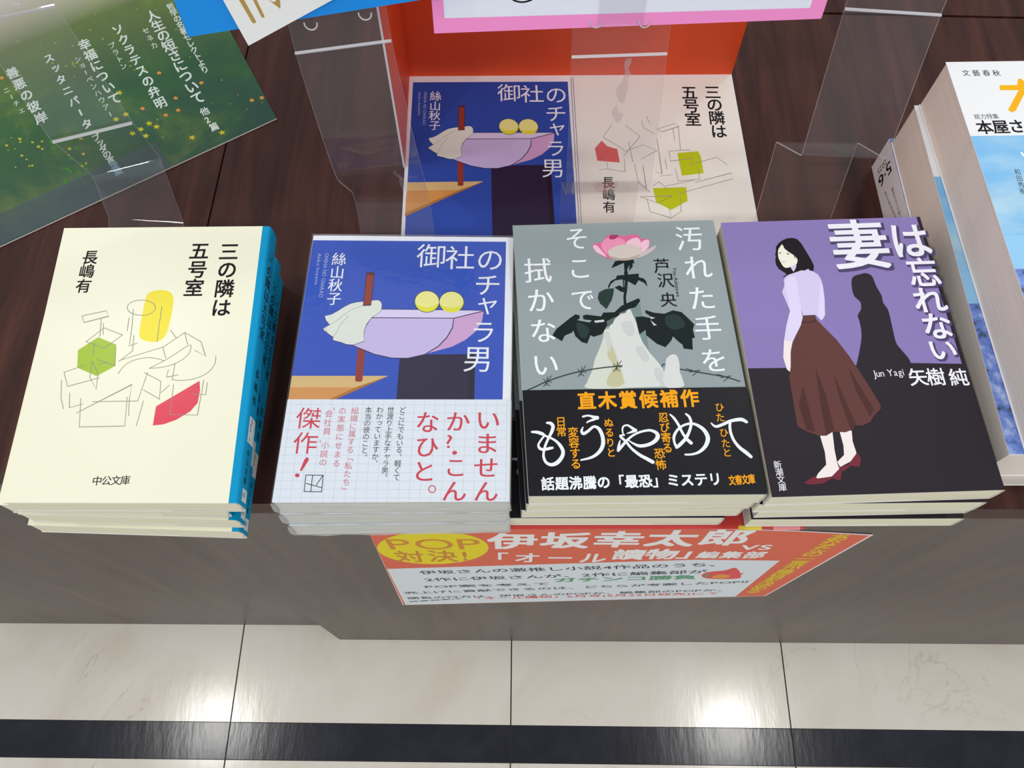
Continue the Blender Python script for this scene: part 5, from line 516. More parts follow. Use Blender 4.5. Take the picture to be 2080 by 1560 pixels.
["P","pred",2,1,[[74.18,-111.92],[76.74,-102.39],[86.53,-97.06],[91.28,-88.7],[96.02,-95.53],[100.28,-105.95],[102.02,-103.76],[101.95,-112.4],[103.3,-121.24],[92.36,-125.19],[79.21,-121.97]] ],
["P","porg3",3,1,[[82.73,-116.5],[86.49,-108.51],[94.51,-112.62],[93.39,-121.54],[84.89,-121.8]] ],
["P","pgrn",3,1,[[76.51,-111.85],[78.63,-108.75],[80.37,-115.25],[78.32,-117.08]]]],"mag1":{"tl":[0.23264,0.22064,0.09],"th":0.02844},"mag2":{"tl":[0.23023,0.22073,0.058],"th":0.00609},"artmag":[["T","ink2",1,"文藝春秋",[8.89,-8.06],[25.1,-8.36],4.22,4.67,0.0,1,0 ],
["S","ink2",1,"総力特集",[5.28,-38.19],[18.16,-38.23],3.85,-0.004 ],
["T","ink",1,"本屋さん",[8.89,-45.34],[33.8,-44.81],8.76,9.55,0.018,0,0 ],
["P","gold",1,0,[[25.01,-16.93],[33.85,-17.09],[35.61,-12.64],[37.15,-12.67],[38.55,-14.84],[38.28,-17.18],[49.14,-17.38],[48.09,-20.86],[37.67,-20.66],[28.08,-34.53],[25.75,-35.72],[24.27,-33.95],[33.66,-20.59],[24.04,-20.4],[23.9,-18.6]] ],
["P","gold",1,0,[[39.48,-17.2],[41.9,-17.24],[37.07,-33.68],[33.31,-35.66],[36.7,-25.37]] ],
["T","ink2",1,"和田秀樹",[17.67,-74.27],[16.92,-86.14],3.32,3.87,0.0,0,0 ],
["B","white3",1,1,[[23.23,-62.39,1.24],[24.21,-64.35,1.24],[27.64,-60.53,1.25]]]],"mag3":{"c":[0.22984,0.2242,0.0]},"artspine":[["S","ink",1,"5·6",[16.55,22.26],[16.91,3.36],10.65,0.008 ],
["S","ink2",1,"2025",[10.37,18.4],[9.13,5.28],5.48,0 ],
["S","ink2",1,"い屋さんの大特集",[53.4,18.17],[29.32,16.95],3.12,0 ],
["S","ink2",1,"和田秀樹対談",[49.9,13.39],[25.66,8.21],2.16,-0.004]],"pink":{"O":[0.0486,0.184,0.1495],"A":[1.0,0.0,0.0],"B":[0.0,0.2599,0.96564],"p":[[-84.75,-8.45],[90.69,-0.23],[-79.59,-1.3],[84.17,4.64],[-85.03,6.88],[-10.38,-2.58],[11.73,-2.42],[-44.72,6.53]]},"blue":{"O":[-0.08,0.179,0.15],"A":[0.99955,0.02999,0.0],"B":[0.0,0.19996,0.9798],"p":[[-67.17,-6.33],[40.62,9.65],[-66.35,10.52]]},"smear":{"O":[0.05,0.156,0.0598],"A":[0.99959,0.02699,0.01],"B":[0.0,0.34406,0.93895],"p":[[[3.3,72.27],[5.57,73.28],[6.4,71.58],[5.34,68.14],[6.61,65.36],[5.48,62.55],[6.07,59.71],[4.86,51.01],[1.8,52.49],[0.52,58.29],[3.08,62.55],[3.76,66.76],[3.24,68.84]],[[-0.68,46.21],[1.44,49.92],[3.03,45.82],[5.22,45.06],[3.46,40.37],[1.19,42.05]]]},"white":{"O":[-0.08,0.1775,0.15],"A":[0.99955,0.02999,0.0],"B":[0.0,0.19996,0.9798],"p":[[-40.65,-9.84],[1.14,11.07],[-46.14,11.45],[-38.24,11.76],[-35.39,1.89],[-32.52,11.71],[-30.8,4.16],[-24.92,12.02],[-22.37,7.51],[-10.89,4.44],[13.31,6.5]]}}''')

# ------------------------------------------------------------------ materials
def lin(c):
    return tuple((v / 255 / 12.92) if v / 255 <= 0.04045 else ((v / 255 + 0.055) / 1.055) ** 2.4 for v in c) + (1.0,)
MATS = {}
def mat(name, rgb, rough=0.5, spec=0.4, coat=0.0):
    if name in MATS: return MATS[name]
    m = bpy.data.materials.new(name); m.use_nodes = True
    b = m.node_tree.nodes['Principled BSDF']
    b.inputs['Base Color'].default_value = lin(rgb); b.inputs['Roughness'].default_value = rough
    b.inputs['Specular IOR Level'].default_value = spec; b.inputs['Coat Weight'].default_value = coat; b.inputs['Coat Roughness'].default_value = 0.08
    MATS[name] = m
    return m
INK = dict(ink=(24, 23, 26), ink2=(70, 70, 76), pencil=(150, 150, 138), yel=(238, 220, 20), lime=(158, 190, 28), red1=(222, 62, 84),
    cream=(240, 238, 214), spine=(6, 150, 200), label=(220, 228, 226),
    blue2=(48, 82, 186), navy=(38, 32, 62), navy2=(28, 23, 45), beige=(216, 184, 124), orange2=(212, 150, 84), brown2=(176, 116, 52), stick=(146, 58, 46), stickd=(96, 40, 34),
    lav1=(199, 186, 230), lav2=(205, 164, 208), lav3=(216, 208, 240), bline=(58, 52, 84), ball=(234, 232, 146), ball2=(226, 224, 62), cloth=(222, 228, 218), cline=(150, 158, 146),
    white2=(236, 240, 248), pale2=(172, 188, 236), grid=(204, 213, 222), red2=(206, 64, 80), red3=(208, 112, 124), belt2=(226, 233, 242),
    grey3=(148, 160, 163), handg=(122, 142, 142), handc=(212, 216, 204), handw=(216, 219, 216), handy=(196, 194, 158), hands=(202, 206, 204), leafd=(20, 32, 32), leafm=(38, 58, 54), dots=(92, 108, 106),
    pinkd=(226, 110, 158), pinkm=(240, 150, 186), pinkl=(246, 200, 216), pinkk=(170, 62, 104), petalw=(206, 192, 192), petalc=(214, 202, 194), petals=(184, 170, 158), wire=(48, 62, 68), white3=(238, 243, 248), glue=(150, 120, 112), org3=(246, 166, 22), belt3=(28, 27, 33),
    purple4=(138, 122, 182), dark4=(40, 34, 42), shad4=(78, 68, 108), white4=(240, 240, 250), skirt=(98, 60, 56), skirtd=(78, 46, 44), skin4=(242, 232, 230), face=(240, 240, 224), neck=(214, 206, 234), hair=(24, 19, 24), lilac=(212, 202, 238), lilac2=(222, 214, 246), shoe=(116, 44, 58), eye=(112, 112, 106), lip=(196, 190, 176),
    creamb=(234, 233, 224), olive=(188, 200, 18), redb=(214, 88, 88), bluep=(46, 76, 168), boardw=(232, 232, 236),
    flyw=(200, 210, 204), florg=(214, 140, 60), flyel=(186, 178, 40), flyel2=(140, 150, 60), flgrn=(60, 130, 40),
    porange=(222, 104, 78), pyel=(232, 214, 20), pwhite=(222, 230, 236), porg=(214, 138, 50), porg2=(206, 132, 52), pwt=(240, 238, 238), pink_=(58, 66, 70), pgrn=(96, 160, 120), pred=(224, 84, 84), pyel2=(226, 196, 40), porg3=(228, 150, 70), pedge=(238, 224, 224),
    gold=(248, 182, 14), magw=(240, 241, 243), sky1=(116, 182, 234), sky2=(150, 204, 240), sky3=(176, 214, 236), flow1=(124, 152, 222), flow2=(98, 126, 204), flow3=(62, 80, 62), flow4=(184, 202, 238),
    cardblue=(34, 146, 236), cardwhite=(244, 244, 242), cardgold=(186, 152, 84), cardpink=(255, 152, 214), cardin=(238, 240, 252))
def ink(k):
    gloss = dict(blue2=.22, navy=.26, navy2=.26, beige=.22, orange2=.22, lav1=.22, lav2=.22, dark4=.42, purple4=.42, cream=.28, yel=.28, lime=.28, red1=.28, grey3=.4, belt3=.35)
    return mat('print_' + k, INK[k], gloss.get(k, 0.5), .30 if gloss.get(k, .5) < .3 else .35 if k in ('cream', 'yel', 'lime', 'red1') else .14)

def nodes_of(name, rough=0.5, spec=0.4):
    m = bpy.data.materials.new(name); m.use_nodes = True; nt = m.node_tree; b = nt.nodes['Principled BSDF']
    b.inputs['Roughness'].default_value = rough; b.inputs['Specular IOR Level'].default_value = spec
    MATS[name] = m
    return m, nt, b
def ramp(nt, stops):
    r = nt.nodes.new('ShaderNodeValToRGB'); e = r.color_ramp.elements
    while len(e) < len(stops): e.new(0.5)
    for i, (p, c) in enumerate(stops): e[i].position = p; e[i].color = lin(c)
    return r
def tex_noise(nt, scale_vec, scale, detail=6, rough=0.6, rot=(0, 0, 0), coord='Object', dist=0.0):
    tc = nt.nodes.new('ShaderNodeTexCoord'); mp = nt.nodes.new('ShaderNodeMapping'); mp.inputs['Scale'].default_value = scale_vec; mp.inputs['Rotation'].default_value = rot
    n = nt.nodes.new('ShaderNodeTexNoise'); n.inputs['Scale'].default_value = scale; n.inputs['Detail'].default_value = detail; n.inputs['Roughness'].default_value = rough; n.inputs['Distortion'].default_value = dist
    nt.links.new(tc.outputs[coord], mp.inputs[0]); nt.links.new(mp.outputs[0], n.inputs['Vector'])
    return n
def wood(name, sv, dark, mid, light, rough, spec):
    m, nt, b = nodes_of(name, rough, spec)
    n = tex_noise(nt, sv, 9, 8, 0.62, dist=0.6); r = ramp(nt, [(0.3, dark), (0.5, mid), (0.72, light)])
    nt.links.new(n.outputs['Fac'], r.inputs[0]); nt.links.new(r.outputs[0], b.inputs['Base Color'])
    n2 = tex_noise(nt, tuple(v * 1.5 for v in sv), 60, 3, 0.6)
    bp = nt.nodes.new('ShaderNodeBump'); bp.inputs['Strength'].default_value = 0.12; bp.inputs['Distance'].default_value = 0.0006
    nt.links.new(n2.outputs['Fac'], bp.inputs['Height']); nt.links.new(bp.outputs[0], b.inputs['Normal'])
    return m
WOODTOP = wood('dark_wood_top', (7, .55, 7), (42, 22, 19), (64, 35, 30), (84, 49, 40), .48, .18)
WOODFRONT = wood('dark_wood_front', (7, 7, .55), (52, 37, 34), (70, 52, 47), (86, 66, 59), .36, .5)  # same wood as the top; greyer because reflected light is put into the colour
def paper_edge(name, c1, c2, sv):
    m, nt, b = nodes_of(name, .8, .2)
    n = tex_noise(nt, sv, 30, 3, .6); r = ramp(nt, [(0.35, c1), (0.65, c2)])
    nt.links.new(n.outputs['Fac'], r.inputs[0]); nt.links.new(r.outputs[0], b.inputs['Base Color'])
    return m
PAGES = paper_edge('cream_page_edges', (222, 216, 190), (240, 234, 210), (.6, .6, 110))
PAGESW = paper_edge('white_page_edges', (212, 212, 200), (230, 230, 218), (.6, .6, 110))
MAGPAGES = paper_edge('grey_page_edges', (232, 220, 208), (242, 232, 222), (.6, .6, 60))

def clear(name, tint, refl, milk, rough=0.03):
    m = bpy.data.materials.new(name); m.use_nodes = True; nt = m.node_tree; nt.nodes.clear(); L = nt.links
    out = nt.nodes.new('ShaderNodeOutputMaterial'); tr = nt.nodes.new('ShaderNodeBsdfTransparent'); tr.inputs[0].default_value = tint
    gl = nt.nodes.new('ShaderNodeBsdfGlossy'); gl.inputs['Roughness'].default_value = rough
    df = nt.nodes.new('ShaderNodeBsdfDiffuse'); df.inputs[0].default_value = (.8, .8, .82, 1)
    lw = nt.nodes.new('ShaderNodeLayerWeight'); lw.inputs[0].default_value = .5
    pw = nt.nodes.new('ShaderNodeMath'); pw.operation = 'POWER'; pw.inputs[1].default_value = 4.0
    fr = nt.nodes.new('ShaderNodeMath'); fr.operation = 'MULTIPLY_ADD'; fr.inputs[1].default_value = refl * 8; fr.inputs[2].default_value = refl; fr.use_clamp = True
    L.new(lw.outputs['Facing'], pw.inputs[0]); L.new(pw.outputs[0], fr.inputs[0])
    m1 = nt.nodes.new('ShaderNodeMixShader'); m2 = nt.nodes.new('ShaderNodeMixShader'); m2.inputs[0].default_value = milk
    L.new(fr.outputs[0], m1.inputs[0]); L.new(tr.outputs[0], m1.inputs[1]); L.new(gl.outputs[0], m1.inputs[2])
    L.new(m1.outputs[0], m2.inputs[1]); L.new(df.outputs[0], m2.inputs[2]); L.new(m2.outputs[0], out.inputs[0])
    MATS[name] = m
    return m, nt, (gl, fr)
CLEAR, _, _ = clear('clear_plastic', (.965, .96, .965, 1), .022, .016)
CLEAREDGE, _, _ = clear('clear_plastic_edge', (.9, .9, .92, 1), .05, .5)
SLEEVE, _, _ = clear('clear_sleeve_film', (.72, .80, .86, 1), .02, .03, .3)
WRAP, nt, (gl, fr) = clear('shrink_film', (.985, .985, .99, 1), .035, .01, .07)
nz = tex_noise(nt, (1, 1, 1), 45, 3, .55); bp = nt.nodes.new('ShaderNodeBump'); bp.inputs['Strength'].default_value = .35; bp.inputs['Distance'].default_value = .002
nt.links.new(nz.outputs['Fac'], bp.inputs['Height']); nt.links.new(bp.outputs[0], gl.inputs['Normal'])
WRAPEND, nt, (gl, fr) = clear('crinkled_film_end', (.95, .96, .95, 1), .08, .28, .12)
nz = tex_noise(nt, (1, 1, 3), 220, 4, .65); bp = nt.nodes.new('ShaderNodeBump'); bp.inputs['Strength'].default_value = .8; bp.inputs['Distance'].default_value = .002
nt.links.new(nz.outputs['Fac'], bp.inputs['Height']); nt.links.new(bp.outputs[0], gl.inputs['Normal'])

# ------------------------------------------------------------------ mesh builder
class MB:
    def __init__(s): s.v = []; s.f = []; s.fm = []; s.mats = []; s.sm = []
    def mi(s, m):
        if m not in s.mats: s.mats.append(m)
        return s.mats.index(m)
    def face(s, pts, m, smooth=False):
        k = len(s.v); s.v += [tuple(p) for p in pts]; s.f.append(tuple(range(k, k + len(pts)))); s.fm.append(s.mi(m)); s.sm.append(smooth)
    def grid(s, rows, m, smooth=False, flip=False, closed=False):
        k = len(s.v); n = len(rows[0]); i_m = s.mi(m)
        for r in rows: s.v += [tuple(p) for p in r]
        for i in range(len(rows) - 1):
            for j in range(n if closed else n - 1):
                j2 = (j + 1) % n
                q = (k + i * n + j, k + i * n + j2, k + (i + 1) * n + j2, k + (i + 1) * n + j)
                s.f.append(q[::-1] if flip else q); s.fm.append(i_m); s.sm.append(smooth)
    def prism(s, poly, z0, z1, m, mtop=None, xf=None):
        xf = xf or (lambda x, y, z: (x, y, z)); n = len(poly)
        s.face([xf(x, y, z1) for x, y in poly], mtop or m); s.face([xf(x, y, z0) for x, y in reversed(poly)], m)
        for i in range(n):
            (x0, y0), (x1, y1) = poly[i], poly[(i + 1) % n]
            s.face([xf(x0, y0, z0), xf(x1, y1, z0), xf(x1, y1, z1), xf(x0, y0, z1)], m)
    def build(s, name, parent=None, bevel=0):
        me = bpy.data.meshes.new(name); me.from_pydata(s.v, [], s.f); me.update()
        for m in s.mats: me.materials.append(m)
        me.polygons.foreach_set('material_index', s.fm); me.polygons.foreach_set('use_smooth', s.sm)
        o = bpy.data.objects.new(name, me); COL.objects.link(o)
        if parent: o.parent = parent
        if bevel:
            md = o.modifiers.new('bevel', 'BEVEL'); md.width = bevel; md.segments = 2; md.limit_method = 'ANGLE'
        return o
def tag(o, label=None, cat=None, group=None, kind=None):
    if label: o['label'] = label
    if cat: o['category'] = cat
    if group: o['group'] = group
    if kind: o['kind'] = kind
    return o
def empty(name, loc, rz=0, label=None, cat=None, group=None):
    o = bpy.data.objects.new(name, None); o.empty_display_size = .02; COL.objects.link(o); o.location = loc; o.rotation_euler = (0, 0, rz)
    return tag(o, label, cat, group)
KIDS = {}
def dup(root, loc, rz, label):
    r = root.copy(); COL.objects.link(r); r.location = loc; r.rotation_euler = (0, 0, rz); r['label'] = label
    for ch in list(root.children):
        c = ch.copy(); COL.objects.link(c); c.parent = r
        for g in list(ch.children):
            d = g.copy(); COL.objects.link(d); d.parent = c
    return r

# ------------------------------------------------------------------ lettering and print
GL = {}
def glyph(ch, off):
    k = (ch, off)
    if k not in GL:
        c = bpy.data.curves.new('g', 'FONT'); c.body = ch; c.size = 1; c.offset = off; c.resolution_u = 3
        o = bpy.data.objects.new('g', c); COL.objects.link(o); bpy.context.view_layer.update()
        me = o.to_mesh(); GL[k] = ([(v.co.x, v.co.y) for v in me.vertices], [tuple(p.vertices) for p in me.polygons])
        o.to_mesh_clear(); bpy.data.objects.remove(o); bpy.data.curves.remove(c)
    return GL[k]
def catmull(p, closed, n=6):
    out = []; L = len(p)
    for i in range(L if closed else L - 1):
        g = lambda j: p[j % L] if closed else p[min(max(j, 0), L - 1)]
        a, b, c, d = g(i - 1), g(i), g(i + 1), g(i + 2)
        for k in range(n):
            t = k / n
            out.append([.5 * (2 * b[q] + (c[q] - a[q]) * t + (2 * a[q] - 5 * b[q] + 4 * c[q] - d[q]) * t * t + (3 * b[q] - a[q] - 3 * c[q] + d[q]) * t ** 3) for q in range(len(b))])
    if not closed: out.append(list(p[-1]))
    return out
def area(p): return sum(p[i][0] * p[(i + 1) % len(p)][1] - p[(i + 1) % len(p)][0] * p[i][1] for i in range(len(p)))
VSHIFT = {'、': (.58, .55), '。': (.58, .55), 'ゃ': (.1, .1), 'ャ': (.1, .1), 'っ': (.1, .1), 'ッ': (.1, .1), 'ョ': (.1, .1)}
VROT = 'ー「」〝〟'
def clip_convex(pts, poly):
    if area(poly) < 0: poly = poly[::-1]
    for i in range(len(poly)):
        a, b = poly[i], poly[(i + 1) % len(poly)]; o = []
        dd = [(b[0] - a[0]) * (p[1] - a[1]) - (b[1] - a[1]) * (p[0] - a[0]) for p in pts]
        for j in range(len(pts)):
            k = (j + 1) % len(pts)
            if dd[j] >= 0: o.append(pts[j])
            if (dd[j] >= 0) != (dd[k] >= 0): f = dd[j] / (dd[j] - dd[k]); o.append((pts[j][0] + (pts[k][0] - pts[j][0]) * f, pts[j][1] + (pts[k][1] - pts[j][1]) * f))
        pts = o
        if len(pts) < 3: return []
    return pts
def draw(mb, items, W, tr=None, remap=None, clip=None):
    """W(x mm, y mm, layer) -> local 3D; items as traced"""
    tr = tr or (lambda x, y: (x, y)); n_ = 0
    def face(pts, m, L):
        if area(pts) < 0: pts = pts[::-1]
        mb.face([W(x, y, L) for x, y in pts], m)
    def put(ch, cx, cy, w, h, off, rot, m, L, minc):
        bold = off > .003 and not minc; e_ = off
        vs, fs = glyph(ch, 0); c, s = math.cos(rot), math.sin(rot); k0 = len(mb.v); im = mb.mi(m)
        for qi, (e, ey) in enumerate(((-.009, 0), (.009, 0)) if minc else ((-e_, -e_), (e_, -e_), (-e_, e_), (e_, e_), (0, -e_), (0, e_), (-e_, 0), (e_, 0)) if bold else ((0, 0),)):
            k = len(mb.v)
            for x, y in vs:
                a, b = (x - .5 + e) * w, (y - .375 + ey) * h
                q = tr(cx + a * c - b * s, cy + a * s + b * c); mb.v.append(tuple(W(q[0], q[1], L + .04 * qi)))
            for f in fs: mb.f.append(tuple(i + k for i in f)); mb.fm.append(im); mb.sm.append(False)
    for it in items:
        t, col, L = it[0], it[1], it[2]
        m = ink((remap or {}).get(col, col)); n_ += 1; L = L + (n_ % 7) * .05
        if t == 'P':
            p = it[4]
            if it[3]: p = catmull(p, True, 5)
            p = [tr(x, y) for x, y in p]
            if clip: p = clip_convex(p, clip)
            if len(p) > 2: face(p, m, L)
        elif t == 'B':
            p = it[4]
            if it[3]: p = catmull(p, False, 7)
            seg = []
            for i in range(len(p)):
                a, b = p[max(i - 1, 0)], p[min(i + 1, len(p) - 1)]; dx, dy = b[0] - a[0], b[1] - a[1]; d = math.hypot(dx, dy) or 1
                hw = p[i][2] / 2
                if 0 < i < len(p) - 1 and not it[3]:
                    d1 = Vector((p[i][0] - a[0], p[i][1] - a[1])); d2 = Vector((b[0] - p[i][0], b[1] - p[i][1]))
                    if d1.length > 1e-6 and d2.length > 1e-6: hw /= max(.5, math.cos(d1.angle(d2) / 2))
                seg.append((p[i][0], p[i][1], -dy / d * hw, dx / d * hw))
            for i in range(len(seg) - 1):
                a, b = seg[i], seg[i + 1]
                if math.hypot(a[0] - b[0], a[1] - b[1]) < 1e-6: continue
                face([tr(a[0] - a[2], a[1] - a[3]), tr(b[0] - b[2], b[1] - b[3]), tr(b[0] + b[2], b[1] + b[3]), tr(a[0] + a[2], a[1] + a[3])], m, L + .004 * (i % 20))
            if it[3]:
                for q in (p[0], p[-1]): face([tr(q[0] + q[2] / 2 * math.cos(u * PI / 6), q[1] + q[2] / 2 * math.sin(u * PI / 6)) for u in range(12)], m, L + .1)
        elif t == 'T':
            _, _, _, txt, a, b, w, h, off, minc, rot = it; n = len(txt)
            vert = n > 1 and abs(b[1] - a[1]) > abs(b[0] - a[0])
            for i, ch in enumerate(txt):
                u = i / (n - 1) if n > 1 else 0; cx, cy = a[0] + (b[0] - a[0]) * u, a[1] + (b[1] - a[1]) * u; r = math.radians(rot)
                if vert:
                    if ch in VSHIFT: cx += VSHIFT[ch][0] * w; cy += VSHIFT[ch][1] * h
                    if ch in VROT: r -= PI / 2
                put(ch, cx, cy, w, h, off, r, m, L, minc)
        elif t == 'S':
            _, _, _, txt, a, b, h, off = it
            adv = []
            for ch in txt:
                if ch == ' ': adv.append((.3, 0)); continue
                vs, _f = glyph(ch, 0); xs = [v[0] for v in vs] or [0, .5]
                adv.append((1.0, 0) if ord(ch) > 0x2000 else (max(xs) - min(xs) + .09, min(xs) - .045))
            tot = sum(q[0] for q in adv); d = (b[0] - a[0], b[1] - a[1]); ln = math.hypot(*d); rot = math.atan2(d[1], d[0]); w = ln / tot; pos = 0
            for ch, (ad, lo) in zip(txt, adv):
                if ch != ' ':
                    off_x = (pos - lo + .5) * w
                    put(ch, a[0] + math.cos(rot) * off_x, a[1] + math.sin(rot) * off_x, w, h, off, rot, m, L, 0)
                pos += ad
MM = .001; LAY = 2.0e-5

# ------------------------------------------------------------------ books
class BookShape:
    """a paperback whose upper board is the given quad (mm, TL TR BR BL); spine at +x"""
    def __init__(s, quad, t, bulge): s.q = [(x * MM, y * MM) for x, y in quad]; s.t = t; s.b = bulge
    def uv(s, u, v):
        (ax, ay), (bx, by), (cx, cy), (dx, dy) = s.q
        return ((dx * (1 - u) + cx * u) * (1 - v) + (ax * (1 - u) + bx * u) * v, (dy * (1 - u) + cy * u) * (1 - v) + (ay * (1 - u) + by * u) * v)
    def profile(s, e):
        """list of (u, dx, z): fore-edge top -> spine -> fore-edge bottom, grown by e"""
        P = [(0, -e, s.t + e), (.25, 0, s.t + e), (.5, 0, s.t + e), (.75, 0, s.t + e), (1, -.0012, s.t + e)]
        for k in range(1, 12):
            a = PI / 2 - PI * k / 12; ca, sa = math.cos(a), math.sin(a)
            P.append((1, (s.b + e) * abs(ca) ** .42, s.t / 2 + (s.t / 2 + e) * math.copysign(abs(sa) ** .62, sa)))
        P += [(1, -.0012, -e), (.75, 0, -e), (.5, 0, -e), (.25, 0, -e), (0, -e, -e)]
        return P
    def sheet(s, mb, e0, e1, v0, v1, m, mspine=None, medge=None, dv=0):
        """closed sleeve between offsets e0 (inner) and e1 (outer)"""
        def row(e, v): return [(lambda p: (p[0] + dx, p[1], z))(s.uv(u, v)) for u, dx, z in s.profile(e)]
        o0, o1, i0, i1 = row(e1, v0), row(e1, v1), row(e0, v0), row(e0, v1); n = len(o0)
        for j in range(n - 1):
            mm = mspine if (mspine and 4 <= j <= n - 6) else m
            sm = 4 <= j <= n - 6
            mb.face([o0[j], o0[j + 1], o1[j + 1], o1[j]], mm, sm); mb.face([i0[j + 1], i0[j], i1[j], i1[j + 1]], medge or m)
            mb.face([o0[j + 1], o0[j], i0[j], i0[j + 1]], medge or m); mb.face([o1[j], o1[j + 1], i1[j + 1], i1[j]], medge or m)
        for j in (0, n - 1): mb.face([o0[j], o1[j], i1[j], i0[j]] if j == 0 else [o1[j], o0[j], i0[j], i1[j]], m)
    def pages(s, mb, m, inset=.0004):
        h = .00084; u0 = .004; du = 1 / 1.0
        rows = []
        for v in (.0025, .9975):
            r = []
            for u, dx, z in ((.004, 0, h), (.004, .0002, s.t * .5), (.004, 0, s.t - h), (1, s.b * .3, s.t - h), (1, s.b * .75, s.t * .5), (1, s.b * .3, h)):
                p = s.uv(u, v); r.append((p[0] + dx, p[1], z))
            rows.append(r)
        mb.grid(rows, m, closed=True, flip=True); mb.face(rows[0], m); mb.face(rows[1][::-1], m)
    def W(s, x, y, L, e=0): return (x * MM, y * MM, s.t + e + LAY * L)
PAPERW = mat('paper_board_edge', (232, 230, 222), .6); FLAP = mat('jacket_flap', (236, 236, 230), .55)

def make_book(key, name, t, bulge, ground, spine, pages, art, belt=None, belt_art=None, belt_y=None, belt_ink=None, wrap=False, spine_art=False, lab=None):
    d = DATA[key]; sh = BookShape(d['quad'], t, bulge)
    root = empty(name, (0, 0, 0))
    mb = MB(); sh.sheet(mb, -.0003, 0, 0, 1, ink(ground), ink(spine), PAPERW)
    draw(mb, art, sh.W, clip=d['quad'])
    if spine_art: spine_print(mb, sh)
    cv = mb.build('cover', root)
    for z0, z1, w in ((t - .0008, t - .0003, .62), (.0003, .0008, .70)):       # folded-in jacket flaps
        fm = MB(); A_, B_, C_, D_ = sh.uv(.002, .0008), sh.uv(w, .0008), sh.uv(w, .9992), sh.uv(.002, .9992); fm.prism([A_, B_, C_, D_], z0 + (.00002 if z0 < t / 2 else -.00002), z1 - .00002, FLAP); fm.build('jacket_flap', cv)
    pb = MB(); sh.pages(pb, pages); pb.build('page_block', root)
    if belt:
        v1 = (belt_y[0][1] * MM - sh.q[3][1]) / (sh.q[0][1] - sh.q[3][1]); v1b = (belt_y[1][1] * MM - sh.q[2][1]) / (sh.q[1][1] - sh.q[2][1])
        bb = MB(); sh.sheet(bb, .00004, .00022, .0015, (v1 + v1b) / 2, ink(belt_ink)); draw(bb, belt_art, lambda x, y, L: sh.W(x, y, L, .00022)); bb.build('paper_belt', root)
    if wrap:
        wb = MB(); e = .0007; rng = random.Random(3)
        def row(v, dy, squeeze=1, jig=0):
            out = []
            prof = [(0, -e, -.0001), (0, -e - .0002, t * .25), (0, -e - .0002, t * .5), (0, -e - .0002, t * .75), (0, -e, t + e)] + [(k / 14, 0, t + e) for k in range(1, 14)] + [(1, bulge * .5, t + e), (1, bulge + e, t * .75), (1, bulge + e, t * .5), (1, bulge + e, t * .25), (1, bulge * .5, -.0001)] + [(k / 14, 0, -.0001) for k in range(13, 0, -1)]
            for u, dx, z in prof:
                p = sh.uv(u, v); zz = t / 2 + (z - t / 2) * squeeze
                out.append((p[0] + dx + rng.uniform(-jig, jig), p[1] + dy + rng.uniform(-jig, jig), max(zz + rng.uniform(-jig, jig) * .5, .0001) if z < t / 2 else zz + rng.uniform(-jig, 0) * .5))
            return out
        r0 = row(0, -.0006); r1 = row(1, .0006)
        wb.grid([r0, r1], WRAP, closed=True, flip=True)
        mid = row(0, -.0012, .78, .0004); end = row(0, -.0018, .3, .0006)
        wb.grid([end, mid, r0], WRAPEND, closed=True, flip=True, smooth=True); wb.face(end, WRAPEND)
        mid2 = row(1, .0012, .8, .0004); wb.grid([r1, mid2], WRAPEND, closed=True, flip=True, smooth=True); wb.face(mid2[::-1], WRAPEND)
        wb.build('shrink_wrap', root)
    return root, sh

def spine_print(mb, sh):
    prof = sh.profile(.00004); arc = [(dx, z) for u, dx, z in prof[4:17]]
    cum = [0]
    for (a, b), (c, d) in zip(arc, arc[1:]): cum.append(cum[-1] + math.hypot(c - a, d - b))
    tot = cum[-1]
    def W(x, y, L):   # x: mm from the middle of the spine, + downwards; y: mm up the book
        q = min(max(tot / 2 + x * MM, 1e-6), tot - 1e-6); i = max(k for k in range(len(cum) - 1) if cum[k] <= q); f = (q - cum[i]) / (cum[i + 1] - cum[i])
        dx = arc[i][0] * (1 - f) + arc[i + 1][0] * f; z = arc[i][1] * (1 - f) + arc[i + 1][1] * f
        h = sh.q[0][1] - sh.q[3][1]; v = (y * MM - sh.q[3][1]) / h; p = sh.uv(1, v)
        return (p[0] + dx + LAY * L, p[1], z + LAY * L * .5)
    def lab(y0, y1, w):
        pts = [(w * math.cos(a), (y0 + y1) / 2 + ((y1 - y0) / 2 - w) * (1 if math.sin(a) > 0 else -1) + w * math.sin(a)) for a in [2 * PI * (k + .5) / 16 for k in range(16)]]
        for k in range(8):                                    # split into narrow strips so the label follows the curve
            a, b = -w + 2 * w * k / 8, -w + 2 * w * (k + 1) / 8
            mb.face([W(a, y0, 1), W(b, y0, 1), W(b, y1, 1), W(a, y1, 1)][::1], ink('label'))
    draw(mb, [['T', 'ink', 1, '三の隣は五号室', [-1.5, 58], [-1.5, 14], 7.5, 7.2, .01, 0, 0], ['T', 'ink', 1, '長嶋有', [-1.5, -8], [-1.5, -22], 5.4, 5.4, .006, 0, 0]], W)
    lab(-44, -31, 4.5); draw(mb, [['T', 'ink', 2, 'な80-3', [-1.5, -33], [-1.5, -42], 3.4, 2.6, .006, 0, 0]], W)
    draw(mb, [['T', 'ink', 1, '中公文庫', [-1.5, -49], [-1.5, -62], 3.6, 3.6, .004, 0, 0]], W)
    lab(-72, -66, 3.2); draw(mb, [['T', 'ink', 2, '中', [-1.0, -69], [-1.0, -69], 3.4, 3.4, .004, 0, 0]], W)

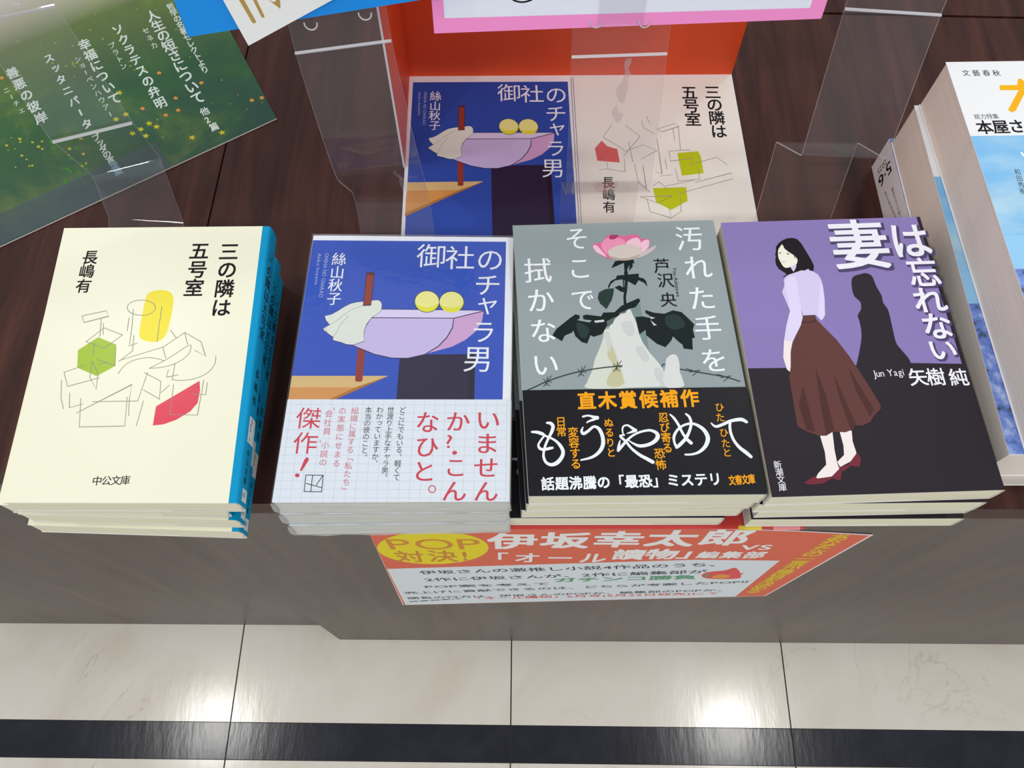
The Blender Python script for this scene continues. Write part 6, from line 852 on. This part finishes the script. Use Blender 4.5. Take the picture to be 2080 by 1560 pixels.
def stack(key, root, t, n, z0, offs, labels, group, cat='book'):
    d = DATA[key]; c = d['c']; th = d['th']
    for k in range(n):
        dx, dy, dr = offs[k]; loc = (c[0] + dx, c[1] + dy, z0 + t * (n - 1 - k)); rz = th + math.radians(dr)
        if k == 0: root.location = loc; root.rotation_euler = (0, 0, rz); tag(root, labels[0], cat, group)
        else: dup(root, loc, rz, labels[k])

GAPZ = .00035
t1 = .0564 / 4
b1, _ = make_book('book1', 'paperback_book', t1 - GAPZ, .0034, 'cream', 'spine', PAGES, DATA['art1'], spine_art=True)
stack('book1', b1, t1, 4, .0002, [(0, 0, 0), (-.0095, .0022, -1.0), (-.0068, .0012, -1.5), (-.0090, -.0006, -1.7)],
      ['cream paperback with yellow, green and red line drawing, topmost of the leftmost stack', 'cream paperback with blue spine, second from the top of the leftmost stack',
       'cream paperback with blue spine, second from the bottom of the leftmost stack', 'cream paperback with blue spine, lying on the table under the leftmost stack'], 'cream paperbacks stacked at the left')
t2 = .0506 / 3
b2, _ = make_book('book2', 'paperback_book', t2 - .0010, .0012, 'white2', 'white2', PAGESW, DATA['art2'], belt=True, belt_art=DATA['obi2'], belt_y=DATA['obi2y'], belt_ink='belt2', wrap=True)
stack('book2', b2, t2, 3, .0002, [(0, 0, 0), (-.0006, -.0006, .1), (-.0008, -.0016, .5)],
      ['shrink-wrapped blue paperback with lilac boat picture and white belt, topmost of its stack', 'shrink-wrapped paperback in the middle of the stack under the blue lilac-boat cover',
       'shrink-wrapped paperback at the bottom of the stack with the blue lilac-boat cover'], 'shrink-wrapped blue paperbacks')
t3 = .0550 / 4
b3, _ = make_book('book3', 'paperback_book', t3 - .0006, .0014, 'grey3', 'grey3', PAGES, DATA['art3'], belt=True, belt_art=DATA['obi3'], belt_y=DATA['obi3y'], belt_ink='belt3')
stack('book3', b3, t3, 4, .0017, [(0, 0, 0), (-.0014, .0008, .3), (-.0032, .0014, 0), (-.0088, .0008, -.4)],
      ['grey paperback with pink rose in a white hand and black belt, topmost of its stack', 'paperback with black belt directly under the grey rose-cover paperback',
       'paperback with black belt, third down in the stack with the rose cover', 'paperback with black belt at the bottom of the rose-cover stack, on the red flyer'], 'grey paperbacks with black belts')
t4 = .0566 / 4
b4, _ = make_book('book4', 'paperback_book', t4 - GAPZ, .0014, 'purple4', 'dark4', PAGES, DATA['art4'])
stack('book4', b4, t4, 4, .0017, [(0, 0, 0), (.0004, -.0003, -1.3), (.0040, .0016, -.6), (.0046, .0000, -1.6)],
      ['purple and black paperback showing a woman in a brown skirt, topmost of its stack', 'paperback directly under the purple woman-cover book, its dark cover peeking out at the front',
       'paperback third from the top of the stack with the purple woman cover', 'paperback at the bottom of the stack with the purple woman cover'], 'purple and black paperbacks')

# ------------------------------------------------------------------ tables and floor
def seam(y): return -.1905 + .026 * y
def table(name, poly, label, front_edge, panel=True):
    root = empty(name, (sum(p[0] for p in poly) / len(poly), sum(p[1] for p in poly) / len(poly), FLOOR_Z), 0, label, 'table', 'wooden display tables')
    ox, oy, oz = root.location
    tb = MB(); tb.prism([(x - ox, y - oy) for x, y in poly], -.018 - oz, 0 - oz, WOODTOP); 
    top = tb.build('table_top', root, bevel=.0008)
    bb = MB(); inset = [(x + (.0002 if x < ox else -.0002) - ox, y + (.0006 if y < oy else -.0004) - oy) for x, y in poly]
    bb.prism(inset, 0, -.0182 - oz, WOODFRONT); bb.build('cabinet_body', root)
    return root
table('display_table', [(seam(0), 0), (1.3, -.0015), (1.3, .3375), (seam(.365), .3690)], 'dark wood display table under the three right-hand book stacks, poster on its front', 0)
table('display_table', [(-1.4, .0155), (seam(.0155) - .0012, .0155), (seam(.37) - .0012, .3690), (-1.4, .3690)], 'dark wood display table at the left, set slightly back, under the cream book stack', 0)
table('display_table', [(-1.4, .3712), (seam(.37), .3712), (1.3, .3395), (1.3, .80), (-1.4, .80)], 'dark wood display table at the back beyond the seam, behind the clear stands', 0)

fl_m, nt, b = nodes_of('white_marble_tile', .15, .5)
n1 = tex_noise(nt, (1, 1, 1), 5, 8, .6, dist=1.2); r1 = ramp(nt, [(.3, (222, 212, 196)), (.5, (232, 225, 214)), (.7, (238, 232, 223))])
n2 = tex_noise(nt, (1, .7, 1), 5, 5, .55, dist=2.2); r2 = ramp(nt, [(.0, (255, 255, 255)), (.494, (255, 255, 255)), (.5, (190, 184, 172)), (.506, (255, 255, 255)), (1, (255, 255, 255))])
n3 = tex_noise(nt, (1, 1, 1), 2.6, 2, .5); r3 = ramp(nt, [(.36, (190, 190, 190)), (.46, (0, 0, 0))])
mx = nt.nodes.new('ShaderNodeMix'); mx.data_type = 'RGBA'; mx.blend_type = 'MULTIPLY'; mx.inputs[0].default_value = .8
nt.links.new(n1.outputs['Fac'], r1.inputs[0]); nt.links.new(n2.outputs['Fac'], r2.inputs[0]); nt.links.new(r1.outputs[0], mx.inputs[6]); nt.links.new(r2.outputs[0], mx.inputs[7])
nt.links.new(n3.outputs['Fac'], r3.inputs[0]); nt.links.new(r3.outputs[0], mx.inputs[0]); nt.links.new(mx.outputs[2], b.inputs['Base Color'])
n4 = tex_noise(nt, (1, .25, 1), 70, 4, .6); bp = nt.nodes.new('ShaderNodeBump'); bp.inputs['Strength'].default_value = .06; bp.inputs['Distance'].default_value = .002
nt.links.new(n4.outputs['Fac'], bp.inputs['Height']); nt.links.new(bp.outputs[0], b.inputs['Normal'])
bk_m, nt, b = nodes_of('black_tile', .17, .35)
n1 = tex_noise(nt, (1, 1, 1), 30, 5, .6); r1 = ramp(nt, [(.4, (26, 27, 38)), (.7, (38, 39, 52))]); nt.links.new(n1.outputs['Fac'], r1.inputs[0]); nt.links.new(r1.outputs[0], b.inputs['Base Color'])
n4 = tex_noise(nt, (1, .25, 1), 70, 4, .6); bp = nt.nodes.new('ShaderNodeBump'); bp.inputs['Strength'].default_value = .08; bp.inputs['Distance'].default_value = .002
nt.links.new(n4.outputs['Fac'], bp.inputs['Height']); nt.links.new(bp.outputs[0], b.inputs['Normal'])
GROUT = mat('tile_joint', (44, 40, 42), .7)
fb = MB(); fr = -.0052
def frot(x, y): c, s = math.cos(fr), math.sin(fr); return (x * c - y * s, x * s + y * c)
g = .0007; T = .303; x0 = -0.29989
fb.prism([frot(-2.2, -1.6), frot(2.2, -1.6), frot(2.2, 1.6), frot(-2.2, 1.6)], FLOOR_Z - .02, FLOOR_Z - .0004, GROUT)
ys = [(-.0875, -.0875 + T, 0), (-.0875 + T, -.0875 + 2 * T, 0), (-.1243, -.0875, 1), (-.1243 - T, -.1243, 0), (-.1243 - 2 * T, -.1243 - T, 0), (-.1243 - 3 * T, -.1243 - 2 * T, 0)]
for i in range(-6, 8):
    for (ya, yb, k) in ys:
        q = [(x0 + i * T + g, ya + g * .5), (x0 + (i + 1) * T - g, ya + g * .5), (x0 + (i + 1) * T - g, yb - g * .5), (x0 + i * T + g, yb - g * .5)]
        fb.face([frot(x, y) + (FLOOR_Z,) for x, y in q], bk_m if k else fl_m)
tag(fb.build('floor'), kind='structure')

# ------------------------------------------------------------------ red flyer under the stacks
rf = MB()
rf.prism([(-.0004, -.0130), (.1525, -.0118), (.1525, .12), (-.0004, .12)], .0001, .0013, mat('red_sheet', (206, 62, 58), .4))
for x0_, x1_, c in ((.118, .130, (228, 206, 60)), (.136, .150, (228, 140, 150))):
    rf.prism([(x0_, -.0127), (x1_, -.0126), (x1_ + .0003, -.0104), (x0_ + .0003, -.0104)], .00131, .00136, mat('red_sheet_patch_%d' % int(x0_ * 1e3), c, .4))
tag(rf.build('flyer'), 'red printed flyer sticking out under the rose-cover and woman-cover stacks', 'flyer')

# ------------------------------------------------------------------ poster on the table front
P = DATA['poster']; O, A, B = Vector(P['O']), Vector(P['A']), Vector(P['B']); N = A.cross(B)
def PW(x, y, L): return O + A * (x * MM) + B * (y * MM) + N * (LAY * L * 2 - .0016)
if N.y > 0: N = -N
pb = MB()
out = [(-144.2, 9), (12, 9.6), (70, 8.6), (105, 5.5), (128, 2.0), (150.8, -1.7), (140.7, -187), (-151.5, -235.9)]
front = [PW(x, y, 0) for x, y in out]; back = [p - N * .0003 for p in front]
inn = [(-144.2, 8.0), (12, 8.6), (70, 7.6), (105, 4.4), (128, .6), (149.2, -3.0), (139.6, -186), (-150.7, -235.0)]
pb.face(front[::-1], ink('pedge')); pb.face(back, ink('pedge'))
for i in range(len(out)): j = (i + 1) % len(out); pb.face([front[i], front[j], back[j], back[i]], ink('pedge'))
pb.face([PW(x, y, .6) for x, y in inn][::-1], ink('porange'))
draw(pb, DATA['artposter'], PW)
tag(pb.build('poster'), 'orange and white printed poster hanging on the front of the right table', 'poster')

# ------------------------------------------------------------------ cardboard display box
base = DATA['base']; bO = Vector(base['O']); zb = base['O'][2]
root = empty('display_box', (bO.x, bO.y, 0), 0, 'orange cardboard display box printed with two book covers, behind the middle stacks', 'display box')
ORANGE_B = mat('orange_board', (222, 74, 26), .5); ORANGE_S = mat('orange_board_side', (226, 74, 26), .5); BOARD = ink('boardw')
tl, tr_, br, bl = [(x * MM, y * MM) for x, y in (base['tl'], base['tr'], base['br'], base['bl'])]
def ext(a, b, y): f = (y - a[1]) / (b[1] - a[1]); return (a[0] + (b[0] - a[0]) * f, y)
bl2, br2 = ext(tl, bl, -.079), ext(tr_, br, -.079)
mb = MB(); mb.prism([bl2, br2, tr_, tl], .0002, zb, BOARD)
def BW(x, y, L): return (x * MM, y * MM, zb + LAY * L)
M = DATA['baseM']; trf = lambda x, y: (x * M[0][0] + y * M[1][0] + M[2][0], x * M[0][1] + y * M[1][1] + M[2][1])
bc = [(base['tl'][0] + 1.8, base['tl'][1] - 1), (base['tr'][0] - .5, base['tr'][1] - 1), (br2[0] / MM - .5, -78.5), (bl2[0] / MM + 1.8, -78.5)]
draw(mb, DATA['art2'], BW, tr=trf, remap=dict(blue2='bluep'), clip=bc)
draw(mb, DATA['artbase'], BW, clip=bc)
mb.build('printed_floor', root)
mb = MB(); h = .185; lean = .006
x0_, y0_ = tl; x1_, y1_ = tr_
mb.face([(x0_, y0_, zb), (x1_, y1_, zb), (x1_ - .0006, y1_ + lean, h), (x0_, y0_ + lean, h)][::1], ORANGE_B)
mb.face([(x0_, y0_ + .0015, zb), (x0_, y0_ + lean + .0015, h), (x1_ - .0006, y1_ + lean + .0015, h), (x1_, y1_ + .0015, zb)], ORANGE_S)
mb.face([(x0_, y0_, h * 0 + zb), (x0_, y0_ + lean, h), (x0_, y0_ + lean + .0015, h), (x0_, y0_ + .0015, zb)], BOARD); mb.face([(x1_, y1_, zb), (x1_, y1_ + .0015, zb), (x1_ - .0006, y1_ + lean + .0015, h), (x1_ - .0006, y1_ + lean, h)], BOARD)
mb.face([(x0_, y0_ + lean, h), (x1_ - .0006, y1_ + lean, h), (x1_ - .0006, y1_ + lean + .0015, h), (x0_, y0_ + lean + .0015, h)], BOARD)
mb.build('back_panel', root)
mb = MB(); sx, sy = base['side'][0] * MM, base['side'][1] * MM
def sp(x, y, z, d): return (x - d, y, z)
for d, fl_ in ((0, 0), (.0012, 1)):
    q = [sp(x0_, y0_, zb, d), sp(x0_, y0_ + lean, h, d), sp(sx, sy + .005, h, d), sp(sx, sy, zb, d)]
    mb.face(q[::-1] if fl_ else q, ORANGE_S)
mb.face([sp(sx, sy, zb, 0), sp(sx, sy + .005, h, 0), sp(sx, sy + .005, h, .0012), sp(sx, sy, zb, .0012)], BOARD)
mb.face([sp(sx, sy + .005, h, 0), sp(x0_, y0_ + lean, h, 0), sp(x0_, y0_ + lean, h, .0012), sp(sx, sy + .005, h, .0012)], BOARD)
mb.build('side_panel', root)

# ------------------------------------------------------------------ meadow flyer
F = DATA['fly']
root = empty('flyer', (F['c'][0], F['c'][1], 0), F['th'], 'flyer with green flower meadow and white vertical titles, lying at the back left', 'flyer')
mm_, nt, b = nodes_of('meadow_print', .3, .5)
n1 = tex_noise(nt, (1, 1, 1), 14, 6, .65, dist=.4); r1 = ramp(nt, [(.30, (6, 46, 50)), (.46, (12, 62, 44)), (.56, (40, 88, 30)), (.70, (124, 138, 36))])
n2 = tex_noise(nt, (1, .16, 1), 170, 4, .7, rot=(0, 0, .9)); r2 = ramp(nt, [(.35, (70, 90, 80)), (.65, (150, 155, 140))])
mx = nt.nodes.new('ShaderNodeMix'); mx.data_type = 'RGBA'; mx.blend_type = 'OVERLAY'; mx.inputs[0].default_value = .35
n3 = tex_noise(nt, (1, 1, 1), 9, 2, .5); r3 = ramp(nt, [(.58, (0, 0, 0)), (.74, (150, 150, 150))])
m3 = nt.nodes.new('ShaderNodeMix'); m3.data_type = 'RGBA'; m3.inputs[7].default_value = lin((70, 108, 112))
tc = nt.nodes.new('ShaderNodeTexCoord'); sp_ = nt.nodes.new('ShaderNodeSeparateXYZ'); mr = nt.nodes.new('ShaderNodeMapRange'); mr.inputs[1].default_value = .150; mr.inputs[2].default_value = .20
m4 = nt.nodes.new('ShaderNodeMix'); m4.data_type = 'RGBA'; m4.inputs[7].default_value = lin((196, 186, 176))
L = nt.links
L.new(n1.outputs['Fac'], r1.inputs[0]); L.new(n2.outputs['Fac'], r2.inputs[0]); L.new(r1.outputs[0], mx.inputs[6]); L.new(r2.outputs[0], mx.inputs[7])
L.new(n3.outputs['Fac'], r3.inputs[0]); L.new(r3.outputs[0], m3.inputs[0]); L.new(mx.outputs[2], m3.inputs[6])
L.new(tc.outputs['Object'], sp_.inputs[0]); L.new(sp_.outputs['Y'], mr.inputs[0]); L.new(mr.outputs[0], m4.inputs[0]); mr2 = nt.nodes.new('ShaderNodeMapRange'); mr2.inputs[1].default_value = .0; mr2.inputs[2].default_value = .17; L.new(sp_.outputs['Y'], mr2.inputs[0])
r5 = ramp(nt, [(0, (10, 62, 52)), (.45, (34, 92, 44)), (1, (132, 146, 62))]); L.new(mr2.outputs[0], r5.inputs[0])
m5 = nt.nodes.new('ShaderNodeMix'); m5.data_type = 'RGBA'; m5.inputs[0].default_value = .5; L.new(m3.outputs[2], m5.inputs[6]); L.new(r5.outputs[0], m5.inputs[7]); L.new(m5.outputs[2], m4.inputs[6]); L.new(m4.outputs[2], b.inputs['Base Color'])
mb = MB(); poly = [(-.30, -.0125), (-.1843, -.0078), (0, 0), (.0040, .0906), (.0085, .200), (-.30, .200)]
mb.prism(poly, .0002, .0012, PAPERW, mm_)
draw(mb, DATA['artfly'], lambda x, y, L: (x * MM, y * MM, .0012 + LAY * L))
mb.build('printed_sheet', root)
mb = MB(); bd = [(x * MM, y * MM) for x, y in F['band']]
q = [(-.30, .0095), bd[0], bd[1], bd[2], (-.1843, -.0076), (-.30, -.0123)]
mb.prism(q[::-1] if area(q) < 0 else q, .00146, .0018, SLEEVE); tag(mb.build('clear_sleeve', root), 'clear film strip along the lower edge')

# ------------------------------------------------------------------ magazines
MW, MH, MT = 148.0, 212.0, .0313
def make_mag(t):
    """origin: upper left corner of the cover at the table level; spine at +x"""
    root = empty('magazine', (0, 0, 0)); mb = MB(); s = MM
    w, h = MW * s, MH * s; c = .0003
    mb.prism([(0, -h), (w, -h), (w, 0), (0, 0)], t - c, t, ink('magw')); mb.prism([(0, -h), (w, -h), (w, 0), (0, 0)], 0, c, ink('magw'))
    mb.prism([(w - c, -h), (w, -h), (w, 0), (w - c, 0)], c, t - c, ink('magw'))
    W = lambda x, y, L: (x * s, y * s, t + LAY * L)
    def strip(y0, y1, m, L=1): mb.face([W(0.1, y1, L), W(MW - .1, y1, L), W(MW - .1, y0, L), W(.1, y0, L)], m)
    SKY, nt, b = nodes_of('magazine_sky_print', .35, .4)
    n1 = tex_noise(nt, (1, 2.2, 1), 16, 5, .55); r1 = ramp(nt, [(.35, INK['sky1']), (.55, (130, 192, 238)), (.72, INK['sky3'])]); nt.links.new(n1.outputs['Fac'], r1.inputs[0]); nt.links.new(r1.outputs[0], b.inputs['Base Color'])
    FLW, nt, b = nodes_of('magazine_flower_print', .35, .4)
    n1 = tex_noise(nt, (1, 1, 1), 150, 4, .6); r1 = ramp(nt, [(.34, INK['flow3']), (.42, INK['flow2']), (.55, INK['flow1']), (.68, INK['flow4'])]); nt.links.new(n1.outputs['Fac'], r1.inputs[0]); nt.links.new(r1.outputs[0], b.inputs['Base Color'])
    strip(-51, -131, SKY); strip(-112, -131, ink('sky2'), 1.5); strip(-131, -211.8, FLW)
    draw(mb, DATA['artmag'], lambda x, y, L: W(x, y, L + 1))
    SW = lambda x, y, L: (w + LAY * L, -h + x * s, y * s)
    # spine print: flower picture edge and issue lettering
    draw(mb, DATA['artspine'], SW)
    mb.build('cover', root)
    pbm = MB(); pbm.prism([(.0006, -h + .0004), (w - c, -h + .0004), (w - c, -.0004), (.0006, -.0004)], c, t - c, MAGPAGES); pbm.build('page_block', root)
    return root
mg = make_mag(.0262)
def place_mag(o, d, z, label):
    o.location = (d['tl'][0], d['tl'][1], z); o.rotation_euler = (0, 0, d['th']); tag(o, label, 'magazine', 'magazines stacked at the right')
lab3 = 'magazine at the bottom of the right-hand stack, its lettered white spine facing the books'
c3 = DATA['mag3']['c']; th3 = PI + .008
# turned half round: the spine lies to the left, its foot at the back
rot = Matrix.Rotation(th3, 3, 'Z'); corner = rot @ Vector((MW * MM, -MH * MM, 0))
mg.location = (c3[0] - corner.x, c3[1] - corner.y, .0002); mg.rotation_euler = (0, 0, th3); tag(mg, lab3, 'magazine', 'magazines stacked at the right')
mg2 = dup(mg, (DATA['mag2']['tl'][0], DATA['mag2']['tl'][1], .0268), DATA['mag2']['th'], 'magazine in the middle of the right-hand stack, a strip of sky and flowers showing')
mg2.scale = (1, 1.0, (.058 - .0268) / .0262)
mg1 = dup(mg, (DATA['mag1']['tl'][0], DATA['mag1']['tl'][1], .0584), DATA['mag1']['th'], 'white and sky-blue magazine with big gold lettering, topmost of the right-hand stack')
mg1.scale = (1, 1, (.090 - .0584) / .0262)

# ------------------------------------------------------------------ clear stands
def ribbon_mesh(mb, secs, th=.0007, sub=8, smooth=False):
    """secs: list of (left xyz, right xyz); mitred strip of thickness th"""
    C_ = [((Vector(l) + Vector(r)) / 2) for l, r in secs]; n = len(secs)
    fr_ = []
    for i in range(n):
        l, r = Vector(secs[i][0]), Vector(secs[i][1]); a = (r - l).normalized()
        d1 = (C_[i] - C_[i - 1]).normalized() if i else (C_[1] - C_[0]).normalized(); d2 = (C_[i + 1] - C_[i]).normalized() if i < n - 1 else d1
        n1, n2 = a.cross(d1).normalized(), a.cross(d2).normalized(); nn = (n1 + n2); nn = nn.normalized() / max(.4, math.cos(n1.angle(n2) / 2)) if nn.length > .2 else n1
        fr_.append((l, r, nn * th / 2))
    for i in range(n - 1):
        (l0, r0, m0), (l1, r1, m1) = fr_[i], fr_[i + 1]
        mb.face([l0 + m0, r0 + m0, r1 + m1, l1 + m1], CLEAR, smooth); mb.face([r0 - m0, l0 - m0, l1 - m1, r1 - m1], CLEAR, smooth)
        mb.face([l0 - m0, l0 + m0, l1 + m1, l1 - m1], CLEAREDGE); mb.face([r0 + m0, r0 - m0, r1 - m1, r1 + m1], CLEAREDGE)
    for i in (0, n - 1):
        l, r, m = fr_[i]; q = [l - m, r - m, r + m, l + m]; mb.face(q if i == 0 else q[::-1], CLEAREDGE)
def rounded(secs, radius=.0025, k=4):
    """fillet each inner fold"""
    out = [secs[0]]
    for i in range(1, len(secs) - 1):
        p, c, n = [(Vector(s[0]), Vector(s[1])) for s in secs[i - 1:i + 2]]
        pc, cc, nc = (p[0] + p[1]) / 2, (c[0] + c[1]) / 2, (n[0] + n[1]) / 2
        fa = min(.45, radius / (cc - pc).length); fb_ = min(.45, radius / (nc - cc).length)
        for j in range(k + 1):
            t = j / k; q = []
            for e in (0, 1):
                a = c[e].lerp(p[e], fa); b = c[e].lerp(n[e], fb_); q.append((a.lerp(c[e], t)).lerp(c[e].lerp(b, t), t))
            out.append(tuple(q))
    out.append(secs[-1]); return out
def bend_line(mb, secs):   # whitish highlight line across a fold
    pass
def torus(mb, c, ax, ay, R, r, a0, a1, m, n=14, k=6):
    c, ax, ay = Vector(c), Vector(ax), Vector(ay); nz = ax.cross(ay); rows = []
    for i in range(n + 1):
        t = a0 + (a1 - a0) * i / n; d = ax * math.cos(t) + ay * math.sin(t)
        rows.append([c + d * (R + r * math.cos(2 * PI * j / k)) + nz * (r * math.sin(2 * PI * j / k)) for j in range(k)])
    mb.grid(rows, m, smooth=True, closed=True)
def stand(label, secs, radius, creases=(), rings=(), tongue=None, smear=False):
    base_ = Vector(secs[0][0]).lerp(Vector(secs[0][1]), .5)
    root = empty('sign_stand', (base_.x, base_.y, 0), 0, label, 'sign stand', 'clear plastic sign stands')
    sh = lambda v: tuple(Vector(v) - Vector((base_.x, base_.y, 0)))
    S = [(sh(l), sh(r)) for l, r in secs]
    mb = MB(); ribbon_mesh(mb, rounded(S, radius)); strip_ = mb.build('bent_strip', root)
    if creases:
        for i, f in creases:
            (l0, r0), (l1, r1) = S[i], S[i + 1]; l = Vector(l0).lerp(Vector(l1), f); r = Vector(r0).lerp(Vector(r1), f)
            d = (Vector(l1) - Vector(l0)).normalized(); nrm = (r - l).normalized().cross(d)
            if nrm.y > 0: nrm = -nrm
            mb = MB(); q = [(0, 0), (.0008, .0016), (.0016, 0)]  # whitish ridge modelled in place of the highlight along the bend
            rows = [[p + d * u + nrm * (w + .0004) for u, w in q] for p in (l, r)]
            mb.grid(rows, CLEAREDGE, closed=True); mb.face(rows[0], CLEAREDGE); mb.face(rows[1][::-1], CLEAREDGE); mb.build('bend_highlight', strip_)
    for c, R_ in rings:
        mb = MB(); torus(mb, sh(c), (1, 0, 0), (0, .25, .97), R_, .00035, PI * .95, PI * 2.05, CLEAREDGE); mb.build('clip_ring', strip_)
    if smear:
        g_ = DATA['smear']; O, A, B = Vector(g_['O']), Vector(g_['A']), Vector(g_['B']); N = A.cross(B); mb = MB()
        for p in g_['p']:
            q = [Vector(sh(O + A * (x * MM) + B * (y * MM) + N * .0006)) for x, y in catmull(p, True, 3)]
            mb.face(q if area(catmull(p, True, 3)) > 0 else q[::-1], SMEAR)
        mb.build('glue_smear', strip_)
    if tongue:
        mb = MB(); ribbon_mesh(mb, [(sh(l), sh(r)) for l, r in tongue], .0005); mb.build('front_tongue', root)
    return root
SMEAR, _, _ = clear('glue_smear', (.78, .70, .68, 1), .01, .22)
# fourth stand: behind the purple stack
stand('clear Z-shaped sign stand behind the purple woman-cover stack, near the magazines',
      [((.1440, .150, .0006), (.1890, .150, .0006)), ((.1442, .1665, .0006), (.1892, .1665, .0006)), ((.1463, .1905, .0611), (.1913, .1903, .0611)), ((.1536, .1710, .0728), (.1985, .1694, .0722)),
       ((.1548, .1990, .1443), (.1997, .1966, .1433)), ((.1570, .215, .190), (.2020, .2125, .189))], .0012, creases=((3, .965),))
stand('clear sign stand over the printed cream cover, holding up the pink-bordered card',
      [((.0298, .152, .0030), (.0748, .152, .0030)), ((.0295, .1775, .0030), (.0745, .1780, .0030)), ((.0291, .1862, .0305), (.0741, .1872, .0308)), ((.0292, .1552, .0592), (.0742, .1565, .0599)),
       ((.0277, .1811, .1309), (.0727, .1828, .1317)), ((.0266, .2090, .205), (.0718, .2100, .206))], .0012, creases=((3, .97),),
      smear=True, rings=((( .0378, .1828, .1475), .0026), ((.0598, .1828, .1478), .0026)), tongue=[((.0385, .1824, .1462), (.0592, .1826, .1466)), ((.0385, .1975, .205), (.0592, .1977, .205))])
stand('clear curved sign stand left of the display box, holding the blue and the white card',
      [((-.0905, .152, .0030), (-.0455, .152, .0030)), ((-.0911, .1680, .0030), (-.0463, .1685, .0030)), ((-.0950, .1877, .0168), (-.0502, .1881, .0170)), ((-.0921, .1552, .0702), (-.0472, .1596, .0724)),
       ((-.0950, .1607, .1006), (-.0500, .1625, .1013)), ((-.1010, .1766, .1341), (-.0564, .1822, .1368)), ((-.1030, .1900, .175), (-.0584, .1955, .177))], .010, creases=((4, .98),),
      rings=(((-.0890, .1725, .1545), .0028), ((-.0650, .1760, .1570), .0028)))
stand('clear sign stand on the meadow flyer behind the cream stack',
      [((-.2420, .1560, .0022), (-.1960, .1540, .0022)), ((-.2468, .1788, .0022), (-.2004, .1756, .0022)), ((-.2628, .2098, .0040), (-.2205, .2200, .0090)), ((-.2529, .1861, .0651), (-.2094, .1966, .0690)),
       ((-.2860, .2313, .1029), (-.2420, .2396, .1068)), ((-.3000, .2580, .140), (-.2560, .2660, .144))], .0014, creases=((3, .965), (2, .93)),
      rings=(((-.2560, .2330, .1150), .0028),))

# ------------------------------------------------------------------ cards
def card(name, key, poly, m, label, extra=None, th=.0006):
    d = DATA[key]; O, A, B = Vector(d['O']), Vector(d['A']), Vector(d['B']); N = B.cross(A)
    if N.y < 0: N = -N
    mb = MB(); n = len(poly)
    W = lambda x, y, L: O + A * (x * MM) + B * (y * MM) - N * (LAY * L)
    f = [W(x, y, 0) for x, y in poly]; k = [p + N * th for p in f]
    mb.face(f, m); mb.face(k[::-1], m)
    for i in range(n): j = (i + 1) % n; mb.face([f[j], f[i], k[i], k[j]], m)
    if extra: draw(mb, extra, W)
    return tag(mb.build(name), label, 'card')
p = DATA['pink']['p']
card('sign_card', 'pink', [p[0], p[1], [95, 110], [-86, 110]], ink('cardpink'), 'white card with bright pink border held in the clear stand at top centre',
     [['P', 'cardin', 1, 0, [p[2], p[3], [88, 104], [-81, 104]]], ['B', 'ink', 2, 1, [[p[7][0] - 6.5, p[7][1] + 2.6, .8], [p[7][0] - 3, p[7][1] + .3, .8], [p[7][0] + 1, p[7][1] - .2, .8], [p[7][0] + 5, p[7][1] + 1.2, .8], [p[7][0] + 7, p[7][1] + 3.4, .8]]]])
p = DATA['blue']['p']
dx, dy = p[1][0] - p[0][0], p[1][1] - p[0][1]; k_ = 124 / math.hypot(dx, dy); ux, uy = dx * k_, dy * k_
card('sign_card', 'blue', [p[0], [p[0][0] + ux, p[0][1] + uy], [p[0][0] + ux - uy * .75, p[0][1] + uy + ux * .75], [p[0][0] - 1 - uy * .2, p[0][1] + ux * .75]], ink('cardblue'), 'plain bright blue card behind the tilted white card at the top')
p = DATA['white']['p']
bl_, rt, lf = p[0], p[1], p[2]; e1 = (rt[0] - bl_[0], rt[1] - bl_[1]); l1 = math.hypot(*e1); e1 = (e1[0] / l1, e1[1] / l1); e2 = (-e1[1], e1[0]); e2 = ((lf[0] - bl_[0]), (lf[1] - bl_[1])); l2 = math.hypot(*e2); e2 = (e2[0] / l2, e2[1] / l2)
q = [bl_, [bl_[0] + e1[0] * 95, bl_[1] + e1[1] * 95], [bl_[0] + e1[0] * 95 + e2[0] * 130, bl_[1] + e1[1] * 95 + e2[1] * 130], [bl_[0] + e2[0] * 130, bl_[1] + e2[1] * 130]]
card('sign_card', 'white', q, ink('cardwhite'), 'tilted white card with gold brush strokes in front of the blue card',
     [['B', 'cardgold', 1, 1, [p[3] + [2.2], [(p[3][0] + p[4][0]) / 2, (p[3][1] + p[4][1]) / 2, 2.0], p[4] + [2.0]]], ['B', 'cardgold', 1, 1, [p[5] + [1.6], p[6] + [1.5]]], ['P', 'cardgold', 1, 1, [[p[7][0] - 2, p[7][1]], [p[8][0] - .5, p[8][1] + .4], p[8], [p[8][0] + .6, p[8][1] + 2.5], [p[7][0] + 3, p[7][1] + .5], [p[7][0] + .5, p[7][1] - 1.5]]]])
